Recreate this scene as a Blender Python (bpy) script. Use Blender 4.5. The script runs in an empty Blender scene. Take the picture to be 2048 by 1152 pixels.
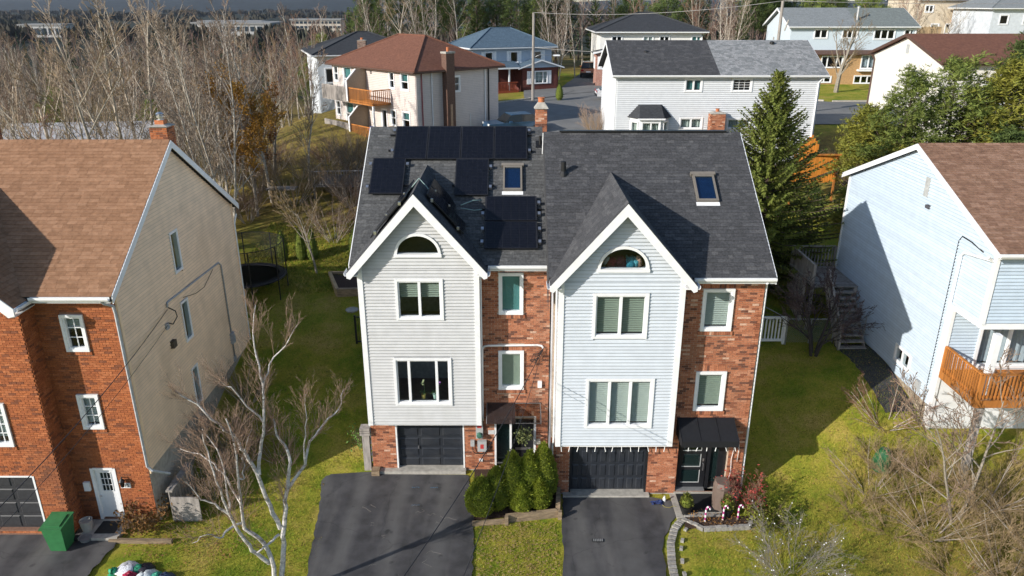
import bpy, math, random
import numpy as np
from mathutils import Vector, Matrix

SC = bpy.context.scene
COL = SC.collection

# ------------------------------------------------------------------ camera, sky, sun, exposure
CAMZ = 16.0
cam_d = bpy.data.cameras.new('camera')
cam_d.sensor_width = 36.0
cam_d.lens = 26.35
cam_d.clip_end = 9000.0
cam = bpy.data.objects.new('camera', cam_d)
cam.location = (0, 0, CAMZ)
cam.rotation_euler = (math.radians(90 - 20.9), 0, 0)
COL.objects.link(cam)
SC.camera = cam

SUN = Vector((2.92, 1.91, -1.50)).normalized()      # the way the light travels
world = bpy.data.worlds.new('World')
SC.world = world
world.use_nodes = True
wn = world.node_tree
bg = wn.nodes['Background']
sky = wn.nodes.new('ShaderNodeTexSky')
sky.sky_type = 'NISHITA'
sky.sun_disc = False
sky.sun_elevation = math.asin(-SUN.z)
sky.sun_rotation = math.atan2(-SUN.x, -SUN.y)
sky.air_density = 1.0
sky.dust_density = 0.6
sky.ozone_density = 1.6
wn.links.new(sky.outputs[0], bg.inputs[0])
bg.inputs[1].default_value = 0.135
sun_d = bpy.data.lights.new('sun', 'SUN')
sun_d.energy = 4.7
sun_d.angle = math.radians(0.5)
sun_d.color = (1.0, 0.94, 0.86)
sun_o = bpy.data.objects.new('sun', sun_d)
sun_o.rotation_euler = SUN.to_track_quat('-Z', 'Y').to_euler()
sun_o.location = (-30, -20, 40)
COL.objects.link(sun_o)
SC.view_settings.view_transform = 'Standard'
SC.view_settings.look = 'None'
SC.view_settings.gamma = 1.0
SC.view_settings.use_curve_mapping = False
SC.view_settings.exposure = 0.25

# ------------------------------------------------------------------ helpers
ORG = {}
CAMV = Vector((0, 0, CAMZ))


def lin(r, g, b):
    def f(c):
        c /= 255.0
        return c / 12.92 if c <= 0.04045 else ((c + 0.055) / 1.055) ** 2.4
    return (f(r), f(g), f(b))


class Frame:
    """u runs along a wall (to the right seen from outside), n outwards, z up."""
    def __init__(s, ox, oy, rz_deg, oz=0.0):
        a = math.radians(rz_deg)
        s.o = (ox, oy, oz)
        s.U = (math.cos(a), math.sin(a))
        s.N = (math.sin(a), -math.cos(a))
        s.rz = rz_deg

    def __call__(s, u, n, z):
        return (s.o[0] + u * s.U[0] + n * s.N[0], s.o[1] + u * s.U[1] + n * s.N[1], s.o[2] + z)


IDF = lambda x, y, z: (x, y, z)
BOXF = [(0, 1, 2, 3), (7, 6, 5, 4), (0, 4, 5, 1), (1, 5, 6, 2), (2, 6, 7, 3), (3, 7, 4, 0)]


class MB:
    def __init__(s, F=None):
        s.v = []; s.f = []; s.t = []
        s.F = F or IDF

    def add(s, vs, fs, tone=0.0, raw=False):
        k = len(s.v)
        s.v.extend(vs if raw else [s.F(*p) for p in vs])
        for q in fs:
            s.f.append(tuple(i + k for i in q)); s.t.append(tone)
        return s

    def box(s, a0, a1, b0, b1, c0, c1, tone=0.0):
        return s.add([(a0, b0, c0), (a1, b0, c0), (a1, b1, c0), (a0, b1, c0),
                      (a0, b0, c1), (a1, b0, c1), (a1, b1, c1), (a0, b1, c1)], BOXF, tone)

    def prism(s, poly, n0, n1, tone=0.0):            # polygon in (u, z), extruded along n
        k = len(poly)
        vs = [(u, n0, z) for u, z in poly] + [(u, n1, z) for u, z in poly]
        fs = [tuple(range(k))[::-1], tuple(range(k, 2 * k))]
        fs += [(i, (i + 1) % k, k + (i + 1) % k, k + i) for i in range(k)]
        return s.add(vs, fs, tone)

    def prism_u(s, prof, u0, u1, tone=0.0):          # profile in (n, z), extruded along u
        k = len(prof)
        vs = [(u0, n, z) for n, z in prof] + [(u1, n, z) for n, z in prof]
        fs = [tuple(range(k)), tuple(range(k, 2 * k))[::-1]]
        fs += [(i, k + i, k + (i + 1) % k, (i + 1) % k) for i in range(k)]
        return s.add(vs, fs, tone)

    def slab(s, pts, t, tone=0.0):                   # planar polygon with thickness t below its normal
        p = [Vector(s.F(*q)) for q in pts]
        n = (p[1] - p[0]).cross(p[2] - p[0]).normalized()
        if n.z < 0: n = -n
        k = len(p)
        vs = [tuple(q) for q in p] + [tuple(q - n * t) for q in p]
        fs = [tuple(range(k)), tuple(range(k, 2 * k))[::-1]]
        fs += [(i, k + i, k + (i + 1) % k, (i + 1) % k) for i in range(k)]
        return s.add(vs, fs, tone, raw=True)

    def tube(s, pts, r, n=6, tone=0.0, cap=True):
        P = [Vector(s.F(*p)) for p in pts]
        m = len(P)
        if not hasattr(r, '__len__'): r = [r] * m
        base = len(s.v)
        prev = None
        for i in range(m):
            d = (P[min(i + 1, m - 1)] - P[max(i - 1, 0)])
            if d.length < 1e-9: d = Vector((0, 0, 1))
            d.normalize()
            if prev is None:
                a = Vector((0, 0, 1)) if abs(d.z) < .9 else Vector((1, 0, 0))
                x = d.cross(a).normalized()
            else:
                x = prev - d * prev.dot(d)
                x = x.normalized() if x.length > 1e-6 else d.orthogonal().normalized()
            prev = x
            y = d.cross(x)
            for j in range(n):
                an = 2 * math.pi * j / n
                q = P[i] + (x * math.cos(an) + y * math.sin(an)) * r[i]
                s.v.append((q.x, q.y, q.z))
        for i in range(m - 1):
            for j in range(n):
                a = base + i * n + j; b = base + i * n + (j + 1) % n
                s.f.append((a, b, b + n, a + n)); s.t.append(tone)
        if cap and n > 3:
            s.f.append(tuple(base + j for j in range(n))[::-1]); s.t.append(tone)
            s.f.append(tuple(base + (m - 1) * n + j for j in range(n))); s.t.append(tone)
        return s

    def lathe(s, c, prof, n=16, tone=0.0):           # prof: (r, z) about a vertical axis at c
        base = len(s.v)
        for r, z in prof:
            for j in range(n):
                an = 2 * math.pi * j / n
                s.v.append(s.F(c[0] + r * math.cos(an), c[1] + r * math.sin(an), c[2] + z))
        for i in range(len(prof) - 1):
            for j in range(n):
                a = base + i * n + j; b = base + i * n + (j + 1) % n
                s.f.append((a, b, b + n, a + n)); s.t.append(tone)
        s.f.append(tuple(base + j for j in range(n))[::-1]); s.t.append(tone)
        k = base + (len(prof) - 1) * n
        s.f.append(tuple(k + j for j in range(n))); s.t.append(tone)
        return s

    def mesh(s, name, org=(0, 0, 0), smooth=False, tone=True):
        me = bpy.data.meshes.new(name)
        a = np.array(s.v, dtype=np.float64) - np.array(org, dtype=np.float64)
        me.from_pydata(a.tolist(), [], s.f)
        if tone:
            at = me.attributes.new('tone', 'FLOAT', 'FACE')
            at.data.foreach_set('value', np.array(s.t, dtype=np.float32))
        if smooth:
            me.polygons.foreach_set('use_smooth', [True] * len(me.polygons))
        return me

    def build(s, name, mat, parent=None, smooth=False, kind=None, label=None, cat=None, group=None, org=None):
        o0 = ORG[parent.name] if parent is not None else Vector(org or (0, 0, 0))
        me = s.mesh(name, o0, smooth)
        me.materials.append(mat)
        ob = bpy.data.objects.new(name, me)
        COL.objects.link(ob)
        if parent is not None: ob.parent = parent
        else: ob.location = o0
        ORG[ob.name] = Vector(o0)
        tag(ob, label, cat, group, kind)
        return ob


def tag(o, label=None, cat=None, group=None, kind=None):
    if label: o['label'] = label
    if cat: o['category'] = cat
    if group: o['group'] = group
    if kind: o['kind'] = kind
    return o


def thing(name, label, cat, loc=(0, 0, 0), group=None):
    o = bpy.data.objects.new(name, None)
    o.empty_display_size = .2
    COL.objects.link(o)
    o.location = loc
    ORG[o.name] = Vector(loc)
    return tag(o, label, cat, group)


def inst(name, me, parent, world_loc):
    o = bpy.data.objects.new(name, me)
    COL.objects.link(o)
    o.parent = parent
    o.location = Vector(world_loc) - ORG[parent.name]
    return o


def copy_tree(o, parent=None):
    c = o.copy()
    COL.objects.link(c)
    c.parent = parent
    for ch in o.children: copy_tree(ch, c)
    return c


# ------------------------------------------------------------------ materials
MATS = {}


def mat(name, col, rough=.8, var=.18, scale=3.0, col2=None, bump=0.0, bscale=30., metal=0.0, tones=None,
        spec=.4, stretch=(1, 1, 1), detail=5., rnd=0.0, coat=0.0, dirt=None, transl=0.0):
    if name in MATS: return MATS[name]
    m = bpy.data.materials.new(name)
    m.use_nodes = True
    nt = m.node_tree; N = nt.nodes; L = nt.links
    bs = N['Principled BSDF']
    geo = N.new('ShaderNodeNewGeometry')
    mp = N.new('ShaderNodeMapping'); mp.inputs['Scale'].default_value = stretch
    L.new(geo.outputs['Position'], mp.inputs['Vector'])
    nz = N.new('ShaderNodeTexNoise'); nz.inputs['Scale'].default_value = scale; nz.inputs['Detail'].default_value = detail
    nz.inputs['Roughness'].default_value = .65
    L.new(mp.outputs[0], nz.inputs['Vector'])
    mr = N.new('ShaderNodeMapRange')
    mr.inputs[1].default_value = .3; mr.inputs[2].default_value = .7
    L.new(nz.outputs['Fac'], mr.inputs[0])
    if tones:
        at = N.new('ShaderNodeAttribute'); at.attribute_name = 'tone'
        rp = N.new('ShaderNodeValToRGB')
        els = rp.color_ramp.elements
        while len(els) < len(tones): els.new(.5)
        for i, t in enumerate(tones):
            els[i].position = i / max(1, len(tones) - 1); els[i].color = (*t, 1)
        L.new(at.outputs['Fac'], rp.inputs[0])
        base = rp.outputs[0]
    elif col2:
        mx = N.new('ShaderNodeMix'); mx.data_type = 'RGBA'
        mx.inputs[6].default_value = (*col, 1); mx.inputs[7].default_value = (*col2, 1)
        L.new(mr.outputs[0], mx.inputs[0]); base = mx.outputs[2]
    else:
        rg = N.new('ShaderNodeRGB'); rg.outputs[0].default_value = (*col, 1); base = rg.outputs[0]
    mr2 = N.new('ShaderNodeMapRange')
    mr2.inputs[1].default_value = .3; mr2.inputs[2].default_value = .7
    mr2.inputs[3].default_value = 1 - var; mr2.inputs[4].default_value = 1 + var
    nz2 = N.new('ShaderNodeTexNoise'); nz2.inputs['Scale'].default_value = scale * 2.7; nz2.inputs['Detail'].default_value = 4
    L.new(mp.outputs[0], nz2.inputs['Vector']); L.new(nz2.outputs['Fac'], mr2.inputs[0])
    fac = mr2.outputs[0]
    if rnd:
        oi = N.new('ShaderNodeObjectInfo')
        m3 = N.new('ShaderNodeMapRange'); m3.inputs[3].default_value = 1 - rnd; m3.inputs[4].default_value = 1 + rnd
        L.new(oi.outputs['Random'], m3.inputs[0])
        mu = N.new('ShaderNodeMath'); mu.operation = 'MULTIPLY'
        L.new(fac, mu.inputs[0]); L.new(m3.outputs[0], mu.inputs[1]); fac = mu.outputs[0]
    vm = N.new('ShaderNodeVectorMath'); vm.operation = 'SCALE'
    L.new(base, vm.inputs[0]); L.new(fac, vm.inputs['Scale'])
    out = vm.outputs[0]
    if dirt:
        nd = N.new('ShaderNodeTexNoise'); nd.inputs['Scale'].default_value = dirt[1]; nd.inputs['Detail'].default_value = 6
        md = N.new('ShaderNodeMapping'); md.inputs['Scale'].default_value = dirt[3] if len(dirt) > 3 else (1, 1, 1)
        L.new(geo.outputs['Position'], md.inputs['Vector']); L.new(md.outputs[0], nd.inputs['Vector'])
        rd = N.new('ShaderNodeMapRange'); rd.inputs[1].default_value = .52; rd.inputs[2].default_value = .75
        rd.inputs[4].default_value = dirt[2]
        L.new(nd.outputs['Fac'], rd.inputs[0])
        mx = N.new('ShaderNodeMix'); mx.data_type = 'RGBA'
        mx.inputs[7].default_value = (*dirt[0], 1)
        L.new(rd.outputs[0], mx.inputs[0]); L.new(out, mx.inputs[6]); out = mx.outputs[2]
    L.new(out, bs.inputs['Base Color'])
    bs.inputs['Roughness'].default_value = rough
    bs.inputs['Metallic'].default_value = metal
    bs.inputs['Specular IOR Level'].default_value = spec
    if coat: bs.inputs['Coat Weight'].default_value = coat
    if bump:
        bn = N.new('ShaderNodeTexNoise'); bn.inputs['Scale'].default_value = bscale; bn.inputs['Detail'].default_value = 4
        L.new(mp.outputs[0], bn.inputs['Vector'])
        bp = N.new('ShaderNodeBump'); bp.inputs['Strength'].default_value = bump; bp.inputs['Distance'].default_value = .02
        L.new(bn.outputs['Fac'], bp.inputs['Height']); L.new(bp.outputs[0], bs.inputs['Normal'])
    if transl:
        tr = N.new('ShaderNodeBsdfTranslucent'); L.new(out, tr.inputs[0])
        ms = N.new('ShaderNodeMixShader'); ms.inputs[0].default_value = transl
        L.new(bs.outputs[0], ms.inputs[1]); L.new(tr.outputs[0], ms.inputs[2])
        L.new(ms.outputs[0], N['Material Output'].inputs[0])
    MATS[name] = m
    return m


def glass_mat(name, tint=(.75, .82, .84), refl=(.9, .95, 1), rough=.02, ior=1.5, body=0.0, bodycol=(.02, .03, .03)):
    m = bpy.data.materials.new(name); m.use_nodes = True
    N = m.node_tree.nodes; L = m.node_tree.links
    N.remove(N['Principled BSDF'])
    tr = N.new('ShaderNodeBsdfTransparent'); tr.inputs[0].default_value = (*tint, 1)
    gl = N.new('ShaderNodeBsdfGlossy'); gl.inputs[0].default_value = (*refl, 1); gl.inputs['Roughness'].default_value = rough
    lw = N.new('ShaderNodeLayerWeight'); lw.inputs[0].default_value = .5
    pw = N.new('ShaderNodeMath'); pw.operation = 'POWER'; pw.inputs[1].default_value = 5.0
    L.new(lw.outputs['Facing'], pw.inputs[0])
    r0 = ((ior - 1) / (ior + 1)) ** 2
    fr = N.new('ShaderNodeMath'); fr.operation = 'MULTIPLY_ADD'; fr.inputs[1].default_value = 1 - r0; fr.inputs[2].default_value = r0
    L.new(pw.outputs[0], fr.inputs[0])
    geo = N.new('ShaderNodeNewGeometry')
    nz = N.new('ShaderNodeTexNoise'); nz.inputs['Scale'].default_value = 1.3
    L.new(geo.outputs['Position'], nz.inputs['Vector'])
    bp = N.new('ShaderNodeBump'); bp.inputs['Strength'].default_value = .05; bp.inputs['Distance'].default_value = .02
    L.new(nz.outputs['Fac'], bp.inputs['Height']); L.new(bp.outputs[0], gl.inputs['Normal'])
    ms = N.new('ShaderNodeMixShader')
    L.new(fr.outputs[0], ms.inputs[0])
    src = tr.outputs[0]
    if body:
        df = N.new('ShaderNodeBsdfDiffuse'); df.inputs[0].default_value = (*bodycol, 1)
        mb = N.new('ShaderNodeMixShader'); mb.inputs[0].default_value = body
        L.new(tr.outputs[0], mb.inputs[1]); L.new(df.outputs[0], mb.inputs[2]); src = mb.outputs[0]
    L.new(src, ms.inputs[1]); L.new(gl.outputs[0], ms.inputs[2])
    L.new(ms.outputs[0], N['Material Output'].inputs[0])
    MATS[name] = m
    return m


W_TRIM = mat('white_trim', (.80, .81, .82), rough=.45, var=.04, scale=2, dirt=((.55, .55, .53), 3., .15))
W_VINYL = mat('white_vinyl', (.80, .80, .79), rough=.4, var=.03)
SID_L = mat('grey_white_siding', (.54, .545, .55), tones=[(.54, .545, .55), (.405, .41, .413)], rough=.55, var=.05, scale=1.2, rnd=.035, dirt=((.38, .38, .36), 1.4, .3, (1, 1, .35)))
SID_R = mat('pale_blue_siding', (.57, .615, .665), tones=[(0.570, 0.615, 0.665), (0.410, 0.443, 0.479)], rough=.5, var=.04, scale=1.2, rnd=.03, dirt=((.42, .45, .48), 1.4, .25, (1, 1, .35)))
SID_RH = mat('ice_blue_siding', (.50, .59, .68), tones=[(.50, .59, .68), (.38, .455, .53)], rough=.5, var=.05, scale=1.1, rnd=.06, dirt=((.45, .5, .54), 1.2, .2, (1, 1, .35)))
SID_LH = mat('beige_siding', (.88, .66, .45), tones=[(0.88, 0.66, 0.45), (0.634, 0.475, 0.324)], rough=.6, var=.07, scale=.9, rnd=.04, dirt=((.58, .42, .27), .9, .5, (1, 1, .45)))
BR_TONES = [(.15, .06, .038), (.38, .14, .07), (.45, .18, .095), (.27, .092, .047), (.50, .225, .13), (.41, .155, .078), (.60, .38, .27)]
BRICK = mat('red_mixed_brick', (.3, .1, .06), rough=.85, var=.22, scale=9, tones=BR_TONES, bump=.4, bscale=60, dirt=((.15, .08, .05), .9, .5, (1, 1, .35)))
BRICK_O = mat('orange_brick', (.38, .11, .04), rough=.9, var=.28, scale=7,
              tones=[(.21, .072, .034), (.37, .115, .04), (.41, .13, .045), (.33, .10, .036), (.44, .15, .058)], bump=.6, bscale=45, dirt=((.17, .075, .04), .7, .5, (1, 1, .35)))
MORTAR = mat('grey_mortar', (.46, .36, .28), rough=.95, var=.2, scale=6)
MORTAR_D = mat('brown_mortar', (.22, .12, .08), rough=.95, var=.2, scale=6)
SH_DARK = mat('charcoal_shingle', (.06, .06, .065), rough=.92, var=.3, scale=6, spec=.2,
              tones=[(.062, .063, .067), (.072, .073, .078), (.084, .085, .090), (.067, .068, .073), (.096, .096, .10)], bump=.5, bscale=120)
SH_GREY = mat('weathered_grey_shingle', (.1, .1, .1), rough=.92, var=.3, scale=5, spec=.2,
              tones=[(.082, .084, .086), (.094, .096, .098), (.108, .110, .111), (.088, .090, .092), (.122, .123, .123)], bump=.5, bscale=120)
SH_BROWN = mat('brown_shingle', (.3, .16, .1), rough=.92, var=.16, scale=3, spec=.2,
               tones=[(.27, .145, .082), (.31, .17, .098), (.34, .19, .112), (.29, .157, .09)], bump=.5, bscale=100)
SH_BROWN2 = mat('tan_brown_shingle', (.22, .13, .09), rough=.92, var=.2, scale=3, spec=.2,
                tones=[(.22, .125, .083), (.265, .155, .104), (.305, .185, .128), (.24, .14, .092)], bump=.5, bscale=100)
ROOF_UNDER = mat('roof_felt', (.035, .035, .037), rough=.95)
CONC = mat('concrete', (.38, .36, .32), rough=.9, var=.2, scale=2.5, bump=.3, bscale=30, dirt=((.2, .19, .16), 2., .5))
GLASS = glass_mat('window_glass')
GLASS_SKY = glass_mat('skylight_glass', tint=(.45, .6, .75), refl=(.75, .9, 1.0), ior=1.9)
SMOKED = glass_mat('smoked_polycarbonate', tint=(.42, .36, .35), ior=1.35, rough=.12, body=.25, bodycol=(.12, .09, .085))
BLIND = mat('pale_blind', (.50, .52, .46), rough=.7, var=.05)
BLINDD = mat('sage_blind', (.30, .33, .26), rough=.7, var=.05)
TEAL = mat('teal_blind', (.09, .24, .23), rough=.7, var=.05)
CURTAIN = mat('grey_curtain', (.45, .47, .5), rough=.9, var=.1)
FLOORM = mat('interior_floor', (.30, .22, .15), rough=.6)
INTW = mat('interior_wall', (.62, .62, .55), rough=.9)
BLACKP = mat('black_paint', (.014, .015, .018), rough=.35, var=.1, spec=.5)
GARD = mat('slate_garage_paint', (.022, .026, .034), rough=.42, var=.12, scale=1.5, spec=.5, dirt=((.05, .052, .055), 2.5, .4))
GARD_W = mat('door_white', (.72, .73, .74), rough=.4, var=.04)
METAL = mat('galvanised_metal', (.42, .43, .44), rough=.4, var=.1, metal=.6)
GREYB = mat('grey_enamel', (.40, .41, .41), rough=.5, var=.08)
STEEL = mat('bright_steel', (.6, .6, .62), rough=.3, metal=.9)
BLKMET = mat('black_metal', (.012, .012, .013), rough=.45)
SOLAR = mat('solar_cell', (.006, .0065, .010), rough=.18, var=.3, scale=3, spec=.5)
RUBBER = mat('black_rubber', (.02, .02, .02), rough=.7)
RED = mat('red_label', (.5, .05, .05), rough=.6)
BLUE = mat('blue_plastic', (.02, .06, .35), rough=.5)
GREENP = mat('green_plastic', (.035, .17, .06), rough=.45, var=.12, scale=2)
CEDARW = mat('orange_stained_wood', (.42, .16, .035), rough=.7, var=.25, scale=2, stretch=(1, 1, .15), bump=.3, rnd=.15)
GREYW = mat('weathered_wood', (.31, .28, .255), rough=.9, var=.3, scale=3, stretch=(1, 1, .2), bump=.4, rnd=.2)
TIMBER = mat('landscape_timber', (.27, .20, .13), rough=.95, var=.35, scale=3, stretch=(.4, 1, 2), bump=.6, rnd=.15)
NEWW = mat('raw_lumber', (.45, .32, .18), rough=.85, var=.2, scale=3, rnd=.1)
ASPH = mat('asphalt', (.045, .045, .048), rough=.85, var=.22, scale=1.3, bump=.35, bscale=160,
           dirt=((.062, .06, .06), .7, .55))
ROADM = mat('worn_asphalt', (.17, .17, .165), rough=.9, var=.12, scale=.4, bump=.2, bscale=60)
STONE = mat('paver_stone', (.30, .285, .26), rough=.9, var=.25, scale=5, bump=.4, rnd=.2)
SOIL = mat('mulch_soil', (.055, .032, .022), rough=1, var=.5, scale=9, bump=1, bscale=40)
# ------------------------------------------------------------------ building helpers
def cells(u0, u1, z0, z1, holes):
    us = sorted({u0, u1, *[min(max(h[i], u0), u1) for h in holes for i in (0, 1)]})
    zs = sorted({z0, z1, *[min(max(h[i], z0), z1) for h in holes for i in (2, 3)]})
    out = []
    for zi in range(len(zs) - 1):
        run = None
        for ui in range(len(us) - 1):
            cu, cz = (us[ui] + us[ui + 1]) / 2, (zs[zi] + zs[zi + 1]) / 2
            hit = any(h[0] < cu < h[1] and h[2] < cz < h[3] for h in holes)
            if hit:
                if run: out.append(run); run = None
            else:
                run = (run[0], us[ui + 1], zs[zi], zs[zi + 1]) if run else (us[ui], us[ui + 1], zs[zi], zs[zi + 1])
        if run: out.append(run)
    return out


def wall(root, F, u0, u1, z0, z1, holes, m, t=.16, name='wall', n1=0.0):
    mb = MB(F)
    for a, b, c, d in cells(u0, u1, z0, z1, holes):
        if b - a > 1e-4 and d - c > 1e-4: mb.box(a, b, n1 - t, n1, c, d)
    return mb.build(name, m, root)


def subtract(iv, cut):
    out = []
    for a, b in iv:
        if cut[1] <= a or cut[0] >= b: out.append((a, b)); continue
        if cut[0] > a: out.append((a, cut[0]))
        if cut[1] < b: out.append((cut[1], b))
    return out


def siding(root, F, u0, u1, z0, z1, holes, m, pitch=.115, clip=None, hf=None, proud=.048, joined=False, n0=0.0):
    """one object for each clapboard; clip(z) gives the wall's ends at height z (gables), hf(z) an arched hole"""
    k = 0
    J = MB(F)
    n = int(math.ceil((z1 - z0) / pitch - 1e-6))
    for i in range(n):
        za = z0 + i * pitch; zb = min(za + pitch, z1)
        a0, b0 = clip(za) if clip else (u0, u1)
        a1, b1 = clip(zb) if clip else (u0, u1)
        if b0 - a0 < .03: continue
        if b1 - a1 < .01: a1 = b1 = (a1 + b1) / 2
        iv = [(min(a0, a1), max(b0, b1))]
        for h in holes:
            if h[2] < zb - .01 and h[3] > za + .01: iv = subtract(iv, (h[0], h[1]))
        if hf:
            c = hf((za + zb) / 2)
            if c: iv = subtract(iv, c)
        for a, b in iv:
            if b - a < .02: continue
            la0, la1 = max(a, a0), max(a, a1)
            lb0, lb1 = min(b, b0), min(b, b1)
            mb = J if joined else MB(F)
            p = n0 + .003
            e = min(.015, (zb - za) * .3); k_ = e / (zb + .004 - za)
            lam, lbm, pm = la0 + (la1 - la0) * k_, lb0 + (lb1 - lb0) * k_, n0 + proud + (p - n0 - proud) * k_ + .004
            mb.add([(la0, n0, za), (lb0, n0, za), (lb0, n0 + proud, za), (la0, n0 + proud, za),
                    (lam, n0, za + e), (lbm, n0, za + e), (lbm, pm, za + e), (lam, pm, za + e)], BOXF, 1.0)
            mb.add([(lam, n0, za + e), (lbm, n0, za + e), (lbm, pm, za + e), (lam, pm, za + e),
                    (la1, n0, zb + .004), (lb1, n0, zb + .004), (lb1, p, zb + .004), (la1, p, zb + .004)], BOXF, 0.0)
            if not joined: mb.build('siding_board', m, root)
            k += 1
    if joined: return J.build('siding', m, root)
    return k


def budget_parts(root, cand, J, protos, name, m, limit, jname):
    """the nearest ones become objects of their own, the rest one joined part"""
    cand.sort(key=lambda c: (Vector(c[0]) - CAMV).length)
    for pos, key, add in cand[:limit]:
        inst(name, protos(key), root, pos)
    for pos, key, add in cand[limit:]: add(J)
    if J.v: J.build(jname, m, root, kind='stuff')


def bricks(root, F, u0, u1, z0, z1, holes, m, limit=300, seed=1, course=.0745, blen=.215, soldiers=(), name='brick', nw=7,
           wts=None, proud=.012):
    rng = random.Random(seed)
    g = .011
    J = MB(F); cand = []; P = {}
    wts = wts or [3.4, 6, 6, 5, 4, 6, .9]

    def protos(t):
        if t not in P:
            b = MB(Frame(0, 0, F.rz)); b.box(0, blen - g, 0, proud, 0, course - g, t / (nw - 1))
            P[t] = b.mesh('brick'); P[t].materials.append(m)
        return P[t]
    hs = list(holes) + [(s[0], s[1], s[2], s[3]) for s in soldiers]
    n = int((z1 - z0) / course)
    for i in range(n):
        za = z0 + i * course; zb = za + course - g
        iv = [(u0, u1)]
        for h in hs:
            if h[2] < zb - .004 and h[3] > za + .004: iv = subtract(iv, (h[0], h[1]))
        off = (i % 2) * blen / 2
        for a, b in iv:
            k = math.floor((a - u0 - off) / blen)
            while True:
                s0 = u0 + off + k * blen; s1 = s0 + blen - g
                k += 1
                if s0 >= b: break
                c0, c1 = max(s0, a), min(s1, b)
                if c1 - c0 < .03: continue
                t = rng.choices(range(nw), wts)[0]
                if c1 - c0 > blen - g - .001:
                    cand.append((F(c0, 0, za), t, lambda M, c0=c0, c1=c1, za=za, zb=zb, t=t: M.box(c0, c1, 0, proud, za, zb, t / (nw - 1))))
                else:
                    J.box(c0, c1, 0, proud, za, zb, t / (nw - 1))
    for s in soldiers:
        k = int(round((s[1] - s[0]) / .075)); w = (s[1] - s[0]) / k
        pr = s[4] if len(s) > 4 else .014
        for i in range(k):
            J.box(s[0] + i * w + .004, s[0] + (i + 1) * w - .004, 0, pr, s[2] + .004, s[3] - .004, rng.choices(range(nw), wts)[0] / (nw - 1))
    budget_parts(root, cand, J, protos, name, m, limit, 'brickwork')


def clip_poly(poly, subj):
    """Sutherland-Hodgman: subj clipped by convex poly (counter-clockwise)"""
    out = subj
    for i in range(len(poly)):
        ax, ay = poly[i]; bx, by = poly[(i + 1) % len(poly)]
        inp = out; out = []
        if not inp: return []
        def side(p): return (bx - ax) * (p[1] - ay) - (by - ay) * (p[0] - ax)
        for j in range(len(inp)):
            p, q = inp[j], inp[(j + 1) % len(inp)]
            sp, sq = side(p), side(q)
            if sp >= 0: out.append(p)
            if (sp >= 0) != (sq >= 0):
                t = sp / (sp - sq)
                out.append((p[0] + (q[0] - p[0]) * t, p[1] + (q[1] - p[1]) * t))
    return out


def area(p):
    return abs(sum(p[i][0] * p[(i + 1) % len(p)][1] - p[(i + 1) % len(p)][0] * p[i][1] for i in range(len(p)))) / 2


def shingles(root, O, U, V, poly, m, exp=.145, widths=(.15, .2, .26, .32), limit=300, seed=1, tones=5, wts=None, skip=None, th=.013):
    O, U, V = Vector(O), Vector(U).normalized(), Vector(V).normalized()
    Nn = U.cross(V).normalized()
    if Nn.z < 0: Nn = -Nn
    if area(poly) and sum(poly[i][0] * poly[(i + 1) % len(poly)][1] - poly[(i + 1) % len(poly)][0] * poly[i][1] for i in range(len(poly))) < 0:
        poly = poly[::-1]
    rng = random.Random(seed)
    F = lambda u, v, h: tuple(O + U * u + V * v + Nn * h)
    F0 = lambda u, v, h: tuple(U * u + V * v + Nn * h)
    J = MB(F); cand = []; P = {}

    def piece(M, pg, v0, tone):
        k = len(pg)
        top = [(u, v, th - (th - .002) * (v - v0) / exp) for u, v in pg]
        vs = [(u, v, -.001) for u, v in pg] + top
        fs = [tuple(range(k, 2 * k))] + [(i, (i + 1) % k, k + (i + 1) % k, k + i) for i in range(k)]
        M.add(vs, fs, tone)

    def protos(key):
        if key not in P:
            w, t = key
            b = MB(F0); piece(b, [(0, 0), (w - .005, 0), (w - .005, exp), (0, exp)], 0, t / (tones - 1))
            P[key] = b.mesh('shingle'); P[key].materials.append(m)
        return P[key]
    us = [p[0] for p in poly]; vs_ = [p[1] for p in poly]
    v = min(vs_)
    row = 0
    while v < max(vs_) - .02:
        u = min(us) - rng.random() * .4
        while u < max(us):
            w = rng.choice(widths)
            t = rng.choices(range(tones), wts or [4, 5, 4, 5, 1.5])[0]
            q = [(u, v), (u + w - .005, v), (u + w - .005, v + exp), (u, v + exp)]
            c = clip_poly(poly, q)
            if len(c) >= 3 and area(c) > .002:
                if not (skip and skip(u + w / 2, v + exp / 2)):
                    if abs(area(c) - (w - .005) * exp) < 1e-5:
                        cand.append((F(u, v, 0), (w, t), lambda M, q=q, v=v, t=t: piece(M, q, v, t / (tones - 1))))
                    else:
                        piece(J, c, v, t / (tones - 1))
            u += w
        v += exp; row += 1
    budget_parts(root, cand, J, protos, 'shingle', m, limit, 'shingle_field')


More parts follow.
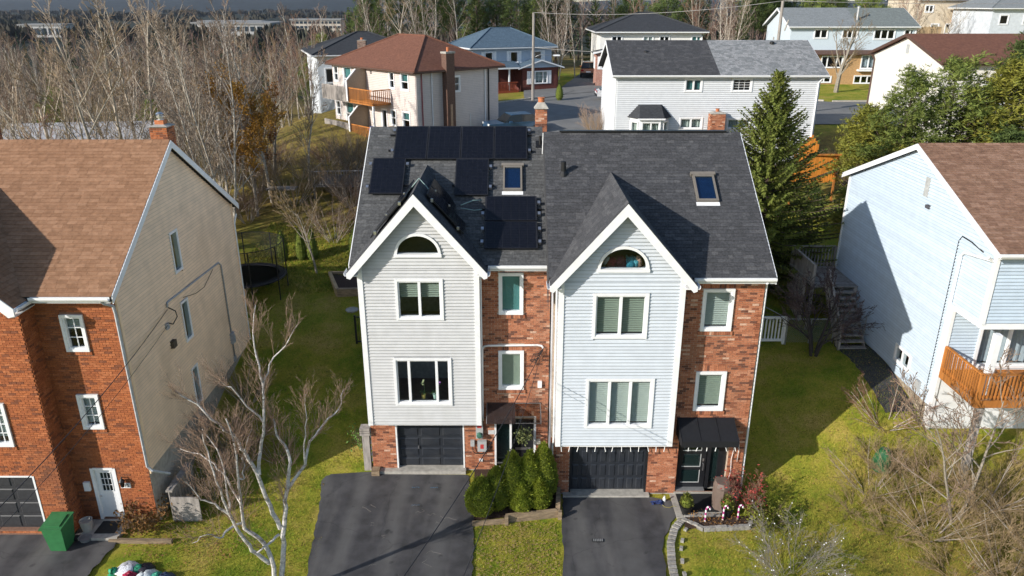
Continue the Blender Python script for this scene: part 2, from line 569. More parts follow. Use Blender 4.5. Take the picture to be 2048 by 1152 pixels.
def window(root, F, u0, u1, z0, z1, cols=(1.,), bars=(0, 0), blind=None, bm=None, cas=.08, proud=.07, bd=.9, frame=None,
           pane=None, sash=.042, rows=1, name='window', base=0.0, pn=-.066):
    """casing u0..u1 x z0..z1, panes split in cols; returns the hole for the wall"""
    fm = frame or W_TRIM
    mb = MB(F)
    i0, i1, j0, j1 = u0 + cas, u1 - cas, z0 + cas, z1 - cas
    e = -.10
    p = base + proud
    mb.box(u0, i0, e, p, z0, z1); mb.box(i1, u1, e, p, z0, z1)
    mb.box(i0, i1, e, p - .002, z0, j0); mb.box(i0, i1, e, p - .002, j1, z1)
    w = mb.build(name, fm, root)
    tot = sum(cols); u = i0
    for k, c in enumerate(cols):
        a, b = u, u + (i1 - i0) * c / tot
        u = b
        s = MB(F)
        q = p - (.03 if pn < 0 else .012)
        s.box(a, a + sash, e + .01, q, j0, j1); s.box(b - sash, b, e + .01, q, j0, j1)
        s.box(a + sash, b - sash, e + .01, q - .002, j0, j0 + sash); s.box(a + sash, b - sash, e + .01, q - .002, j1 - sash, j1)
        if rows == 2:
            zm = (j0 + j1) / 2
            s.box(a + sash, b - sash, e + .01, q - .004, zm - sash / 2, zm + sash / 2)
        for x in range(1, bars[0]):
            uu = a + sash + (b - a - 2 * sash) * x / bars[0]
            s.box(uu - .011, uu + .011, -.055, -.03, j0 + sash, j1 - sash)
        for x in range(1, bars[1]):
            zz = j0 + sash + (j1 - j0 - 2 * sash) * x / bars[1]
            s.box(a + sash, b - sash, -.056, -.029, zz - .011, zz + .011)
        s.build('sash', fm, w)
        MB(F).add([(a + sash, pn, j0 + sash), (b - sash, pn, j0 + sash), (b - sash, pn, j1 - sash), (a + sash, pn, j1 - sash)], [(0, 1, 2, 3)]).build('pane', pane or GLASS, w)
        if blind:
            h = (j1 - j0) * bd
            bb = MB(F)
            if blind == 'venetian':
                n = int(h / .075)
                for x in range(n):
                    z = j1 - .03 - x * .075
                    bb.add([(a + .03, -.10, z - .026), (b - .03, -.10, z - .026), (b - .03, -.135, z + .024), (a + .03, -.135, z + .024)],
                           [(0, 1, 2, 3)])
                bb.box(a + .03, b - .03, -.14, -.09, j1 - .03, j1)
            elif blind == 'curtain':
                n = 14
                for x in range(n):
                    t0, t1 = x / n, (x + 1) / n
                    n0 = -.2 + .04 * math.sin(x * 1.9); n1 = -.2 + .04 * math.sin((x + 1) * 1.9)
                    ua, ub = a + (b - a) * t0, a + (b - a) * t1
                    bb.add([(ua, n0, j1 - h), (ub, n1, j1 - h), (ub, n1, j1), (ua, n0, j1)], [(0, 1, 2, 3)])
            else:
                bb.box(a + .02, b - .02, -.11, -.10, j1 - h, j1)
            bb.build('blind', bm or BLIND, w)
    return w


def hole(u0, u1, z0, z1, k=.04):
    return (u0 + k, u1 - k, z0 + k, z1 - k)


def gutter_profile(sz=.12):
    return [(0, 0), (sz * .75, 0), (sz, sz * .45), (sz, sz), (sz - .012, sz), (sz - .012, sz * .5), (sz * .7, .012), (.012, .012), (.012, sz), (0, sz)]


def gable_roof(root, F, w, dp, ze, slope, ov=.4, orl=.2, orr=.2, th=.14, m=None, sh=None, under=None, fascia=None, gutter=True, rake=True,
               seed=1, limit=300, exp=.145, widths=(.15, .2, .26, .32), back=False, skip=None, wts=None, tones=5, gut=None, ridge=True):
    """F: front wall frame; eave height ze at n = ov; ridge parallel to the wall"""
    fascia = fascia or W_TRIM
    zr = ze + slope * (dp / 2 + ov)
    u0, u1 = -orl, w + orr
    c = math.cos(math.atan(slope)); tv = th / c
    prof = [(ov, ze), (-dp / 2, zr), (-dp - ov, ze), (-dp - ov, ze - tv), (-dp / 2, zr - tv), (ov, ze - tv)]
    rf = MB(F).prism_u(prof, u0, u1).build('roof', under or ROOF_UNDER, root)
    L = (dp / 2 + ov) / c
    if sh:
        O = F(u0, ov, ze + .003); Uv = Vector(F(1, 0, 0)) - Vector(F(0, 0, 0))
        Vv = (Vector(F(0, -1, 0)) - Vector(F(0, 0, 0))) * c + Vector((0, 0, 1)) * (slope * c)
        shingles(rf, O, Uv, Vv, [(0, -.03), (u1 - u0, -.03), (u1 - u0, L), (0, L)], sh, limit=limit, seed=seed, exp=exp, widths=widths,
                 skip=skip, wts=wts, tones=tones)
        O2 = F(u0, -dp - ov, ze + .003)
        V2 = (Vector(F(0, 1, 0)) - Vector(F(0, 0, 0))) * c + Vector((0, 0, 1)) * (slope * c)
        bk = MB()
        a = Vector(O2) + Vector((0, 0, .012))
        bk.add([tuple(a), tuple(a + Uv * (u1 - u0)), tuple(a + Uv * (u1 - u0) + V2 * L), tuple(a + V2 * L)], [(0, 1, 2, 3)], .4, raw=True)
        bk.build('back_roof_covering', sh, rf)
        if ridge:
            rc = MB(F); x = u0; rng = random.Random(seed + 5)
            while x < u1 - .05:
                e = min(x + .3, u1)
                t = rng.randrange(tones) / (tones - 1)
                rc.add([(x, -dp / 2 + .13, zr - .13 * slope + .018), (e - .01, -dp / 2 + .13, zr - .13 * slope + .018),
                        (e - .01, -dp / 2, zr + .028), (x, -dp / 2, zr + .028),
                        (x, -dp / 2 - .13, zr - .13 * slope + .018), (e - .01, -dp / 2 - .13, zr - .13 * slope + .018)],
                       [(0, 1, 2, 3), (3, 2, 5, 4)], t)
                x = e
            rc.build('ridge_cap', sh, rf)
    if gutter:
        g = gut or (u0, u1)
        gb = MB(F).prism_u([(ov + n, ze - .13 + z) for n, z in gutter_profile()], g[0], g[1])
        gb.build('gutter', fascia, root)
        MB(F).box(g[0], g[1], ov - .03, ov - .004, ze - tv - .05, ze - .012).build('fascia', fascia, root)
    if rake:
        for uu, sgn in ((u0, -1), (u1, 1)):
            if sgn < 0 and rake == 'right' or sgn > 0 and rake == 'left': continue
            for side in (0, 1):
                fb = MB(F)
                n0, n1 = (ov, -dp / 2) if side == 0 else (-dp - ov, -dp / 2)
                a, b = (uu - .03, uu - .002) if sgn < 0 else (uu + .002, uu + .03)
                h = .2
                fb.prism_u([(n0, ze - .0), (n1, zr - .0), (n1, zr - h / c), (n0, ze - h / c)], a, b)
                fb.build('rake_board', fascia, root)
    return rf, zr


def downspout(root, F, pts, m=None, r=.035, name='downspout'):
    return MB(F).tube(pts, r, 6).build(name, m or W_TRIM, root)


def railing(root, A, B, z0, h, m, step=.13, post=.09, bal=.035, top=.09, solid=None, name='baluster', z1=None):
    """rail from A to B (x, y) with balusters as objects"""
    A = Vector((A[0], A[1], 0)); B = Vector((B[0], B[1], 0))
    d = B - A; L = d.length; d.normalize()
    a = math.degrees(math.atan2(d.y, d.x))
    F = Frame(A.x, A.y, a)
    z1 = z0 if z1 is None else z1
    zz = lambda u: z0 + (z1 - z0) * u / L
    MB(F).prism([(0, zz(0) + h - .045), (L, zz(L) + h - .045), (L, zz(L) + h), (0, zz(0) + h)], -top / 2, top / 2).build('top_rail', m, root)
    MB(F).prism([(0, zz(0) + .08), (L, zz(L) + .08), (L, zz(L) + .16), (0, zz(0) + .16)], -.02, .02).build('bottom_rail', m, root)
    for u in (0.0, L):
        MB(F).box(u - post / 2, u + post / 2, -post / 2 + .003, post / 2 - .003, zz(u) - .1, zz(u) + h - .047).build('post', m, root)
    n = max(1, int(L / step))
    for i in range(1, n):
        u = L * i / n
        MB(F).box(u - bal / 2, u + bal / 2, .022, .022 + bal, zz(u) + .03, zz(u) + h - .047).build(name, m, root)
# ------------------------------------------------------------------ ground
BY = [(-400, -3), (-20, -.5), (0, -.3), (17, -.05), (21.6, .04), (22.9, .24), (24.5, .75), (27, 1.5), (30, 2.15), (34, 2.7), (40, 3.7), (50, 5.6),
      (60, 7.0), (66, 7.2), (74, 7.2), (84, 7.6), (110, 8.2), (150, 7.), (300, 0), (700, -12), (9000, -14)]
LY = [(-400, -3), (-20, -.5), (0, -.3), (17, -.05), (21.6, .04), (22.9, .22), (26, 1.0), (30, 2.0), (34, 2.4), (45, 3.0), (70, 2.6), (110, 1.), (200, -3),
      (700, -12), (9000, -14)]


def _pl(t, y):
    if y <= t[0][0]: return t[0][1]
    for i in range(len(t) - 1):
        if y <= t[i + 1][0]:
            k = (y - t[i][0]) / (t[i + 1][0] - t[i][0])
            return t[i][1] + (t[i + 1][1] - t[i][1]) * k
    return t[-1][1]


def sm(a, b, x):
    t = min(1, max(0, (x - a) / (b - a)))
    return t * t * (3 - 2 * t)


def zf(x, y):
    k = sm(-13, -30, x)
    z = _pl(BY, y) * (1 - k) + _pl(LY, y) * k
    z += sm(8.4, 15, x) * sm(17, 24, y) * .95 * (1 - sm(26, 32, y))
    if y > 24: z += sm(24, 40, y) * (1 - sm(50, 55, y)) * .12 * (math.sin(x * .7) + math.sin(y * .5 + x * .23))
    return z


def lines(segs):
    out = []
    for a, b, s in segs:
        n = max(1, int(round((b - a) / s)))
        out += [a + (b - a) * i / n for i in range(n)]
    out.append(segs[-1][1])
    return out


gx = lines([(-6000, -800, 800), (-800, -120, 60), (-120, -30, 6), (-30, 30, .6), (30, 120, 6), (120, 800, 60), (800, 6000, 800)])
gy = lines([(-400, -20, 60), (-20, 14, 2), (14, 46, .5), (46, 110, 2), (110, 300, 15), (300, 900, 80), (900, 7000, 700)])
gv = [(x, y, zf(x, y)) for y in gy for x in gx]
nx = len(gx)
gf = [(j * nx + i, j * nx + i + 1, (j + 1) * nx + i + 1, (j + 1) * nx + i) for j in range(len(gy) - 1) for i in range(nx - 1)]


def wild(x, y):
    """0 = mown lawn, 1 = brush and leaf litter"""
    w = sm(37, 43, y) * (1 - sm(-4, 3, x)) * .85
    w = max(w, sm(-17, -22, x) * sm(28, 33, y))
    w = max(w, sm(36, 42, y) * sm(17, 21, x) * (1 - sm(56, 60, y)))
    w = max(w, sm(8.5, 13, x) * sm(24, 20, y) * .62)
    w = max(w, sm(40, 46, y) * (1 - sm(52, 56, y)) * .6)
    w = max(w, sm(92, 100, y)) + sm(105, 150, y)
    return w


gm = bpy.data.materials.new('lawn_and_litter'); gm.use_nodes = True
N = gm.node_tree.nodes; L = gm.node_tree.links
bs = N['Principled BSDF']; bs.inputs['Roughness'].default_value = .95; bs.inputs['Specular IOR Level'].default_value = .15
geo = N.new('ShaderNodeNewGeometry')


def nnode(scale, det=6, rough=.6):
    n = N.new('ShaderNodeTexNoise'); n.inputs['Scale'].default_value = scale; n.inputs['Detail'].default_value = det
    n.inputs['Roughness'].default_value = rough
    L.new(geo.outputs['Position'], n.inputs['Vector'])
    return n


def ramp(src, els):
    r = N.new('ShaderNodeValToRGB')
    e = r.color_ramp.elements
    while len(e) < len(els): e.new(.5)
    for i, (p, c) in enumerate(els): e[i].position = p; e[i].color = (*c, 1)
    L.new(src, r.inputs[0])
    return r


r1 = ramp(nnode(.55, 8, .7).outputs['Fac'], [(.28, (.085, .155, .012)), (.40, (.16, .215, .018)), (.52, (.29, .275, .035)), (.68, (.42, .31, .085))])
r2 = ramp(nnode(.8, 9, .75).outputs['Fac'], [(.3, (.07, .05, .022)), (.45, (.18, .115, .04)), (.55, (.25, .19, .045)), (.68, (.27, .16, .055)), (.8, (.14, .14, .03))])
at = N.new('ShaderNodeAttribute'); at.attribute_name = 'wild'
sub = N.new('ShaderNodeMath'); sub.operation = 'MULTIPLY_ADD'; sub.inputs[1].default_value = .5; sub.inputs[2].default_value = -.25
L.new(nnode(.9, 6).outputs['Fac'], sub.inputs[0])
addn = N.new('ShaderNodeMath'); addn.use_clamp = True
L.new(at.outputs['Fac'], addn.inputs[0]); L.new(sub.outputs[0], addn.inputs[1])
mx = N.new('ShaderNodeMix'); mx.data_type = 'RGBA'
L.new(addn.outputs[0], mx.inputs[0]); L.new(r1.outputs[0], mx.inputs[6]); L.new(r2.outputs[0], mx.inputs[7])
mrf = N.new('ShaderNodeMapRange'); mrf.inputs[1].default_value = 1.05; mrf.inputs[2].default_value = 1.9
L.new(at.outputs['Fac'], mrf.inputs[0])
mxf = N.new('ShaderNodeMix'); mxf.data_type = 'RGBA'; mxf.inputs[7].default_value = (.028, .032, .022, 1)
L.new(mrf.outputs[0], mxf.inputs[0]); L.new(mx.outputs[2], mxf.inputs[6])
fine = N.new('ShaderNodeMapRange'); fine.inputs[1].default_value = .25; fine.inputs[2].default_value = .75
fine.inputs[3].default_value = .55; fine.inputs[4].default_value = 1.45
L.new(nnode(14, 5, .8).outputs['Fac'], fine.inputs[0])
vm = N.new('ShaderNodeVectorMath'); vm.operation = 'SCALE'
L.new(mxf.outputs[2], vm.inputs[0]); L.new(fine.outputs[0], vm.inputs['Scale'])
L.new(vm.outputs[0], bs.inputs['Base Color'])
bp = N.new('ShaderNodeBump'); bp.inputs['Strength'].default_value = .7; bp.inputs['Distance'].default_value = .06
L.new(nnode(10, 6, .8).outputs['Fac'], bp.inputs['Height']); L.new(bp.outputs[0], bs.inputs['Normal'])
me = bpy.data.meshes.new('ground'); me.from_pydata(gv, [], gf)
wa = me.attributes.new('wild', 'FLOAT', 'POINT')
wa.data.foreach_set('value', np.array([wild(x, y) for y in gy for x in gx], dtype=np.float32))
me.polygons.foreach_set('use_smooth', [True] * len(me.polygons))
me.materials.append(gm)
ground = bpy.data.objects.new('ground', me); COL.objects.link(ground); ground['kind'] = 'structure'


srng = random.Random(6)


def sheet(name, poly, m, lift=.012, step=.22, kind='structure', edge=None):
    """paved sheet that follows the ground; poly convex or nearly so, cut in strips along y"""
    ys = sorted({p[1] for p in poly}); y0, y1 = ys[0], ys[-1]
    n = max(2, int((y1 - y0) / step))
    mb = MB(); rows = []
    yy = sorted({y0 + (y1 - y0) * i / n for i in range(n + 1)} | set(ys))
    k = 8
    for y in yy:
        y_ = min(max(y, y0 + 1e-5), y1 - 1e-5)
        xs = []
        for i in range(len(poly)):
            a, b = poly[i], poly[(i + 1) % len(poly)]
            if (a[1] - y_) * (b[1] - y_) < 0:
                xs.append(a[0] + (b[0] - a[0]) * (y_ - a[1]) / (b[1] - a[1]))
        if len(xs) < 2: continue
        x0, x1 = min(xs) + srng.uniform(-.05, .05), max(xs) + srng.uniform(-.05, .05)
        rows.append([(x0 + (x1 - x0) * i / k, y, max(zf(x0 + (x1 - x0) * (i + .0) / k, y), 0) + lift if edge is None else edge(x0 + (x1 - x0) * i / k, y)) for i in range(k + 1)])
    for r in rows: mb.v.extend(r)
    for j in range(len(rows) - 1):
        for i in range(k):
            a = j * (k + 1) + i
            mb.f.append((a, a + 1, a + k + 2, a + k + 1)); mb.t.append(0)
    return mb.build(name, m, kind=kind)


drive_m = mat('driveway_asphalt', (.058, .057, .060), rough=.75, var=.3, scale=.9, bump=.4, bscale=150, dirt=((.15, .145, .14), 1.1, .85, (1, .22, 1)))


def wear(m):
    """worn wheel tracks, darker oil drips and hairline cracks in the asphalt"""
    N = m.node_tree.nodes; L = m.node_tree.links
    bs = N['Principled BSDF']
    src = bs.inputs['Base Color'].links[0].from_socket
    g = N.new('ShaderNodeNewGeometry')
    mp = N.new('ShaderNodeMapping'); mp.inputs['Scale'].default_value = (1, .12, 1); L.new(g.outputs['Position'], mp.inputs['Vector'])
    wv = N.new('ShaderNodeTexWave'); wv.inputs['Scale'].default_value = .21; wv.inputs['Distortion'].default_value = 2.2; wv.inputs['Detail'].default_value = 4
    wv.inputs['Detail Scale'].default_value = 1.6
    L.new(mp.outputs[0], wv.inputs['Vector'])
    a = N.new('ShaderNodeMapRange'); a.inputs[1].default_value = .45; a.inputs[2].default_value = 1.0; a.inputs[4].default_value = .4
    L.new(wv.outputs['Fac'], a.inputs[0])
    m1 = N.new('ShaderNodeMix'); m1.data_type = 'RGBA'; m1.inputs[7].default_value = (.15, .147, .142, 1)
    L.new(a.outputs[0], m1.inputs[0]); L.new(src, m1.inputs[6])
    n = N.new('ShaderNodeTexNoise'); n.inputs['Scale'].default_value = 2.1; n.inputs['Detail'].default_value = 3; L.new(g.outputs['Position'], n.inputs['Vector'])
    b = N.new('ShaderNodeMapRange'); b.inputs[1].default_value = .66; b.inputs[2].default_value = .76; b.inputs[4].default_value = .7
    L.new(n.outputs['Fac'], b.inputs[0])
    m2 = N.new('ShaderNodeMix'); m2.data_type = 'RGBA'; m2.inputs[7].default_value = (.018, .018, .02, 1)
    L.new(b.outputs[0], m2.inputs[0]); L.new(m1.outputs[2], m2.inputs[6])
    nv = N.new('ShaderNodeTexNoise'); nv.inputs['Scale'].default_value = 1.5; nv.inputs['Detail'].default_value = 5; L.new(g.outputs['Position'], nv.inputs['Vector'])
    ad = N.new('ShaderNodeMix'); ad.data_type = 'VECTOR'; ad.inputs[0].default_value = .35
    L.new(g.outputs['Position'], ad.inputs[4]); L.new(nv.outputs['Color'], ad.inputs[5])
    vo = N.new('ShaderNodeTexVoronoi'); vo.feature = 'DISTANCE_TO_EDGE'; vo.inputs['Scale'].default_value = .55; L.new(ad.outputs[1], vo.inputs['Vector'])
    c = N.new('ShaderNodeMapRange'); c.inputs[1].default_value = .0; c.inputs[2].default_value = .007; c.inputs[3].default_value = .35; c.inputs[4].default_value = 0
    L.new(vo.outputs['Distance'], c.inputs[0])
    m3 = N.new('ShaderNodeMix'); m3.data_type = 'RGBA'; m3.inputs[7].default_value = (.02, .02, .02, 1)
    L.new(c.outputs[0], m3.inputs[0]); L.new(m2.outputs[2], m3.inputs[6])
    L.new(m3.outputs[2], bs.inputs['Base Color'])


wear(drive_m)
sheet('driveway', [(-6.05, 8), (-6.1, 17.7), (-6.72, 22.5), (-6.3, 22.75), (-5.05, 22.78), (-4.98, 22.62), (-1.6, 22.65), (-1.25, 20.6), (-1.17, 17.7), (-1.2, 8)], drive_m, lift=.03)
sheet('driveway', [(1.55, 8), (1.52, 17.7), (1.75, 21.55), (4.75, 21.55), (5.45, 21.4), (5.62, 20.75), (5.2, 20.2), (4.7, 19.1), (4.6, 17.7), (4.6, 8)], drive_m, lift=.03)
sheet('driveway', [(-19, 10), (-19, 19.9), (-14.6, 19.9), (-13.0, 19.9), (-12.4, 19.6), (-12.7, 17.5), (-12.6, 10)], drive_m, lift=.05)
sheet('road', [(-6, 61), (-6, 66), (3, 75), (6.5, 79), (13, 84), (30, 71.5), (70, 71.8), (70, 60.5), (24, 60.5), (5, 55.5), (-2, 58)], ROADM, lift=.06, step=1)
sheet('driveway', [(3.9, 76), (8.3, 94), (12.8, 94), (11.6, 80)], ROADM, lift=.09, step=1)
sheet('driveway', [(1.2, 73.2), (1.2, 81), (6, 81), (6.4, 79), (4.6, 75.5)], ROADM, lift=.12, step=1)
KERB = mat('kerb_concrete', (.45, .42, .36), rough=.9, var=.2, scale=2)
kb = MB()
for a, b in (((30, 71.7), (70, 72)), ((3.0, 75.2), (-6, 66.2)), ((13.2, 84), (30, 71.7))):
    d_ = Vector((b[0] - a[0], b[1] - a[1])).normalized(); F_ = Frame(a[0], a[1], math.degrees(math.atan2(d_.y, d_.x)))
    Lk = math.dist(a, b)
    for i in range(int(Lk / 2)):
        xm = a[0] + d_.x * (i * 2 + 1); ym = a[1] + d_.y * (i * 2 + 1)
        F_.o = (F_.o[0], F_.o[1], zf(xm, ym) + .04)
        kb.F = F_
        kb.box(i * 2, i * 2 + 1.98, -.18, 0, -.1, .14)
kb.build('kerb', KERB, kind='structure')
# patch of concrete apron at the left garage and at the right garage
ap = MB(); ap.box(-4.75, -1.65, 22.66, 23.4, .0, .335); ap.build('garage_apron', CONC, kind='structure')
ap = MB(); ap.box(1.75, 4.72, 21.52, 22.4, -.1, .135); ap.build('garage_apron', CONC, kind='structure')
# ------------------------------------------------------------------ the two halves of the semi-detached house
def garage_door(root, F, u0, u1, z0, z1, rows, cols, m, n=-.16, handle=None):
    d = MB(F).box(u0, u1, n - .05, n, z0, z1).build('garage_door', m, root)
    for r in range(rows):
        for c in range(cols):
            a = u0 + .06 + (u1 - u0 - .12) * c / cols; b = u0 + .06 + (u1 - u0 - .12) * (c + 1) / cols
            za = z0 + (z1 - z0) * r / rows; zb = z0 + (z1 - z0) * (r + 1) / rows
            g = .05
            P = MB(F)
            # raised field with sloping edges
            P.add([(a + g, n, za + g), (b - g, n, za + g), (b - g, n, zb - g), (a + g, n, zb - g),
                   (a + g + .03, n + .022, za + g + .03), (b - g - .03, n + .022, za + g + .03), (b - g - .03, n + .022, zb - g - .03), (a + g + .03, n + .022, zb - g - .03)],
                  [(4, 5, 6, 7), (0, 1, 5, 4), (1, 2, 6, 5), (2, 3, 7, 6), (3, 0, 4, 7)])
            P.build('door_panel', m, d)
    for r in range(1, rows):
        za = z0 + (z1 - z0) * r / rows
        MB(F).box(u0, u1, n, n + .008, za - .012, za + .004).build('section_joint', m, d)
    if handle:
        MB(F).box(handle[0], handle[0] + .03, n, n + .05, handle[1], handle[1] + .12).build('handle', STEEL, d)
    return d


def half_round(root, F, uc, r, zc, h, pane=GLASS):
    """half-ellipse window, casing outside"""
    k = 20
    mb = MB(F); pn = MB(F)
    ct = .085
    for i in range(k):
        a0, a1 = math.pi * i / k, math.pi * (i + 1) / k
        o0 = (uc + r * math.cos(a0), zc + h * math.sin(a0)); o1 = (uc + r * math.cos(a1), zc + h * math.sin(a1))
        q0 = (uc + (r - ct) * math.cos(a0), zc + (h - ct) * math.sin(a0)); q1 = (uc + (r - ct) * math.cos(a1), zc + (h - ct) * math.sin(a1))
        mb.prism([o0, o1, q1, q0], -.1, .085)
    mb.box(uc - r - .02, uc + r + .02, -.1, .095, zc - .1, zc)
    w = mb.build('half_round_window', W_TRIM, root)
    pts = [(uc + (r - ct + .01) * math.cos(math.pi * i / k), zc + (h - ct + .01) * math.sin(math.pi * i / k)) for i in range(k + 1)]
    pn.add([(u, -.046, z) for u, z in pts], [tuple(range(len(pts)))])
    pn.build('pane', pane, w)

    def hf(z):
        if z < zc - .08: return None
        if z < zc: return (uc - r, uc + r)
        t = (z - zc) / (h - .03)
        if t >= 1: return None
        x = (r - .03) * math.sqrt(1 - t * t)
        return (uc - x, uc + x)
    return hf


def unit(side):
    R = side == 'R'
    sx = 0.0 if R else -6.3
    yb = 21.75 if R else 22.9
    if R:
        root = thing('townhouse', 'brick and pale blue sided house with bare charcoal roof, black awning and one skylight', 'house', (4.6, 24, 0), 'halves of the semi-detached house')
        SID = SID_R
    else:
        root = thing('townhouse', 'brick and grey-white sided house with black solar panels on its roof', 'house', (-1.8, 25, 0), 'halves of the semi-detached house')
        SID = SID_L
    xl, xr = (1.30, 7.86) if R else (-4.98, 1.26)
    g = -.4
    F = Frame(0, yb, 0)
    bl, br = (1.48, 5.2) if R else (-4.85, -1.10)
    zb = 2.38 if R else 2.48
    eave = 8.2
    dp = 9.7
    # --- openings
    if R:
        wb = [(5.95, 6.93, 6.25, 7.68), (5.97, 6.96, 3.37, 4.81)]
        gd = (1.96, 4.61, .07, 2.28)
        dr = (5.63, 7.34, .16, 2.30)
        bw = [(2.48, 4.17, 6.24, 7.75), (2.36, 4.53, 3.05, 4.85)]
        hr = (3.335, .775, 8.53, .72)
    else:
        wb = [(-.44, .37, 6.33, 7.80), (-.46, .40, 3.53, 5.0)]
        gd = (-4.11, -1.69, .29, 2.36)
        dr = (-.62, .84, .40, 2.46)
        bw = [(-3.73, -2.20, 6.37, 7.79), (-3.93, -2.01, 3.23, 5.01)]
        hr = (-2.955, .73, 8.62, .68)
    holes = [hole(*w) for w in wb] + [gd, dr]
    wall(root, F, xl, xr, g, 8.02, holes + [(bl + .12, br - .12, zb + .06, 8.1)], MORTAR, name='front_wall')
    # --- bricks: right of the bay all the way up, below the bay only the lower part
    sol = []
    for w in wb:
        sol.append((w[0] - .02, w[1] + .02, w[3] + .005, w[3] + .21))
        sol.append((w[0] - .06, w[1] + .06, w[2] - .14, w[2] - .005, .06))
    sol.append((dr[0], dr[1], dr[3], dr[3] + .2))
    outer = [(w[0], w[1], w[2], w[3]) for w in wb] + [gd, dr]
    upper_holes = outer + [(xl - .1, br + .02, zb - .02, 9)]
    g0 = .10 if R else .28
    MB(F).box(xl, gd[0], -.02, .03, g, g0).build('foundation', CONC, root)
    MB(F).box(gd[1], dr[0], -.02, .03, g, g0).build('foundation', CONC, root)
    MB(F).box(dr[1], xr, -.02, .03, g, g0).build('foundation', CONC, root)
    bricks(root, F, xl, xr, g0, 7.98, upper_holes, BRICK, limit=300, seed=3 if R else 4, soldiers=sol)
    MB(F).box(xl, xr, -.15, .03, 7.98, 8.08).build('frieze_board', W_TRIM, root)
    # --- side and rear walls with gable ends
    slope = .667
    zr = eave + slope * (dp / 2 + .4)
    zw = eave + slope * .4 - .16

    def gable_wall(fr, m, boards):
        o = MB(fr)
        o.prism([(0, g), (dp, g), (dp, zw - .12), (dp / 2, zr - .3), (0, zw - .12)], -.16, -.02)
        o.build('side_wall', m, root)
    if R:
        gable_wall(Frame(xr, yb, 90), SID_LH, True)
        MB(Frame(xl, 0, 0)).prism_u([(-yb - .0, g), (-yb - 1.3, g), (-yb - 1.3, zw + .5), (-yb - .1, zw - .1)], 0, .1).build('return_wall', SID_R, root)
    else:
        gable_wall(Frame(xl, yb + dp, -90), SID_L, True)
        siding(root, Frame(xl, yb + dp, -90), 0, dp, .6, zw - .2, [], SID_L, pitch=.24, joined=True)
    wall(root, Frame(xr, yb + dp, 180), 0, xr - xl, g, 8.05, [], SID, name='rear_wall')
    for zz in (2.42, 5.35):
        MB().box(xl + .17, xr - .17, yb + .2, yb + dp - .2, zz - .2, zz).build('floor', FLOORM, root)
    MB().box(bl + .1, br - .1, yb - .5, yb + .2, zb + .01, zb + .06).build('bay_floor', FLOORM, root)
    MB().box(bl + .1, br - .1, yb - .5, yb + .2, 5.15, 5.35).build('bay_floor', FLOORM, root)
    MB().box(xl + .2, xr - .2, yb + 2.6, yb + 2.7, zb + .1, 8).build('partition', INTW, root)
    MB().box(xl + .2, xr - .2, yb + .18, yb + 6.0, 8.10, 8.18).build('attic_floor', FLOORM, root)
    # --- bay of clapboards
    FBY = Frame(0, yb - .55, 0)
    xc = (1.17 + 5.49) / 2 + sx
    hw = 2.17; zp = 10.62; zee = 8.12; s = (zp - zee) / hw
    hf = half_round(root, FBY, *hr)

    def clip(z):
        if z <= zee + .02: return (bl + .1, br - .1)
        h = (zp - .17 - z) / s
        h = max(h, 0)
        return (max(xc - h, xc - 2.0), min(xc + h, xc + 2.0))

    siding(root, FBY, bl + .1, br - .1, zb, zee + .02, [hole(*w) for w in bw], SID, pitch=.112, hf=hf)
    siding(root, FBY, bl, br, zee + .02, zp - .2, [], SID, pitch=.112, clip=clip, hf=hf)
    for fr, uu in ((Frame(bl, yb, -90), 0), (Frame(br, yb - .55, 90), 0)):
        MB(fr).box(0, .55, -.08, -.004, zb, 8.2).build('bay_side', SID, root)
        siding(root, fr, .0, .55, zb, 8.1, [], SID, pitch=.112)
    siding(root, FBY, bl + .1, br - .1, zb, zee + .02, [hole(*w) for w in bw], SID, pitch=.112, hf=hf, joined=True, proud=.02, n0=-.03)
    for a, b in ((bl - .06, bl + .105), (br - .105, br + .06)):
        MB(FBY).box(a, b, -.09, .062, zb - .03, 8.22).build('corner_board', W_TRIM, root)
    MB(FBY).box(bl, br, -.55, .012, zb - .05, zb - .004).build('bay_soffit', W_TRIM, root)
    # --- windows
    wk = dict(blind='venetian')
    if R:
        window(root, FBY, *bw[0], cols=(1, 1), blind='venetian', bm=BLINDD, bd=.99)
        window(root, FBY, *bw[1], cols=(1, 1, 1), blind='venetian', bm=BLIND, bd=.97)
        window(root, F, *wb[0], blind='venetian', bm=BLIND, bd=.98)
        window(root, F, *wb[1], blind='venetian', bm=BLINDD, bd=.97)
    else:
        window(root, FBY, *bw[0], cols=(1, 1), blind='venetian', bm=BLINDD, bd=.52)
        window(root, FBY, *bw[1], cols=(.46, 1, .46), blind=None)
        window(root, F, *wb[0], blind='roller', bm=TEAL, bd=.98)
        window(root, F, *wb[1], blind='roller', bm=BLINDD, bd=.98)
    # --- dormer roof over the bay
    yf = yb - .90
    yk = yb - .4 + (zp - eave) / slope            # where its ridge meets the main roof
    ye = yb - .4 + (zee - eave) / slope
    dorm = thing_part = MB()
    for sg in (-1, 1):
        dorm.slab([(xc, yf, zp), (xc, yk + .1, zp), (xc + sg * hw, ye + .15, zee), (xc + sg * hw, yf, zee)], .1)
    dr_o = dorm.build('dormer_roof', ROOF_UNDER, root)
    cs = math.cos(math.atan(s)); Ls = hw / cs
    for sg in (-1, 1):
        O = (xc + sg * hw, yf, zee + .004)
        poly = [(-.02, -.03), (ye - yf + .1, -.03), (yk - yf, Ls), (-.02, Ls)]
        shingles(dr_o, O, (0, 1, 0), (-sg * cs, 0, s * cs), poly, SH_DARK, limit=60, seed=11 + sg + R)
    rc = MB(); y = yf - .02
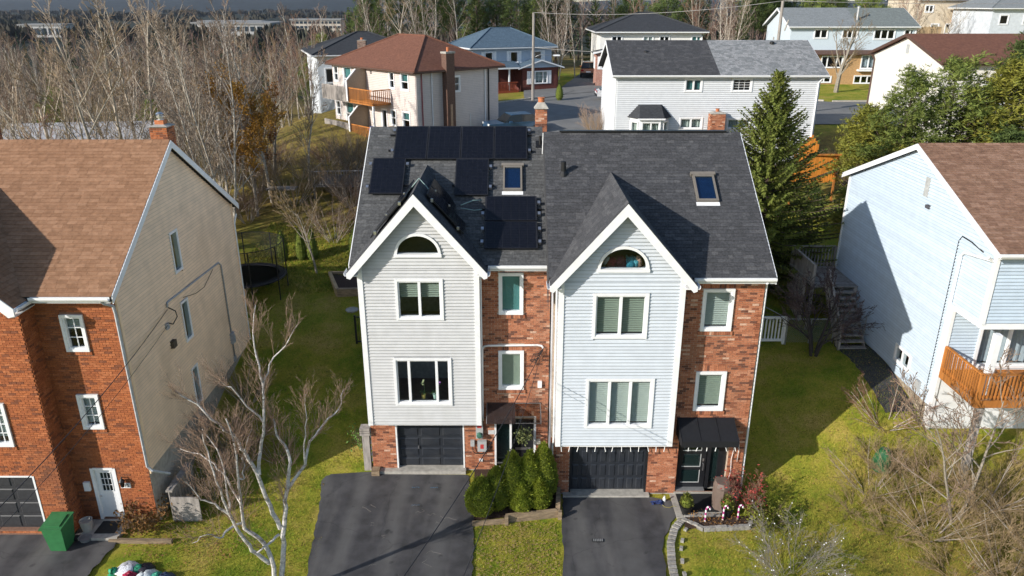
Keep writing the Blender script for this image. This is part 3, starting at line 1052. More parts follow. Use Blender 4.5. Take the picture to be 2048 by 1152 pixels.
    while y < yk - .1:
        t = random.Random(int(y * 100)).random()
        e = y + .3
        rc.add([(xc - .12, y, zp - .12 * s + .02), (xc - .12, e, zp - .12 * s + .02), (xc, e, zp + .03), (xc, y, zp + .03),
                (xc + .12, y, zp - .12 * s + .02), (xc + .12, e, zp - .12 * s + .02)], [(0, 1, 2, 3), (3, 2, 5, 4)], t)
        y = e
    rc.build('dormer_ridge_cap', SH_DARK, dr_o)
    # soffit, rake boards and gutters of the dormer
    FR = Frame(0, yf, 0)
    h = .30
    for sg in (-1, 1):
        rb = MB(FR)
        pl = [(xc, zp - .01), (xc + sg * (hw + .03), zee - .01 - .03 * s), (xc + sg * (hw + .03), zee - .19), (xc + sg * (hw - .08), zee - .23), (xc, zp - .01 - h / cs * .82)]
        rb.prism(pl, -.02, .03).build('rake_board', W_TRIM, root)
        sf = MB()
        sf.slab([(xc, yf + .02, zp - .12), (xc, yb - .53, zp - .12), (xc + sg * hw, yb - .53, zee - .12), (xc + sg * hw, yf + .02, zee - .12)], .02)
        sf.build('soffit', W_TRIM, root)
        fr = Frame(xc - hw - .02, ye + .1, -90) if sg < 0 else Frame(xc + hw + .02, yf - .02, 90)
        Lg = ye + .1 - yf
        MB(fr).prism_u([(n, zee - .13 + z) for n, z in gutter_profile(.1)], 0, Lg).build('gutter', W_TRIM, root)
        MB().box(min(xc + sg * hw, br if sg > 0 else bl), max(xc + sg * hw, br if sg > 0 else bl), yf + .03, yb, zee - .15, zee - .12).build('soffit', W_TRIM, root)
    # --- main roof
    u0 = xl - .19 if not R else 1.12
    u1 = xr + .16 if R else 1.115
    FM = Frame(u0, yb, 0)
    dlo, dhi = xc - hw - u0, xc + hw - u0

    def skip(u, v):
        # under the dormer
        if not (dlo < u < dhi): return False
        yy = yb - .4 + v * math.cos(math.atan(slope))
        zz = eave + slope * (yy - yb + .4)
        return zz < zp - s * abs(u + u0 - xc) - .25
    gut = (xc + hw + .04 - u0, u1 - u0)
    roof, zr = gable_roof(root, FM, u1 - u0, dp, eave, slope, ov=.4, orl=0, orr=0, m=SH_DARK, sh=SH_DARK if R else SH_GREY, seed=21 if R else 22, limit=180,
                          rake='right' if R else 'left', gut=gut, skip=skip)
    if R:
        MB(FM).box(.55, u1 - u0 - .5, -dp / 2 - .1, -dp / 2 + .1, zr + .03, zr + .075).build('ridge_vent', BLKMET, roof)
        # step between the two roofs
        st = MB(Frame(u0, yb, 0))
        st.prism_u([(.4, eave - .02), (-dp / 2, zr - .02), (-dp / 2 - 1.2, zr - .9), (-dp / 2 - 1.2, zr - 1.6), (-dp / 2, zr - 1.1), (.4, eave - 1.1)], -.012, -.002)
        st.build('step_flashing', SH_DARK, roof)
    return root, F, FBY, roof, dict(xc=xc, yb=yb, yf=yf, yk=yk, hw=hw, zp=zp, s=s, zee=zee, eave=eave, slope=slope, dp=dp, dr=dr, gd=gd, zb=zb, bl=bl, br=br, hr=hr, xr=xr, xl=xl)


RR, RF, RFB, RROOF, RP = unit('R')
LR, LF, LFB, LROOF, LP = unit('L')


def roof_pt(P, x, y, h=0.0):
    z = P['eave'] + P['slope'] * (y - P['yb'] + .4)
    n = Vector((0, -P['slope'], 1)).normalized()
    return Vector((x, y, z)) + n * h


def roof_box(P, x0, x1, y0, y1, h0, h1, mb=None):
    mb = mb or MB()
    c = [roof_pt(P, x, y, h) for h in (h0, h1) for x, y in ((x0, y0), (x1, y0), (x1, y1), (x0, y1))]
    return mb.add([tuple(q) for q in c], BOXF)


def roof_ring(P, x0, x1, y0, y1, h0, h1, w):
    m = MB()
    roof_box(P, x0, x1, y0, y0 + w, h0, h1, m); roof_box(P, x0, x1, y1 - w, y1, h0, h1, m)
    roof_box(P, x0, x0 + w, y0 + w, y1 - w, h0, h1 - .002, m); roof_box(P, x1 - w, x1, y0 + w, y1 - w, h0, h1 - .002, m)
    return m


SKYF = mat('taupe_skylight_frame', (.19, .17, .145), rough=.5, var=.1)


def skylight(P, roof, x0, x1, y0, y1):
    fr = roof_ring(P, x0, x1, y0, y1, .0, .12, .06).build('skylight', SKYF, roof)
    roof_box(P, x0 + .07, x1 - .07, y0 + .07, y1 - .07, .085, .092).build('pane', GLASS_SKY, fr)
    roof_box(P, x0 + .07, x1 - .07, y0 + .07, y1 - .07, .0, .02).build('shaft', mat('skylight_blind', (.06, .10, .15), rough=.6), fr)
    roof_box(P, x0 - .03, x1 + .03, y0 - .13, y0 - .005, .015, .03).build('apron_flashing', W_TRIM, fr)
    roof_box(P, x0 - .06, x1 + .06, y1 + .002, y1 + .10, .0, .13).build('top_cover', SKYF, fr)


skylight(RP, RROOF, 6.04, 6.74, 23.86, 24.82)
skylight(LP, LROOF, -.31, .35, 25.1, 26.04)
# plumbing vents
for P, ro, x, y in ((RP, RROOF, 1.73, 24.93),):
    b = roof_pt(P, x, y)
    v = MB().lathe((b.x, b.y, b.z - .1), [(.15, .03), (.13, .12), (.09, .2), (.085, .52), (.06, .525)], 12).build('vent_pipe', BLKMET, ro, smooth=False)
b = roof_pt(LP, 1.01, 27.0)
v = MB(); roof_box(LP, .85, 1.13, 26.85, 27.15, .012, .03, v); v.tube([tuple(b), tuple(b + Vector((0, 0, .32)))], .05, 8)
v.build('vent_pipe', BLKMET, LROOF)
b = roof_pt(LP, 1.08, 26.6)
MB().tube([tuple(b), tuple(b + Vector((0.02, .02, .75)))], .018, 6).build('mast', W_TRIM, LROOF)


def panel_frame(pts, root, vertical=False):
    """pts: four corners of the panel's underside plane lifted above the roof"""
    a, b, c, d_ = [Vector(p) for p in pts]
    n = (b - a).cross(d_ - a).normalized()
    if n.z < 0: n = -n
    mb = MB()
    t = .04
    q = [a, b, c, d_]
    mb.add([tuple(p) for p in q] + [tuple(p + n * t) for p in q], BOXF)
    fr = mb.build('solar_panel', mat('panel_backsheet', (.017, .0175, .021), rough=.4), root)
    nu, nv = 6, 10
    ce = MB()
    for i in range(nu):
        for j in range(nv):
            def pt(u, v): return a + (b - a) * (.03 + .94 * u) + (d_ - a) * (.02 + .96 * v)
            e = .010
            u0, u1 = (i + e * 2) / nu, (i + 1 - e * 2) / nu
            v0, v1 = (j + e * 2) / nv, (j + 1 - e * 2) / nv
            h = n * (t + .002)
            ce.add([tuple(pt(u0, v0) + h), tuple(pt(u1, v0) + h), tuple(pt(u1, v1) + h), tuple(pt(u0, v1) + h)], [(0, 1, 2, 3)])
    ce.build('solar_cells', SOLAR, fr)
    # end clamps
    for p, e in ((a, b), (d_, c)):
        for k in (.12, .88):
            pass
    return fr


def roof_panel(x0, x1, y0, y1, clamps=()):
    pts = [roof_pt(LP, x, y, .1) for x, y in ((x0, y0), (x1, y0), (x1, y1), (x0, y1))]
    fr = panel_frame(pts, LROOF)
    for cx, cy in clamps:
        mb = MB(); roof_box(LP, cx - .045, cx + .045, cy - .05, cy + .05, .02, .155, mb)
        mb.build('clamp', STEEL, fr)


for i in range(4):
    x0 = -4.19 + i * 1.187
    cl = []
    if i == 0: cl = [(x0 - .06, 26.65), (x0 - .06, 27.5)]
    if i == 3: cl = [(x0 + 1.25, 26.65), (x0 + 1.25, 27.5)]
    roof_panel(x0, x0 + 1.17, 26.30, 27.68, cl)
roof_panel(-4.87, -3.72, 24.93, 26.33, [(-4.94, 25.2), (-4.94, 26.1), (-3.65, 26.1)])
roof_panel(-1.96, -.81, 24.88, 26.30, [(-.74, 25.2), (-.74, 26.0)])
roof_panel(-.90, .83, 23.94, 24.83, [(.90, 24.2), (.90, 24.6), (-.97, 24.2)])
roof_panel(-.90, .83, 22.96, 23.90, [(.90, 23.2), (.90, 23.65), (-.97, 23.2), (-.97, 23.65)])
for r, (x0, x1, y) in enumerate([(-4.4, .72, 26.7), (-4.4, .72, 27.35), (-5.0, -3.55, 25.3), (-2.05, -.6, 25.3), (-1.05, 1.0, 23.3), (-1.05, 1.0, 24.4)]):
    mb = MB(); roof_box(LP, x0, x1, y - .02, y + .02, .03, .09, mb); mb.build('mounting_rail', BLKMET, LROOF)
for sg in (-1, 1):
    P = LP
    cs = math.cos(math.atan(P['s'])); nn = Vector((sg * P['s'], 0, 1)).normalized()
    def dp_(y, t):
        return Vector((P['xc'] + sg * t * cs, y, P['zp'] - P['s'] * t * cs)) + nn * .1
    rows = [(22.15, 23.3, .28, 2.0), (23.34, 24.5, .28, 1.7)] if sg < 0 else [(22.75, 23.85, .35, 2.05), (23.9, 24.95, .35, 1.5)]
    for y0, y1, t0, t1 in rows:
        fr = panel_frame([dp_(y0, t1), dp_(y1, t1), dp_(y1, t0), dp_(y0, t0)], LROOF)
        for t in (t0 + .25, t1 - .25):
            c = dp_(y0 - .05, t) + nn * .02
            MB().box(c.x - .04, c.x + .04, c.y - .04, c.y + .04, c.z - .05, c.z + .05).build('clamp', STEEL, fr)
CONDT = mat('pale_green_conduit', (.25, .36, .34), rough=.5)
p0 = roof_pt(LP, -1.7, 24.3, .25); p1 = roof_pt(LP, -1.0, 24.65, .18); pm = (p0 + p1) / 2 + Vector((.05, .1, .1))
MB().tube([tuple(p0 + Vector((0, 0, .1))), tuple(pm), tuple(p1)], .02, 6).build('conduit', CONDT, LROOF, smooth=True)
p1b = roof_pt(LP, -1.0, 24.35, .12)
MB().tube([tuple(p0), tuple((p0 + p1b) / 2 + Vector((.1, 0, -.05))), tuple(p1b)], .015, 6).build('conduit', CONDT, LROOF, smooth=True)
k = Vector((LP['xc'], 23.6, LP['zp'] + .06))
MB().tube([tuple(k + Vector((-.3, -.1, -.3))), tuple(k + Vector((0, 0, .06))), tuple(k + Vector((.25, -.1, -.2))), tuple(k + Vector((.4, -.25, -.38)))], .018, 6).build('conduit', CONDT, LROOF, smooth=True)

# chimney of the left half, behind its ridge
def chimney(root, x, y, w, d, z0, z1, m=BRICK, pots=1, cap=CONC, seed=5, neck=0.0, metal=False, mw=7, wts=None):
    ch = MB().box(x - w / 2, x + w / 2, y - d / 2, y + d / 2, z0, z1).build('chimney', MORTAR, root)
    for fr, ww in ((Frame(x - w / 2, y - d / 2, 0), w), (Frame(x + w / 2, y - d / 2, 90), d), (Frame(x - w / 2, y + d / 2, -90), d)):
        rng = random.Random(seed)
        n = int((z1 - z0 - .02) / .0745)
        for i in range(n):
            off = (i % 2) * .1075
            k = -1
            while True:
                a = off + k * .215; b = a + .204; k += 1
                if a > ww: break
                a, b = max(a, 0), min(b, ww)
                if b - a < .03: continue
                bb = MB(fr).box(a, b, -.02, .012, z0 + i * .0745, z0 + i * .0745 + .0635, rng.choices(range(mw), wts or [5, 6, 6, 5, 4, 6, 1.6])[0] / (mw - 1))
                bb.build('brick', m, ch)
    c = MB()
    e = .06
    if neck:
        c.add([(x - w / 2 - e, y - d / 2 - e, z1), (x + w / 2 + e, y - d / 2 - e, z1), (x + w / 2 + e, y + d / 2 + e, z1), (x - w / 2 - e, y + d / 2 + e, z1),
               (x - w * .28, y - d * .28, z1 + neck), (x + w * .28, y - d * .28, z1 + neck), (x + w * .28, y + d * .28, z1 + neck), (x - w * .28, y + d * .28, z1 + neck)], BOXF)
        zt = z1 + neck
    else:
        c.box(x - w / 2 - e, x + w / 2 + e, y - d / 2 - e, y + d / 2 + e, z1, z1 + .1); zt = z1 + .1
    c.build('chimney_cap', cap, ch)
    if metal:
        MB().box(x - .15, x + .15, y - .15, y + .15, zt - .05, zt + .13).build('flue_base', mat('flue_tile', (.5, .17, .07), rough=.8), ch)
        MB().lathe((x, y, zt + .13), [(.12, 0), (.12, .02), (.07, .02), (.07, .08), (.12, .09), (.12, .15), (.07, .16), (.07, .19), (.13, .2), (.08, .25), (.02, .27)], 14).build('metal_cowl', STEEL, ch, smooth=False)
    else:
        MB().lathe((x, y, zt - .03), [(.12, 0), (.115, .17), (.135, .17), (.135, .2), (.09, .2)], 12).build('chimney_pot', mat('flue_tile', (.5, .17, .07), rough=.8), ch)
    return ch


chimney(LR, 1.10, 28.75, .42, .42, 10.9, 12.27, neck=.22)
# ------------------------------------------------------------------ doors, garage doors and fittings of the two halves
garage_door(RR, RF, 1.96, 4.61, .11, 2.28, 4, 8, GARD)
garage_door(LR, LF, -4.11, -1.69, .29, 2.36, 5, 3, GARD, handle=(-3.35, 1.05))
for F, gd, z, rt in ((RF, (1.96, 4.61), 2.3, RR), (LF, (-4.11, -1.69), 2.38, LR)):
    for a, b in ((gd[0] - .002, gd[0] + .05), (gd[1] - .05, gd[1] + .002)):
        MB(F).box(a, b, -.15, .02, .05, z - .02).build('door_jamb', W_TRIM if rt is LR else BLACKP, rt)
    MB(F).box(gd[0], gd[1], -.3, -.165, -.1, z + .3).build('header', BLKMET, rt)

# right entrance: dark recess, door with three lights, sidelight
dz0, dz1 = .16, 2.3
MB(RF).box(5.63, 7.34, -.32, -.25, dz0, dz1).build('door_surround', BLACKP, RR)
MB(RF).box(5.60, 7.36, -.26, .06, -.2, dz0).build('doorstep', CONC, RR)
MB(RF).box(5.66, 6.66, -.24, -.02, dz0, dz0 + .035).build('threshold', METAL, RR)
d = MB(RF).box(5.72, 6.66, -.25, -.20, dz0 + .04, dz1 - .05).build('door', BLACKP, RR)
DGLASS = glass_mat('door_glass', tint=(.10, .17, .17), ior=1.6, body=.35, bodycol=(.03, .06, .06))
for z in (.42, 1.06, 1.70):
    MB(RF).box(5.86, 6.46, -.199, -.19, z, z + .48).build('pane', DGLASS, d)
    fr = MB(RF)
    fr.box(5.84, 6.48, -.2, -.178, z - .03, z - .0); fr.box(6.46, 6.485, -.2, -.178, z, z + .48)
    fr.build('glazing_bead', GREYB, d)
hd = MB(RF); hd.tube([(6.57, -.19, 1.18), (6.57, -.13, 1.16), (6.57, -.13, .92), (6.57, -.19, .9)], .014, 6); hd.box(6.545, 6.595, -.2, -.185, 1.25, 1.36)
hd.build('handle', STEEL, d)
MB(RF).box(6.80, 7.06, -.249, -.235, dz0 + .25, dz1 - .1).build('sidelight', DGLASS, RR)
s_ = MB(RF); s_.box(6.70, 6.80, -.25, -.16, dz0, dz1); s_.box(7.06, 7.34, -.25, -.17, dz0, dz1); s_.build('door_post', BLACKP, RR)
# black fabric awning
AW = mat('black_awning_fabric', (.011, .012, .015), rough=.65, var=.15, scale=3)
aw = MB(RF)
x0, x1 = 5.50, 7.36
aw.slab([(x0, .02, 3.10), (x1, .02, 3.10), (x1, .86, 2.70), (x0, .86, 2.70)], .012)
aw.box(x0, x1, .85, .862, 2.48, 2.70)
A = aw.build('awning', AW, RR)
for xx in (x0, x1):
    MB(RF).prism_u([(.02, 3.09), (.86, 2.69), (.86, 2.50), (.02, 2.50)], xx - .006, xx + .006).build('awning_side', AW, A)
    MB(RF).tube([(xx, .03, 2.52), (xx, .86, 2.52)], .014, 6).build('awning_bar', BLKMET, A)
for k in range(4):
    u = x0 + (x1 - x0) * k / 3
    MB(RF).tube([(u, .03, 3.115), (u, .86, 2.715)], .009, 5).build('awning_rib', AW, A)
# left entrance
MB(LF).box(-.62, .84, -.34, -.26, .38, 2.46).build('door_surround', BLACKP, LR)
MB(LF).box(-.66, .88, -.26, .08, -.1, .40).build('doorstep', CONC, LR)
d = MB(LF).box(.02, .76, -.26, -.21, .43, 2.36).build('door', BLACKP, LR)
MB(LF).box(.12, .66, -.209, -.20, .95, 1.05).build('letter_plate', STEEL, d)
MB(LF).box(.06, .10, -.21, -.16, 1.25, 1.4).build('handle', STEEL, d)
MB(LF).box(-.52, -.08, -.259, -.25, .5, 2.3).build('sidelight', DGLASS, LR)
for a, b in ((-.62, -.555), (-.085, -.01), (.775, .845)):
    MB(LF).box(a, b, -.27, .02, .40, 2.46).build('door_post', W_TRIM, LR)
MB(LF).box(-.555, .775, -.27, .0, 2.39, 2.46).build('door_head', GREYB, LR)
# smoked door canopy on a metal frame
cp = MB(LF)
ca, cb = -.86, .98
for u in (ca, (ca + cb) / 2 - .0, cb):
    cp.tube([(u, .02, 2.98), (u, .75, 2.62)], .018, 6); cp.tube([(u, .02, 2.40), (u, .75, 2.60)], .014, 6)
cp.tube([(ca, .02, 2.98), (cb, .02, 2.98)], .018, 6); cp.tube([(ca, .75, 2.62), (cb, .75, 2.62)], .018, 6)
C_ = cp.build('door_canopy', METAL, LR)
MB(LF).slab([(ca, .01, 3.01), (.12, .01, 3.01), (.12, .80, 2.63), (ca, .80, 2.63)], .008).build('canopy_sheet', SMOKED, C_)
MB(LF).slab([(.14, .01, 3.01), (cb, .01, 3.01), (cb, .80, 2.63), (.14, .80, 2.63)], .008).build('canopy_sheet', glass_mat('clear_polycarbonate', tint=(.8, .78, .76), ior=1.3), C_)
# meter, boxes and conduits on the left half
MB(LF).box(-1.27, -1.02, .012, .12, 1.62, 2.30).build('meter_base', GREYB, LR)
m_ = MB(LF); m_.lathe((-1.145, .12, 1.9), [(.09, 0)], 12) if False else None
mt = MB(lambda u, n, z: LF(-1.145 + u, .12 + z, 1.78 + n)); mt.lathe((0, 0, 0), [(.10, 0), (.10, .05), (.085, .12), (.03, .13)], 14); mt.build('electric_meter', mat('meter_glass', (.06, .16, .12), rough=.2), LR)
bx = MB(LF).box(-1.22, -.90, .012, .15, 1.10, 1.52).build('disconnect_box', GREYB, LR)
MB(LF).box(-1.12, -1.0, .151, .153, 1.22, 1.40).build('warning_label', RED, bx)
MB(LF).box(-1.22, -1.07, .121, .123, 2.05, 2.18).build('warning_label', RED, LR)
MB(LF).box(-1.47, -1.33, .012, .1, 1.28, 1.52).build('junction_box', GREYB, LR)
MB(LF).tube([(-1.4, .06, 1.28), (-1.38, .1, 1.08), (-1.3, .1, 1.0), (-1.05, .08, .98), (-.93, .08, 1.12)], .018, 6).build('cable', RUBBER, LR, smooth=True)
MB(LF).box(-.84, -.62, .012, .03, 1.74, 1.90).build('number_plaque', mat('grey_plaque', (.55, .55, .55), rough=.5), LR)
MB(LF).box(-1.18, -1.05, .012, .04, .62, .73).build('outlet_cover', W_TRIM, LR)
MB(LF).box(.88, 1.02, .012, .09, 3.62, 3.86).build('vent_hood', W_TRIM, LR)
MB(LF).tube([(-1.02, .05, 2.3), (-1.0, .05, 5.05), (-.94, .05, 5.17), (-.8, .05, 5.2), (.85, .05, 5.22), (1.0, .06, 5.2), (1.05, .1, 5.12)], .036, 8).build('service_conduit', W_VINYL, LR, smooth=True)
MB(LF).tube([(-1.2, .06, 2.3), (-1.2, .06, 2.46)], .04, 8).build('service_conduit', GREYB, LR, smooth=True)
MB(LF).box(.86, 1.0, .012, .1, 1.35, 1.55).build('wall_lamp', mat('lamp_glass', (.6, .58, .5), rough=.4), LR)
# cable tangle by the weatherhead
rng = random.Random(8)
for i in range(5):
    p = [(1.05, .1, 5.1)]
    for k in range(5): p.append((.95 - .07 * k + rng.uniform(-.12, .12), .08 + rng.uniform(0, .1), 4.95 - .09 * k + rng.uniform(-.1, .12)))
    MB(LF).tube(p, .009, 5).build('drip_loop', RUBBER, LR, smooth=True)
# downspouts
downspout(LR, LFB, [(LP['br'] + .09, -.2, 8.0), (LP['br'] + .09, -.2, 7.9), (LP['br'] + .09, -.2, 2.6)], r=.035)
downspout(RR, RFB, [(RP['bl'] - .10, -.3, 8.0), (RP['bl'] - .10, -.3, 2.3), (RP['bl'] - .12, -.45, 2.1), (RP['bl'] - .12, -.5, .3)], r=.035)
MB(RF).tube([(7.75, .45, 8.02), (7.8, .3, 7.93), (7.88, .06, 7.85), (7.92, -.05, 7.7), (7.93, -.06, .2)], .035, 6).build('downspout', W_TRIM, RR)
# stored clothes seen through the attic half-round window of the right half
cl = thing('clothes_pile', 'heap of colourful clothes behind the half-round attic window', 'clothes', (3.3, 21.6, 8.5))
rng = random.Random(3)
for i, (c, x, r) in enumerate([((.18, .02, .04), 3.05, .2), ((.03, .2, .28), 3.62, .2), ((.5, .5, .48), 2.95, .15), ((.12, .03, .05), 3.3, .22), ((.1, .35, .42), 3.75, .16), ((.5, .3, .22), 3.85, .12)]):
    b_ = MB()
    b_.lathe((x, 21.75, 8.19 + .2), [(r * .9, 0), (r * 1.15, .1), (r, .22), (r * .5, .3 + .06 * (i % 2)), (.02, .32)], 9)
    b_.v = [(a + rng.uniform(-.03, .03), b + rng.uniform(-.03, .03), c2 + rng.uniform(-.02, .02)) for a, b, c2 in b_.v]
    b_.build('garment', mat('garment_%d' % i, c, rough=.95, var=.5, scale=12), cl, smooth=True)
# orchids on the sill of the left bay
for i, (x, pot, fl) in enumerate(((-3.02, (.5, .38, .1), (.6, .6, .3)), (-2.62, (.45, .6, .5), (.55, .2, .6)))):
    t = thing('potted_orchid', ['yellow pot with white orchid on the inner window sill', 'mint green pot with purple orchid on the inner window sill'][i], 'plant', (x, 22.75, 3.38))
    MB().lathe((x, 22.62, 3.32), [(.06, 0), (.085, .16), (.09, .18), (.07, .18)], 12).build('pot', mat('pot_%d' % i, pot, rough=.4), t)
    MB().tube([(x, 22.62, 3.48), (x + .05, 22.6, 3.75), (x + .02 + .1 * i, 22.58, 3.95)], .008, 5).build('stem', mat('stem_green', (.07, .14, .03)), t)
    lf = MB()
    for k in range(5):
        a = k * 1.26; lf.add([(x, 22.62, 3.5), (x + .1 * math.cos(a - .3), 22.62 + .1 * math.sin(a - .3), 3.58), (x + .22 * math.cos(a), 22.62 + .2 * math.sin(a), 3.54), (x + .1 * math.cos(a + .3), 22.62 + .1 * math.sin(a + .3), 3.58)], [(0, 1, 2, 3)])
    lf.build('leaf', mat('stem_green', (.07, .14, .03)), t)
    fb = MB()
    for k in range(5): fb.lathe((x + .02 + .1 * i + rng.uniform(-.08, .08), 22.57, 3.86 + .04 * k), [(.01, 0), (.045, .02), (.02, .05)], 6)
    fb.build('flower', mat('orchid_%d' % i, fl), t)

# ------------------------------------------------------------------ left neighbour: orange brick house
H1 = thing('brick_house', 'orange brick house with beige vinyl side wall and brown shingle roof', 'house', (-15, 24, 0))
yb = 20.28; xw = -11.6; W1 = 10.6; x0 = xw - W1; dp = 9.8; g = -.3
F1 = Frame(0, yb, 0)
bayx = -14.02; ybay = 19.62
FB1 = Frame(0, ybay, 0)
win1 = [(-13.29, -12.60, 6.24, 7.43), (-13.33, -12.67, 3.57, 4.78)]
door1 = (-13.47, -12.68, .16, 2.10)
wall(H1, F1, bayx - .3, xw, g, 7.75, [hole(*w, k=.03) for w in win1] + [door1], MORTAR_D, name='front_wall')
nw = 5; wt5 = [3.2, 6, 5, 6, 3]
bricks(H1, F1, bayx, xw, .12, 7.8, list(win1) + [door1], BRICK_O, limit=150, seed=31, nw=5, wts=wt5, soldiers=[(w[0] - .05, w[1] + .05, w[2] - .12, w[2], .05) for w in win1], proud=.016)
wb1 = [(-16.2, -15.12, 3.36, 4.84)]
gd1 = (-17.2, -14.86, .22, 2.24)
wall(H1, FB1, x0 + 1.0, bayx, g, 8.0, [hole(*w, k=.03) for w in wb1] + [gd1], MORTAR_D, name='bay_front_wall')
bricks(H1, FB1, -17.8, bayx, .12, 8.0, list(wb1) + [gd1], BRICK_O, limit=150, seed=32, nw=5, wts=wt5, soldiers=[(w[0] - .05, w[1] + .05, w[2] - .12, w[2], .05) for w in wb1], proud=.016)
FS1 = Frame(bayx, ybay, 90)
wall(H1, FS1, 0, yb - ybay, g, 8.0, [], MORTAR_D, name='bay_side_wall')
bricks(H1, FS1, 0, yb - ybay, .12, 7.95, [], BRICK_O, limit=0, seed=33, nw=5, wts=wt5, proud=.016)
window(H1, F1, *win1[0], bars=(2, 3), blind='venetian', bm=BLIND, bd=.5)
window(H1, F1, *win1[1], bars=(2, 3), blind='venetian', bm=BLIND, bd=.97)
window(H1, FB1, *wb1[0], cols=(1, 1), bars=(2, 4), blind='venetian', bm=BLIND, bd=.9)
garage_door(H1, FB1, gd1[0], gd1[1], gd1[2], gd1[3], 4, 3, mat('charcoal_garage_paint', (.035, .036, .04), rough=.5))
t_ = MB(FB1); t_.box(gd1[1] - .01, gd1[1] + .05, -.15, .03, .1, gd1[3] + .03); t_.box(gd1[0], gd1[1] - .01, -.15, .03, gd1[3] - .005, gd1[3] + .05); t_.build('garage_trim', W_TRIM, H1)
d = MB(F1).box(-13.38, -12.74, -.1, -.05, .2, 2.05).build('door', GARD_W, H1)
fr = MB(F1); fr.box(-13.47, -13.38, -.12, .03, .16, 2.10); fr.box(-12.74, -12.66, -.12, .03, .16, 2.10); fr.box(-13.38, -12.74, -.12, .03, 2.05, 2.12); fr.build('door_frame', W_TRIM, H1)
MB(F1).box(-13.22, -12.88, -.049, -.044, 1.22, 1.92).build('pane', GLASS, d)
MB(F1).box(-13.2, -12.9, -.0495, -.0475, 1.24, 1.9).build('dark_backing', mat('dark_interior', (.02, .02, .022)), d)
gb = MB(F1)
for k in range(4): gb.box(-13.22 + .34 * k / 3 - .01, -13.22 + .34 * k / 3 + .01, -.05, -.03, 1.22, 1.92)
for k in range(4): gb.box(-13.22, -12.88, -.05, -.031, 1.22 + .7 * k / 3 - .01, 1.22 + .7 * k / 3 + .01)
gb.build('glazing_bar', GARD_W, d)
MB(F1).lathe((-13.33, -.03, 1.0), [(.03, 0), (.03, .05)], 8).build('handle', STEEL, d)
MB(F1).box(-13.74, -13.55, .016, .1, 1.30, 1.62).build('mailbox', W_TRIM, H1)
lp = MB(F1); lp.tube([(-12.45, .02, 1.78), (-12.45, .12, 1.85), (-12.45, .14, 1.78)], .02, 6); lp.lathe((-12.45, .14, 1.5), [(.05, 0), (.085, .2), (.1, .21), (.03, .3)], 8)
lp.build('wall_lantern', BLKMET, H1)
pq = MB(F1).box(-12.58, -12.26, .016, .04, 1.38, 1.56).build('number_plaque', W_TRIM, H1)


def text_mesh(name, s, size, F, u, n, z, m, parent):
    cu = bpy.data.curves.new(name, 'FONT'); cu.body = s; cu.size = size; cu.align_x = 'CENTER'; cu.extrude = .002; cu.offset = .004
    ob = bpy.data.objects.new(name, cu); COL.objects.link(ob)
    dg = bpy.context.evaluated_depsgraph_get()
    me = bpy.data.meshes.new_from_object(ob.evaluated_get(dg))
    bpy.data.objects.remove(ob); bpy.data.curves.remove(cu)
    me.materials.clear(); me.materials.append(m)
    o = bpy.data.objects.new(name, me); COL.objects.link(o); o.parent = parent
    o.location = Vector(F(u, n, z)) - ORG[parent.name]
    o.rotation_euler = (math.radians(90), 0, math.radians(F.rz))
    return o


text_mesh('house_number', '112', .15, F1, -12.42, .043, 1.415, BLKMET, pq)
MB(F1).box(-13.75, -12.5, .0, .95, -.2, .14).build('doorstep', CONC, H1)
MB(F1).box(-13.35, -12.7, .12, .72, .14, .155).build('doormat', RUBBER, H1)
# beige gable wall on the side
FG1 = Frame(xw, yb, 90)
slope1 = .667; ze1 = 8.15; ov1 = .38
zr1 = ze1 + slope1 * (dp / 2 + ov1)
wz = [(3.93, 4.55, 7.25, 8.72), (3.9, 4.5, 4.68, 6.2), (3.88, 4.42, 2.12, 3.64)]
top1 = lambda u: (ze1 + slope1 * (ov1 + min(u, dp - u))) - .17


def clip1(z):
    t = (z + .17 - ze1) / slope1 - ov1
    t = max(t, 0)
    return (t + .12, dp - t - .12) if z > top1(0) - .05 else (.12, dp - .12)


wm = MB(FG1)
for a, b, c, e in cells(0, dp, g, top1(0) - .02, [hole(*w, k=.03) for w in wz]):
    wm.box(a, b, -.18, -.004, c, e)
wm.prism([(0, top1(0) - .02), (wz[0][0] + .03, top1(0) - .02), (wz[0][0] + .03, top1(wz[0][0]) - .03)], -.18, -.004)
wm.prism([(dp, top1(0) - .02), (wz[0][1] - .03, top1(0) - .02), (wz[0][1] - .03, top1(wz[0][1]) - .03)], -.18, -.004)
wm.prism([(wz[0][0] + .03, wz[0][3] - .03), (wz[0][1] - .03, wz[0][3] - .03), (wz[0][1] - .03, top1(wz[0][1]) - .03), (wz[0][0] + .03, top1(wz[0][0]) - .03)], -.18, -.004)
wm.build('side_wall', SID_LH, H1)
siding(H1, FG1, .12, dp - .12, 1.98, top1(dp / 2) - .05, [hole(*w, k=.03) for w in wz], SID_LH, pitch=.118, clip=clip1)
for i, w in enumerate(wz): window(H1, FG1, *w, blind=None, cas=.06, sash=.03, proud=.07, pn=.045)
MB(FG1).box(.0, .12, -.05, .06, 1.9, top1(0)).build('corner_board', SID_LH, H1)
MB(FG1).box(dp - .12, dp, -.05, .06, 1.9, top1(0)).build('corner_board', SID_LH, H1)
MB(FG1).box(0, dp, -.1, .015, g, 1.97).build('foundation', CONC, H1)
wall(H1, Frame(xw, yb + dp, 180), 0, W1, g, 7.8, [], SID_LH, name='rear_wall')
for zz in (2.4, 5.2): MB().box(x0, xw - .2, yb + .2, yb + dp - .2, zz - .2, zz).build('floor', FLOORM, H1)
MB().box(-15.5, -15.4, yb - .3, yb + dp - .2, 0, 8).build('partition', INTW, H1)
FM1 = Frame(x0, yb, 0)
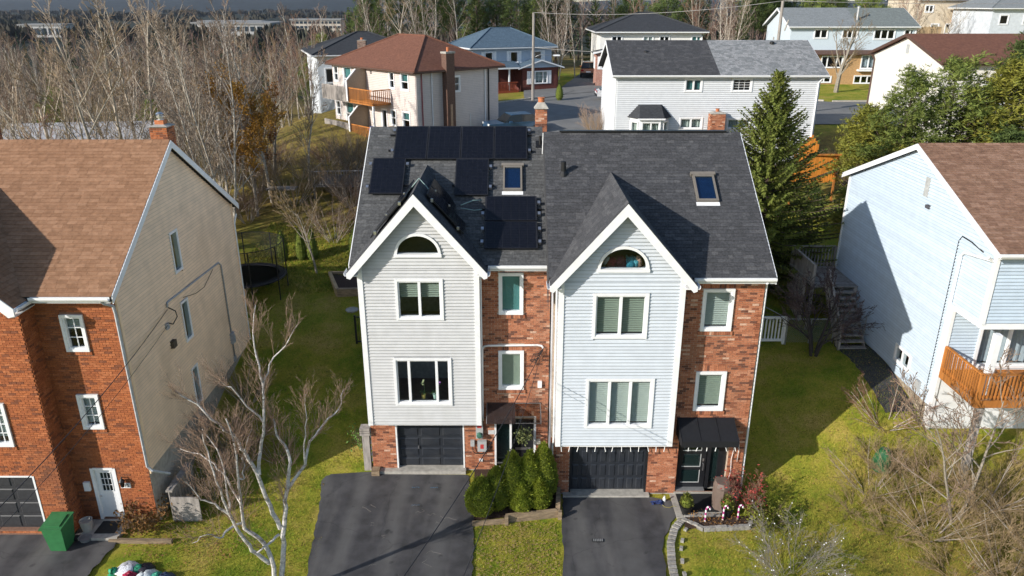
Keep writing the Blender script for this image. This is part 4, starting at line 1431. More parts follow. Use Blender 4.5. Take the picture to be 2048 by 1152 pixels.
# gabled roof over the projecting bay hides part of the main roof
xb1 = -16.75; hb1 = 2.85; zp1 = 10.72; ze_b = 8.05; sb1 = (zp1 - ze_b) / hb1


def skip1(u, v):
    X_ = x0 + u
    if X_ > bayx + .4: return False
    yy = yb - ov1 + v * math.cos(math.atan(slope1))
    return ze1 + slope1 * (yy - yb + ov1) < zp1 - sb1 * abs(X_ - xb1) - .25


rf1, _ = gable_roof(H1, FM1, W1, dp, ze1, slope1, ov=ov1, orl=0, orr=.16, sh=SH_BROWN, seed=41, limit=240, tones=4, wts=[3, 5, 4, 4], exp=.15, widths=(.3, .305, .31),
                    rake='right', gut=(bayx + .25 - x0, W1 + .1), skip=skip1)
yf1 = ybay - .35; yk1 = yb - ov1 + (zp1 - ze1) / slope1; ye1 = yb - ov1 + (ze_b - ze1) / slope1
dm = MB()
for sg in (-1, 1): dm.slab([(xb1, yf1, zp1), (xb1, yk1, zp1), (xb1 + sg * hb1, ye1 + .2, ze_b), (xb1 + sg * hb1, yf1, ze_b)], .1)
dmo = dm.build('bay_roof', ROOF_UNDER, H1)
cs = math.cos(math.atan(sb1))
shingles(dmo, (xb1 + hb1, yf1, ze_b + .004), (0, 1, 0), (-cs, 0, sb1 * cs), [(0, -.03), (ye1 - yf1 + .15, -.03), (yk1 - yf1, hb1 / cs), (0, hb1 / cs)], SH_BROWN, limit=60, seed=43, tones=4, wts=[3, 5, 4, 4], exp=.15, widths=(.3, .305))
FRB = Frame(0, yf1, 0)
MB(FRB).prism([(xb1, zp1), (xb1 + hb1 + .03, ze_b - .03), (xb1 + hb1 + .03, ze_b - .25), (xb1 + hb1 - .15, ze_b - .3), (xb1, zp1 - .32)], -.02, .03).build('rake_board', W_TRIM, H1)
MB(FB1).prism([(bayx, 7.9), (bayx, 8.0), (xb1 + .2, zp1 - .3), (xb1 - 1, zp1 - .3), (xb1 - 1, 7.9)], -.15, -.004).build('bay_gable', MORTAR_D, H1)
MB(Frame(xb1 + hb1 + .02, yf1, 90)).prism_u([(n, ze_b - .14 + z) for n, z in gutter_profile(.11)], 0, ye1 - yf1 + .3).build('gutter', W_TRIM, H1)
MB(FB1).slab([(bayx - .1, .34, 7.78), (xb1 + hb1, .34, 7.78), (xb1 + hb1, -.6, 7.78), (bayx - .1, -.6, 7.78)], .03).build('soffit', W_TRIM, H1)
# downspouts, service cable and meter on the beige wall
MB(F1).tube([(-11.75, .42, 8.02), (-11.7, .35, 7.9), (-11.62, .08, 7.72), (-11.60, .06, 7.5), (-11.58, .06, 2.2), (-11.45, .06, 2.05), (-11.1, -.3, 1.7)], .045, 6).build('downspout', mat('grey_downspout', (.42, .44, .46), rough=.5), H1)
MB(FG1).tube([(dp + .2, .1, 7.75), (dp - .02, .06, 7.4), (dp - .03, .06, 1.9)], .04, 6).build('downspout', W_TRIM, H1)
GREYC = mat('grey_conduit', (.36, .38, .41), rough=.5)
MB(FG1).tube([(2.9, .07, 6.45), (2.95, .07, 6.6), (3.1, .06, 6.6), (7.6, .06, 6.42), (7.8, .06, 6.25), (7.85, .06, 2.25)], .035, 8).build('service_conduit', GREYC, H1, smooth=True)
MB(FG1).box(7.72, 7.98, .02, .16, 2.85, 3.3).build('electric_meter', GREYC, H1)
MB(FG1).box(7.76, 7.94, .02, .1, 2.0, 2.25).build('junction_box', GREYC, H1)
MB(FG1).tube([(2.9, .1, 6.45), (3.2, .18, 6.2), (3.3, .16, 5.95), (3.0, .12, 5.8), (2.75, .1, 5.95)], .02, 6).build('drip_loop', RUBBER, H1, smooth=True)
MB(FG1).tube([(7.0, .05, 6.35), (6.0, .05, 6.0), (5.2, .05, 6.05), (4.2, .05, 6.3)], .01, 5).build('cable', RUBBER, H1, smooth=True)
MB(FG1).box(2.6, 2.8, .02, .1, 5.75, 5.95).build('cable_box', GREYC, H1)
MB(FG1).box(2.75, 3.0, .02, .15, 5.0, 5.25).build('vent_hood', mat('brown_vent', (.09, .07, .05)), H1)
chimney(H1, -11.98, 25.9, .58, .58, 10.9, 12.05, m=BRICK_O, seed=9, neck=.06, metal=True, mw=5, wts=wt5)
chimney(H1, -18.35, 26.3, .72, .62, 10.9, 12.0, m=BRICK_O, seed=10, neck=.06, metal=True, mw=5, wts=wt5)
# weathered plank screen beside the door
sc = thing('plank_screen', 'weathered grey plank screen at the corner of the orange brick house', 'fence', (-11.1, 21, 0))
for k in range(9):
    yy = 20.35 + k * .17
    MB().box(-11.16 + k * .02, -11.13 + k * .02, yy, yy + .155, -.1, 1.25 - k * .012).build('plank', GREYW, sc)
MB().box(-11.22, -11.0, 20.32, 21.9, 1.15, 1.22).build('top_rail', GREYW, sc)
MB().box(-11.1, -10.2, 20.32, 20.36, -.1, .95).build('side_panel', GREYW, sc)

# ------------------------------------------------------------------ right neighbour: ice blue house
H2 = thing('blue_house', 'ice blue sided house with tan-brown shingle roof and orange balcony', 'house', (19, 28, 1.5))
X2 = 15.15
yfr, yrec, ybk = 22.15, 23.75, 33.1
dp2 = ybk - yfr
FS2 = Frame(X2, ybk, -90)                 # u: 0 at the back, towards the camera
slope2 = .40; ze2 = 8.8; ov2 = .35
zr2 = ze2 + slope2 * (dp2 / 2 + ov2)
top2 = lambda u: ze2 + slope2 * (ov2 + min(u, dp2 - u)) - .16
bw2 = (6.35, 7.55, 2.78, 3.50)
wm = MB(FS2)
for a, b, c, e in cells(0, dp2, 2.3, top2(0), [hole(*bw2), (ybk - yrec, dp2 + 1, 2.0, 6.3)]): wm.box(a, b, -.18, -.004, c, e)
wm.prism([(0, top2(0)), (dp2, top2(0)), (dp2 / 2, top2(dp2 / 2))], -.18, -.004)
wm.build('side_wall', SID_RH, H2)


def clip2(z):
    t = max((z + .16 - ze2) / slope2 - ov2, 0)
    return (t + .1, dp2 - t - .1) if z > top2(0) - .04 else (.1, dp2 - .1)


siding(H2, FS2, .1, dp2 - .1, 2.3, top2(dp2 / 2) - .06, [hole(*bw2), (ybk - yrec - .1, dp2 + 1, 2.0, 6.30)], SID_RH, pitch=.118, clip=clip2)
window(H2, FS2, *bw2, cols=(1, 1), blind='curtain', bm=mat('pink_curtain', (.3, .1, .12)), bd=.5, cas=.08, pn=.02)
MB(FS2).box(0, ybk - yrec, -.2, .01, .8, 2.29).build('foundation', mat('tan_concrete', (.36, .30, .22), rough=.9, var=.25, scale=2.), H2)
MB(FS2).box(-.02, .1, -.06, .062, 2.3, top2(0)).build('corner_board', W_TRIM, H2)
MB(FS2).box(dp2 - .1, dp2 + .06, -.06, .062, 6.3, top2(0) - .02).build('corner_board', W_TRIM, H2)
MB(FS2).box(ybk - yrec - .1, ybk - yrec + .06, -.06, .062, 1.2, 6.3).build('corner_board', W_TRIM, H2)
W2 = 12.0
FF2 = Frame(X2, yfr, 0); FR2 = Frame(X2, yrec, 0)
wall(H2, FF2, 0, W2, 6.3, 8.75, [], SID_RH, name='upper_front_wall', n1=-.004)
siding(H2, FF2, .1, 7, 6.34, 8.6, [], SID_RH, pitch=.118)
MB(FF2).box(0, W2, -1.6, .03, 6.12, 6.32).build('overhang_fascia', W_TRIM, H2)
pd = (1.15, 3.2, 3.95, 6.05)
wall(H2, FR2, 0, W2, .6, 6.15, [pd], SID_RH, name='lower_front_wall', n1=-.004)
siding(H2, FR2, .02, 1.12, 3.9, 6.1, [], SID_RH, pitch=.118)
MB(FR2).box(.0, 1.2, -.05, .012, .6, 3.88).build('lower_cladding', W_TRIM, H2)
MB(FR2).box(3.2, W2, -.05, .012, .6, 3.88).build('lower_cladding', W_TRIM, H2)
MB(FR2).box(1.2, 3.2, -.05, .011, .6, 3.88).build('lower_cladding', W_TRIM, H2)
window(H2, FR2, 1.05, 3.3, 3.93, 6.1, cols=(1, 1), blind='curtain', bm=CURTAIN, bd=.98, cas=.1, name='patio_door')
wall(H2, Frame(X2 + W2, ybk, 180), 0, W2, .8, 8.75, [], SID_RH, name='rear_wall')
MB().box(X2 + .2, X2 + W2, yrec + .2, ybk - .2, 3.7, 3.9).build('floor', FLOORM, H2)
MB().box(X2 + .2, X2 + W2, yrec + 3, yrec + 3.1, 3.9, 8.5).build('partition', INTW, H2)
FM2 = Frame(X2, yfr, 0)
rf2, _ = gable_roof(H2, FM2, W2, dp2, ze2, slope2, ov=ov2, orl=.22, orr=.2, sh=SH_BROWN2, seed=51, limit=300, tones=4, wts=[3, 5, 4, 4], rake='left', exp=.14, widths=(.3, .305, .31))
ve = MB(FS2); ve.box(6.15, 6.45, .02, .05, 9.35, 10.05); ve.build('gable_vent', mat('grey_vent', (.42, .43, .42), rough=.6), H2)
MB(FS2).box(6.55, 6.75, .02, .12, 9.0, 9.12).build('wall_lamp', mat('lamp_dark', (.08, .08, .09)), H2)
downspout(H2, FS2, [(dp2 - .02, .3, 8.55), (dp2 - .05, .1, 8.42), (ybk - yrec + .02, .09, 8.2), (ybk - yrec - .12, .09, 8.05), (ybk - yrec - .14, .09, 1.5)], r=.05)
MB(FS2).tube([(ybk - yrec + .9, .04, 8.5), (ybk - yrec + .2, .04, 8.62), (ybk - yrec - .35, .04, 8.65), (ybk - yrec - .5, .03, 8.45), (ybk - yrec - .5, .03, 1.6)], .022, 6).build('cable', RUBBER, H2, smooth=True)
MB(FS2).box(ybk - yrec - 1.1, ybk - yrec - .85, .02, .15, 2.5, 2.9).build('meter_box', GREYB, H2)
# balcony with stained wooden rail
bz = 3.86
by0 = 21.55
bal = MB()
for k in range(16):
    xx = X2 + .02 + k * .145
    if xx < X2 + 6: MB().box(xx, xx + .138, by0, yrec - .03, bz - .04, bz).build('deck_board', CEDARW, H2)
MB().box(X2 + 2.4, X2 + 6, by0, yrec - .03, bz - .04, bz).build('deck_floor', CEDARW, H2)
MB().box(X2, X2 + 6, by0 - .04, by0 - .002, bz - .28, bz).build('rim_joist', CEDARW, H2)
MB().box(X2 - .04, X2 - .002, by0 - .04, yrec - .05, bz - .28, bz).build('rim_joist', CEDARW, H2)
railing(H2, (X2, yrec - .1), (X2, by0), bz, .95, CEDARW, step=.12, bal=.04)
railing(H2, (X2 + .06, by0), (X2 + 4.0, by0), bz, .95, CEDARW, step=.12, bal=.04)
for xx in (X2 + .32, X2 + 4.2):
    MB().box(xx - .1, xx + .1, by0 + .1, by0 + .3, bz - .03, 6.12).build('porch_post', W_TRIM, H2)
    MB().box(xx - .1, xx + .1, by0 + .1, by0 + .3, .5, bz - .045).build('porch_post', GREYW, H2)
# rear deck with weathered rails and stairs
DK = thing('rear_deck', 'weathered grey wooden deck with stairs behind the ice blue house', 'deck', (13.9, 32.5, 2.2))
dz = 4.4
for k in range(19):
    yy = 30.55 + k * .145
    MB().box(13.1, 15.1, yy, yy + .138, dz - .04, dz).build('deck_board', GREYW, DK)
railing(DK, (13.1, 33.3), (15.08, 33.3), dz, 1.0, GREYW, step=.15, bal=.05)
railing(DK, (13.1, 30.6), (13.1, 33.3), dz, 1.0, GREYW, step=.11, bal=.09)
for k in range(14): MB().box(13.06, 13.085, 31.5 + k * .13, 31.5 + k * .13 + .12, 2.1, dz - .05).build('skirt_plank', GREYW, DK)
for (px, py) in ((13.12, 30.6), (15.0, 30.6), (13.12, 31.5)): MB().box(px - .06, px + .06, py - .06, py + .06, 1.9, dz - .045).build('support_post', GREYW, DK)
for k in range(11):
    t = k / 10
    MB().box(13.75, 14.85, 30.5 - t * 2.0 - .26, 30.5 - t * 2.0, dz - .2 - t * 2.0, dz - .16 - t * 2.0).build('stair_tread', GREYW, DK)
for xx in (13.72, 14.86):
    MB(Frame(xx, 0, 0)).prism_u([(-30.55, dz - .1), (-28.3, dz - 2.35), (-28.3, dz - 2.6), (-30.55, dz - .38)], 0, .045).build('stringer', GREYW, DK)
railing(DK, (13.7, 30.5), (13.7, 28.5), dz - .15, 1.0, GREYW, step=.16, bal=.04, z1=dz - 2.15)
# ------------------------------------------------------------------ houses behind
def far_roof(name, c, c2):
    return mat(name, c, rough=.9, var=.22, scale=2.2, col2=c2, bump=.6, bscale=12, stretch=(1, 1, 3), spec=.2)


RF_BROWN = far_roof('red_brown_roof', (.19, .085, .055), (.145, .066, .045))
RF_BLUE = far_roof('slate_blue_roof', (.10, .15, .20), (.075, .115, .155))
RF_DARK = far_roof('dark_grey_roof', (.052, .056, .062), (.04, .042, .047))
RF_PALE = far_roof('pale_grey_roof', (.24, .26, .265), (.19, .205, .21))
RF_PALEG = far_roof('grey_green_roof', (.20, .225, .215), (.15, .17, .165))
BRTRIM = mat('brown_trim', (.10, .055, .04), rough=.6)


def frames(ox, oy, rz, w, dp):
    F0 = Frame(ox, oy, rz)
    a = F0(w, 0, 0); b = F0(w, -dp, 0); c = F0(0, -dp, 0)
    return F0, Frame(a[0], a[1], rz + 90), Frame(b[0], b[1], rz + 180), Frame(c[0], c[1], rz - 90)


def body(root, ox, oy, rz, w, dp, z0, z1, m, wins=None, boards=None, faces=None):
    """four walls with window openings; boards: {face: pitch} for walls clad with single boards"""
    wins = wins or {}
    FR = frames(ox, oy, rz, w, dp)
    for i, F in enumerate(FR):
        L_ = w if i % 2 == 0 else dp
        hs = [hole(*x[:4]) for x in wins.get(i, [])]
        mm = (faces or {}).get(i, m)
        wall(root, F, 0, L_, z0, z1, hs, mm, name='wall', n1=-.003 if i % 2 == 0 else -.0035)
        if boards and i in boards:
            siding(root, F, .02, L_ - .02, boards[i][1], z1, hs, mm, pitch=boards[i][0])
        for x in wins.get(i, []):
            o = dict(cas=.09, sash=.05); o.update(x[4] if len(x) > 4 else {})
            window(root, F, *x[:4], **o)
    return FR


def hip_roof(root, ox, oy, rz, w, dp, ze, rise, ov, m, fascia=W_TRIM, th=.14, gut=True):
    F = Frame(ox, oy, rz)
    a = [(-ov, ov, ze), (w + ov, ov, ze), (w + ov, -dp - ov, ze), (-ov, -dp - ov, ze)]
    h = min(w, dp) / 2 + ov
    if w >= dp: r0, r1 = (h - ov, -dp / 2, ze + rise), (w - h + ov, -dp / 2, ze + rise)
    else: r0, r1 = (w / 2, -h + ov, ze + rise), (w / 2, -dp + h - ov, ze + rise)
    mb = MB(F)
    if w >= dp: fs = [[a[0], a[1], r1, r0], [a[1], a[2], r1], [a[2], a[3], r0, r1], [a[3], a[0], r0]]
    else: fs = [[a[0], a[1], r0], [a[1], a[2], r1, r0], [a[2], a[3], r1], [a[3], a[0], r0, r1]]
    for f in fs: mb.slab(f, .05)
    mb.slab([(p[0], p[1], ze - .06) for p in a], .02)
    rf = mb.build('roof', m, root)
    hips = [(a[0], r0), (a[1], r1 if w >= dp else r0), (a[2], r1), (a[3], r0 if w >= dp else r1), (r0, r1)]
    for p, q in hips:
        MB(F).tube([(p[0], p[1], p[2] + .02), (q[0], q[1], q[2] + .02)], .06, 5).build('hip_cap', m, rf)
    for i in range(4):
        p, q = a[i], a[(i + 1) % 4]
        P0, Q0 = F(*p), F(*q)
        an = math.degrees(math.atan2(Q0[1] - P0[1], Q0[0] - P0[0]))
        fr = Frame(P0[0], P0[1], an)
        L_ = math.dist(P0[:2], Q0[:2])
        MB(fr).prism_u([(n - .02, ze - .16 + z) for n, z in gutter_profile(.12)], 0, L_).build('gutter', fascia, root)
    return rf


# --- white semi with black and grey roof halves
H3 = thing('white_house', 'white sided house with half black and half light grey roof and bay window', 'house', (13, 53, 6))
vin = mat('white_siding', (.66, .68, .70), tones=[(0.66, 0.68, 0.7), (0.495, 0.51, 0.525)], rough=.5, var=.04, scale=1.2, rnd=.02)
w3 = [(4.36, 5.53, 10.52, 11.40), (7.4, 8.75, 10.52, 11.42, dict(cols=(1,), bars=(3, 4))), (4.2, 5.75, 8.12, 8.93, dict(cols=(1, 1), blind='curtain', bm=BLIND)), (7.3, 8.95, 8.12, 8.87, dict(cols=(1, 1), blind='curtain', bm=BLIND))]
w3[0] = w3[0] + (dict(cols=(1, 1), blind='venetian', bm=TEAL, bd=.9),)
F3 = body(H3, 6.8, 50, 0, 13.15, 8.2, 4.8, 11.45, vin, {0: w3, 3: [(3.0, 3.6, 9.6, 10.9), (5.2, 5.8, 9.6, 10.9), (4.2, 4.8, 6.6, 7.9)]}, boards={0: (.125, 7.0), 3: (.125, 7.0)})
sl3 = .43
rf3, zr3 = gable_roof(H3, Frame(6.8, 50, 0), 6.55, 8.2, 11.62, sl3, ov=.32, orl=.35, orr=0, sh=SH_DARK, limit=0, seed=61, exp=.19, rake='left', gut=(-.35, 13.5))
rf3b, _ = gable_roof(H3, Frame(13.35, 50, 0), 6.6, 8.2, 11.62, sl3, ov=.32, orl=0, orr=.35, sh=mat('light_grey_shingle', (.25, .25, .26), rough=.9, var=.25, scale=4, tones=[(.19, .20, .205), (.23, .24, .245), (.27, .275, .28), (.30, .305, .31)]), tones=4, wts=[3, 4, 4, 2], limit=0, seed=62, exp=.19, rake='right', gutter=False)
for F, s in ((F3[3], 1), (F3[1], 1)):
    MB(F).prism([(0, 11.4), (8.2, 11.4), (4.1, zr3 - .25)], -.16, -.004).build('gable_wall', vin, H3)
for x, ro in ((2.2, rf3), (10.9, rf3b)):
    MB(Frame(6.8, 50, 0)).lathe((x, -2.6 if x < 5 else -3.6, 12.55 if x < 5 else 13.1), [(.11, 0), (.1, .2), (.16, .22), (.16, .36), (.05, .4)], 10).build('roof_vent', BLKMET, ro)
FB3 = Frame(6.8, 50, 0)
bayw = MB(FB3)
bayw.prism([(.95, 5), (3.5, 5), (3.5, 8.9), (.95, 8.9)], -.05, .02)
bayw.build('bay_back', vin, H3)
bay3 = []
pts3 = [(.95, .0), (1.5, .75), (2.95, .75), (3.5, .0)]
for i in range(3):
    p, q = FB3(pts3[i][0], pts3[i][1], 0), FB3(pts3[i + 1][0], pts3[i + 1][1], 0)
    fr = Frame(p[0], p[1], math.degrees(math.atan2(q[1] - p[1], q[0] - p[0]))); L_ = math.dist(p[:2], q[:2])
    hl = (.1, L_ - .1, 7.55, 8.75)
    wall(H3, fr, 0, L_, 5, 8.9, [hole(*hl)], vin, name='bay_wall', t=.08)
    window(H3, fr, *hl, cols=(1,) if i != 1 else (1, 1), blind='curtain', bm=BLIND, bd=.98)
br3 = MB(FB3)
tp = [(1.45, .02, 9.72), (3.0, .02, 9.72)]
br3.slab([(.75, .0, 8.95), (1.4, .95, 8.95), (1.55, .25, 9.72), tp[0]], .04)
br3.slab([(1.4, .95, 8.95), (3.05, .95, 8.95), (2.9, .25, 9.72), (1.55, .25, 9.72)], .04)
br3.slab([(3.05, .95, 8.95), (3.7, .0, 8.95), tp[1], (2.9, .25, 9.72)], .04)
br3.slab([tp[0], (1.55, .25, 9.72), (2.9, .25, 9.72), tp[1]], .03)
br3.build('bay_roof', RF_DARK, H3)
MB(FB3).prism_u([(0, 8.86), (.98, 8.86), (.98, 8.96), (0, 8.96)], 1.35, 3.1).build('bay_fascia', W_TRIM, H3)
chimney(H3, 13.3, 49.4, .95, .6, 5.5, 9.25, neck=.12, seed=15)
downspout(H3, F3[3], [(8.1, .1, 11.5), (8.1, .08, 11.2), (8.1, .08, 5)], r=.05)
downspout(H3, F3[0], [(13.2, .3, 11.5), (13.0, .08, 11.1), (13.0, .08, 5)], r=.05)

# --- pinkish house with red-brown hip roof, seen on its corner
H4 = thing('pink_house', 'pale pink sided house with red-brown hip roof and stacked balconies', 'house', (-6, 60, 4))
pk = mat('pale_pink_siding', (.60, .53, .49), tones=[(0.6, 0.53, 0.49), (0.45, 0.398, 0.367)], rough=.55, var=.04, scale=1.2, rnd=.02)
rz4 = 43
B4 = Frame(-6.8, 54.0, rz4)(.35, -.35, 0)
Lw, Ll = 7.8, 11.3
# face 3 (left face): u runs from A to B
t3 = lambda t: t * Ll
wl = []
for z in (10.0, 7.3):
    wl += [(t3(.71), t3(.775), z, z + 1.28, dict(rows=2)), (t3(.84), t3(.93), z, z + 1.28, dict(rows=2, blind='venetian', bm=TEAL, bd=.5)), (t3(.02), t3(.085), z, z + 1.3, dict(rows=2)),
           (t3(.15), t3(.26), z - .6, z + 1.3, dict(rows=2, name='glazed_door', blind='roller', bm=TEAL, bd=.45))]
wl.append((t3(.60), t3(.67), 6.5, 8.5, dict(name='glazed_door')))
w4 = {3: wl, 0: [(3.25, 4.0, 9.75, 10.95, dict(rows=2))]}
F4 = body(H4, B4[0], B4[1], rz4, Lw, Ll, 3.0, 11.42, pk, w4, boards={0: (.125, 6.0), 3: (.125, 3.4)})
hip_roof(H4, B4[0], B4[1], rz4, Lw, Ll, 11.45, 2.15, .38, RF_BROWN, fascia=BRTRIM)
F40, F43 = F4[0], F4[3]
for u, m_, r in ((.45, mat('maroon_downspout', (.13, .03, .04), rough=.5), .05), (1.35, W_TRIM, .045), (6.75, BLKMET, .06), (6.4, W_TRIM, .05), (4.9, W_TRIM, .03)):
    MB(F40).tube([(u, .1, 11.3 if u != 4.9 else 8.1), (u, .08, 11.0 if u != 4.9 else 8.0), (u, .08, 4)], r, 6).build('downspout', m_, H4)
cst = MB(F40).box(2.35, 3.1, .0, .55, 3, 12.55).build('chimney', mat('brown_chimney_brick', (.13, .075, .055), rough=.9, var=.3, scale=6, bump=.4), H4)
MB(F40).box(2.3, 3.15, -.05, .6, 12.55, 12.68).build('chimney_cap', CONC, cst)
MB(F40).lathe((2.72, .28, 12.68), [(.1, 0), (.1, .3), (.06, .3)], 10).build('chimney_pot', mat('flue_tile', (.5, .17, .07)), cst)
MB(F40).box(2.62, 2.82, .55, .58, 3, 9.0).build('cleanout_strip', mat('tan_strip', (.38, .25, .17)), cst)
tanw = mat('tan_privacy_wall', (.36, .29, .21), rough=.7, var=.08)
for z in (9.0, 6.3):
    for (ta, tb, mm, nm) in ((.09, .43, GREYW, 'grey'), (.44, .72, CEDARW, 'orange')):
        a, b = t3(ta), t3(tb)
        MB(F43).box(a, b, .02, 1.65, z - .12, z).build('balcony_floor', mm, H4)
        fr = Frame(*F43(a, 1.62, 0)[:2], F43.rz)
        L_ = b - a
        MB(fr).box(0, L_, -.03, .03, z + .93, z + 1.0).build('top_rail', mm, H4)
        MB(fr).box(0, L_, -.02, .02, z + .05, z + .13).build('bottom_rail', mm, H4)
        step = .15; wd = .125 if nm == 'grey' else .05
        for k in range(int(L_ / step)):
            MB(fr).box(k * step, k * step + wd, .022, .045, z - .05, z + .95).build('picket' if nm == 'grey' else 'baluster', mm, H4)
        if tb > .5:
            fr2 = Frame(*F43(b, 1.62, 0)[:2], F43.rz + 90)
            MB(fr2).box(-1.6 + 1.6, 1.6, -.03, .03, z + .93, z + 1.0).build('top_rail', mm, H4)
            for k in range(9): MB(fr2).box(.08 + k * .17, .13 + k * .17, -.02, .02, z, z + .95).build('baluster', mm, H4)
            MB(F43).box(b - .12, b, 1.5, 1.62, z - 2.7, z - .12).build('balcony_post', W_TRIM, H4)
    sx_ = t3(.435)
    fp = Frame(*F43(sx_, 0, 0)[:2], F43.rz + 90)
    pw = MB(F43)
    pw.prism_u([(0, z), (1.75, z), (1.75, z + 1.5), (.9, z + 2.25), (0, z + 2.38)], sx_ - .05, sx_ + .05)
    pw.build('privacy_wall', tanw, H4)
    MB(F43).prism_u([(1.73, z), (1.79, z), (1.79, z + 1.51), (.92, z + 2.3), (.9, z + 2.24), (1.73, z + 1.49)], sx_ - .08, sx_ + .08).build('privacy_trim', W_TRIM, H4)
for i in range(2): MB(F43).box(t3(.5) - .1, t3(.5) + .15, .0, .04, 10.9 - 2.7 * i, 11.15 - 2.7 * i).build('wall_lamp', BLKMET, H4)
MB(F43).box(t3(.44), t3(.72), .2, .3, 3.0, 6.1).build('lower_wall', tanw, H4)
tb_ = thing('storage_bin', 'royal blue plastic bin on the lower balcony of the pink house', 'bin', F43(t3(.62), 1.0, 6.3))
MB(F43).lathe((t3(.62), 1.0, 6.31), [(.3, 0), (.38, .75), (.42, .78), (.42, .86), (.1, .95)], 14).build('tub', BLUE, tb_)

# --- grey-roofed house behind the pink one
H5 = thing('grey_roof_house', 'pale sided house with dark grey hip roof behind the pink house', 'house', (-14, 73, 4))
pal = mat('pale_blue_white_siding', (.58, .62, .66), rough=.55, var=.1, scale=1)
F5 = body(H5, -17.6, 70.5, 20, 10, 9, 3, 11.5, pal, {0: [(.6, 1.5, 9, 10.4)], 3: [(3, 4, 9, 10.4), (6, 7, 9, 10.4)]})
hip_roof(H5, -17.6, 70.5, 20, 10, 9, 11.55, 1.75, .45, RF_DARK)
chimney(H5, -13.6, 71.4, .75, .6, 11.2, 12.75, seed=77, m=mat('grey_brown_brick', (.2, .13, .1), rough=.9, tones=[(.14, .09, .07), (.22, .15, .12), (.26, .19, .16)]), mw=3, wts=[1, 2, 1], neck=.05)

# --- slate blue roofed house across the back street
H6 = thing('blue_roof_house', 'two storey house with slate blue hip roof and red brick ground floor', 'house', (0, 82, 7.5))
bl6 = mat('blue_grey_siding', (.40, .47, .56), rough=.55, var=.05, scale=1)
rz6 = 24
o6 = Frame(-4.1, 78.0, rz6)(.4, -.4, 0)
dkb = mat('dark_red_brick', (.14, .045, .035), rough=.9, var=.3, scale=5, bump=.4)
F6 = body(H6, o6[0], o6[1], rz6, 8.8, 6.6, 7.0, 11.65, bl6, {0: [(1.2, 2.2, 10.1, 11.3), (4.0, 5.0, 10.1, 11.3), (6.7, 7.7, 10.1, 11.3)], 3: [(3, 4, 10.1, 11.3)]})
hip_roof(H6, o6[0], o6[1], rz6, 8.8, 6.6, 11.7, 1.75, .45, RF_BLUE)
for k in (1.2, 4.0, 6.7):
    for q in (-.32, 1.02): MB(F6[0]).box(k + q, k + q + .3, .0, .04, 10.1, 11.3).build('shutter', W_TRIM, H6)
fr = Frame(*F6[0](4.6, 1.6, 0)[:2], rz6)
wall(H6, fr, 0, 4.2, 7.0, 9.75, [hole(1.0, 3.0, 8.1, 9.4)], dkb, name='porch_wall')
window(H6, fr, 1.0, 3.0, 8.1, 9.4, cols=(.5, 1, .5), bars=(2, 3), blind='curtain', bm=BLIND)
for q in (.62, 3.04): MB(fr).box(q, q + .34, .0, .05, 8.1, 9.4).build('shutter', W_TRIM, H6)
wall(H6, Frame(*fr(4.2, 0, 0)[:2], rz6 + 90), 0, 1.6, 7, 9.75, [], dkb, name='porch_wall')
wall(H6, Frame(*fr(0, -1.6, 0)[:2], rz6 - 90), 0, 1.6, 7, 9.75, [], dkb, name='porch_wall')
pr6 = MB(F6[0])
pr6.slab([(-.3, 2.0, 9.85), (4.4, 2.0, 9.85), (4.4, -.1, 10.35), (-.3, -.1, 10.35)], .08)
pr6.slab([(4.2, 2.0, 9.8), (6.7, 2.0, 10.55), (6.7, -.1, 10.55), (4.2, -.1, 9.8)], .08)
pr6.slab([(9.2, 2.0, 9.8), (6.7, 2.0, 10.55), (6.7, -.1, 10.55), (9.2, -.1, 9.8)], .08)
pr6.build('porch_roof', RF_BLUE, H6)
MB(F6[0]).prism([(4.4, 9.72), (9.0, 9.72), (6.7, 10.42)], 1.62, 1.75).build('porch_gable', bl6, H6)
g6 = MB(F6[0]); g6.prism([(4.1, 9.72), (6.7, 10.52), (9.3, 9.72), (9.3, 9.6), (6.7, 10.38), (4.1, 9.6)], 1.98, 2.04); g6.box(-.3, 4.2, 1.98, 2.04, 9.7, 9.84); g6.build('porch_fascia', W_TRIM, H6)
for u in (.1, 1.6, 3.1): MB(F6[0]).box(u, u + .14, 1.7, 1.84, 7.2, 9.75).build('porch_post', W_TRIM, H6)
rw = mat('red_stained_wood', (.28, .06, .025), rough=.7)
MB(F6[0]).box(-.2, 4.2, .1, 1.9, 7.3, 7.6).build('porch_deck', rw, H6)
for k in range(26): MB(F6[0]).box(-.15 + k * .16, -.09 + k * .16, 1.85, 1.9, 7.6, 8.35).build('baluster', rw, H6)
MB(F6[0]).box(-.2, 4.1, 1.83, 1.93, 8.35, 8.43).build('top_rail', rw, H6)
MB(F6[0]).box(0, 4.6, -.01, .03, 7.3, 9.8).build('porch_back', dkb, H6)
MB(F6[0]).box(1.9, 2.7, .03, .07, 7.6, 9.5).build('front_door', mat('grey_door', (.3, .32, .33)), H6)
MB(F6[0]).box(.4, 1.1, .03, .06, 8.3, 9.4).build('window', GLASS, H6)

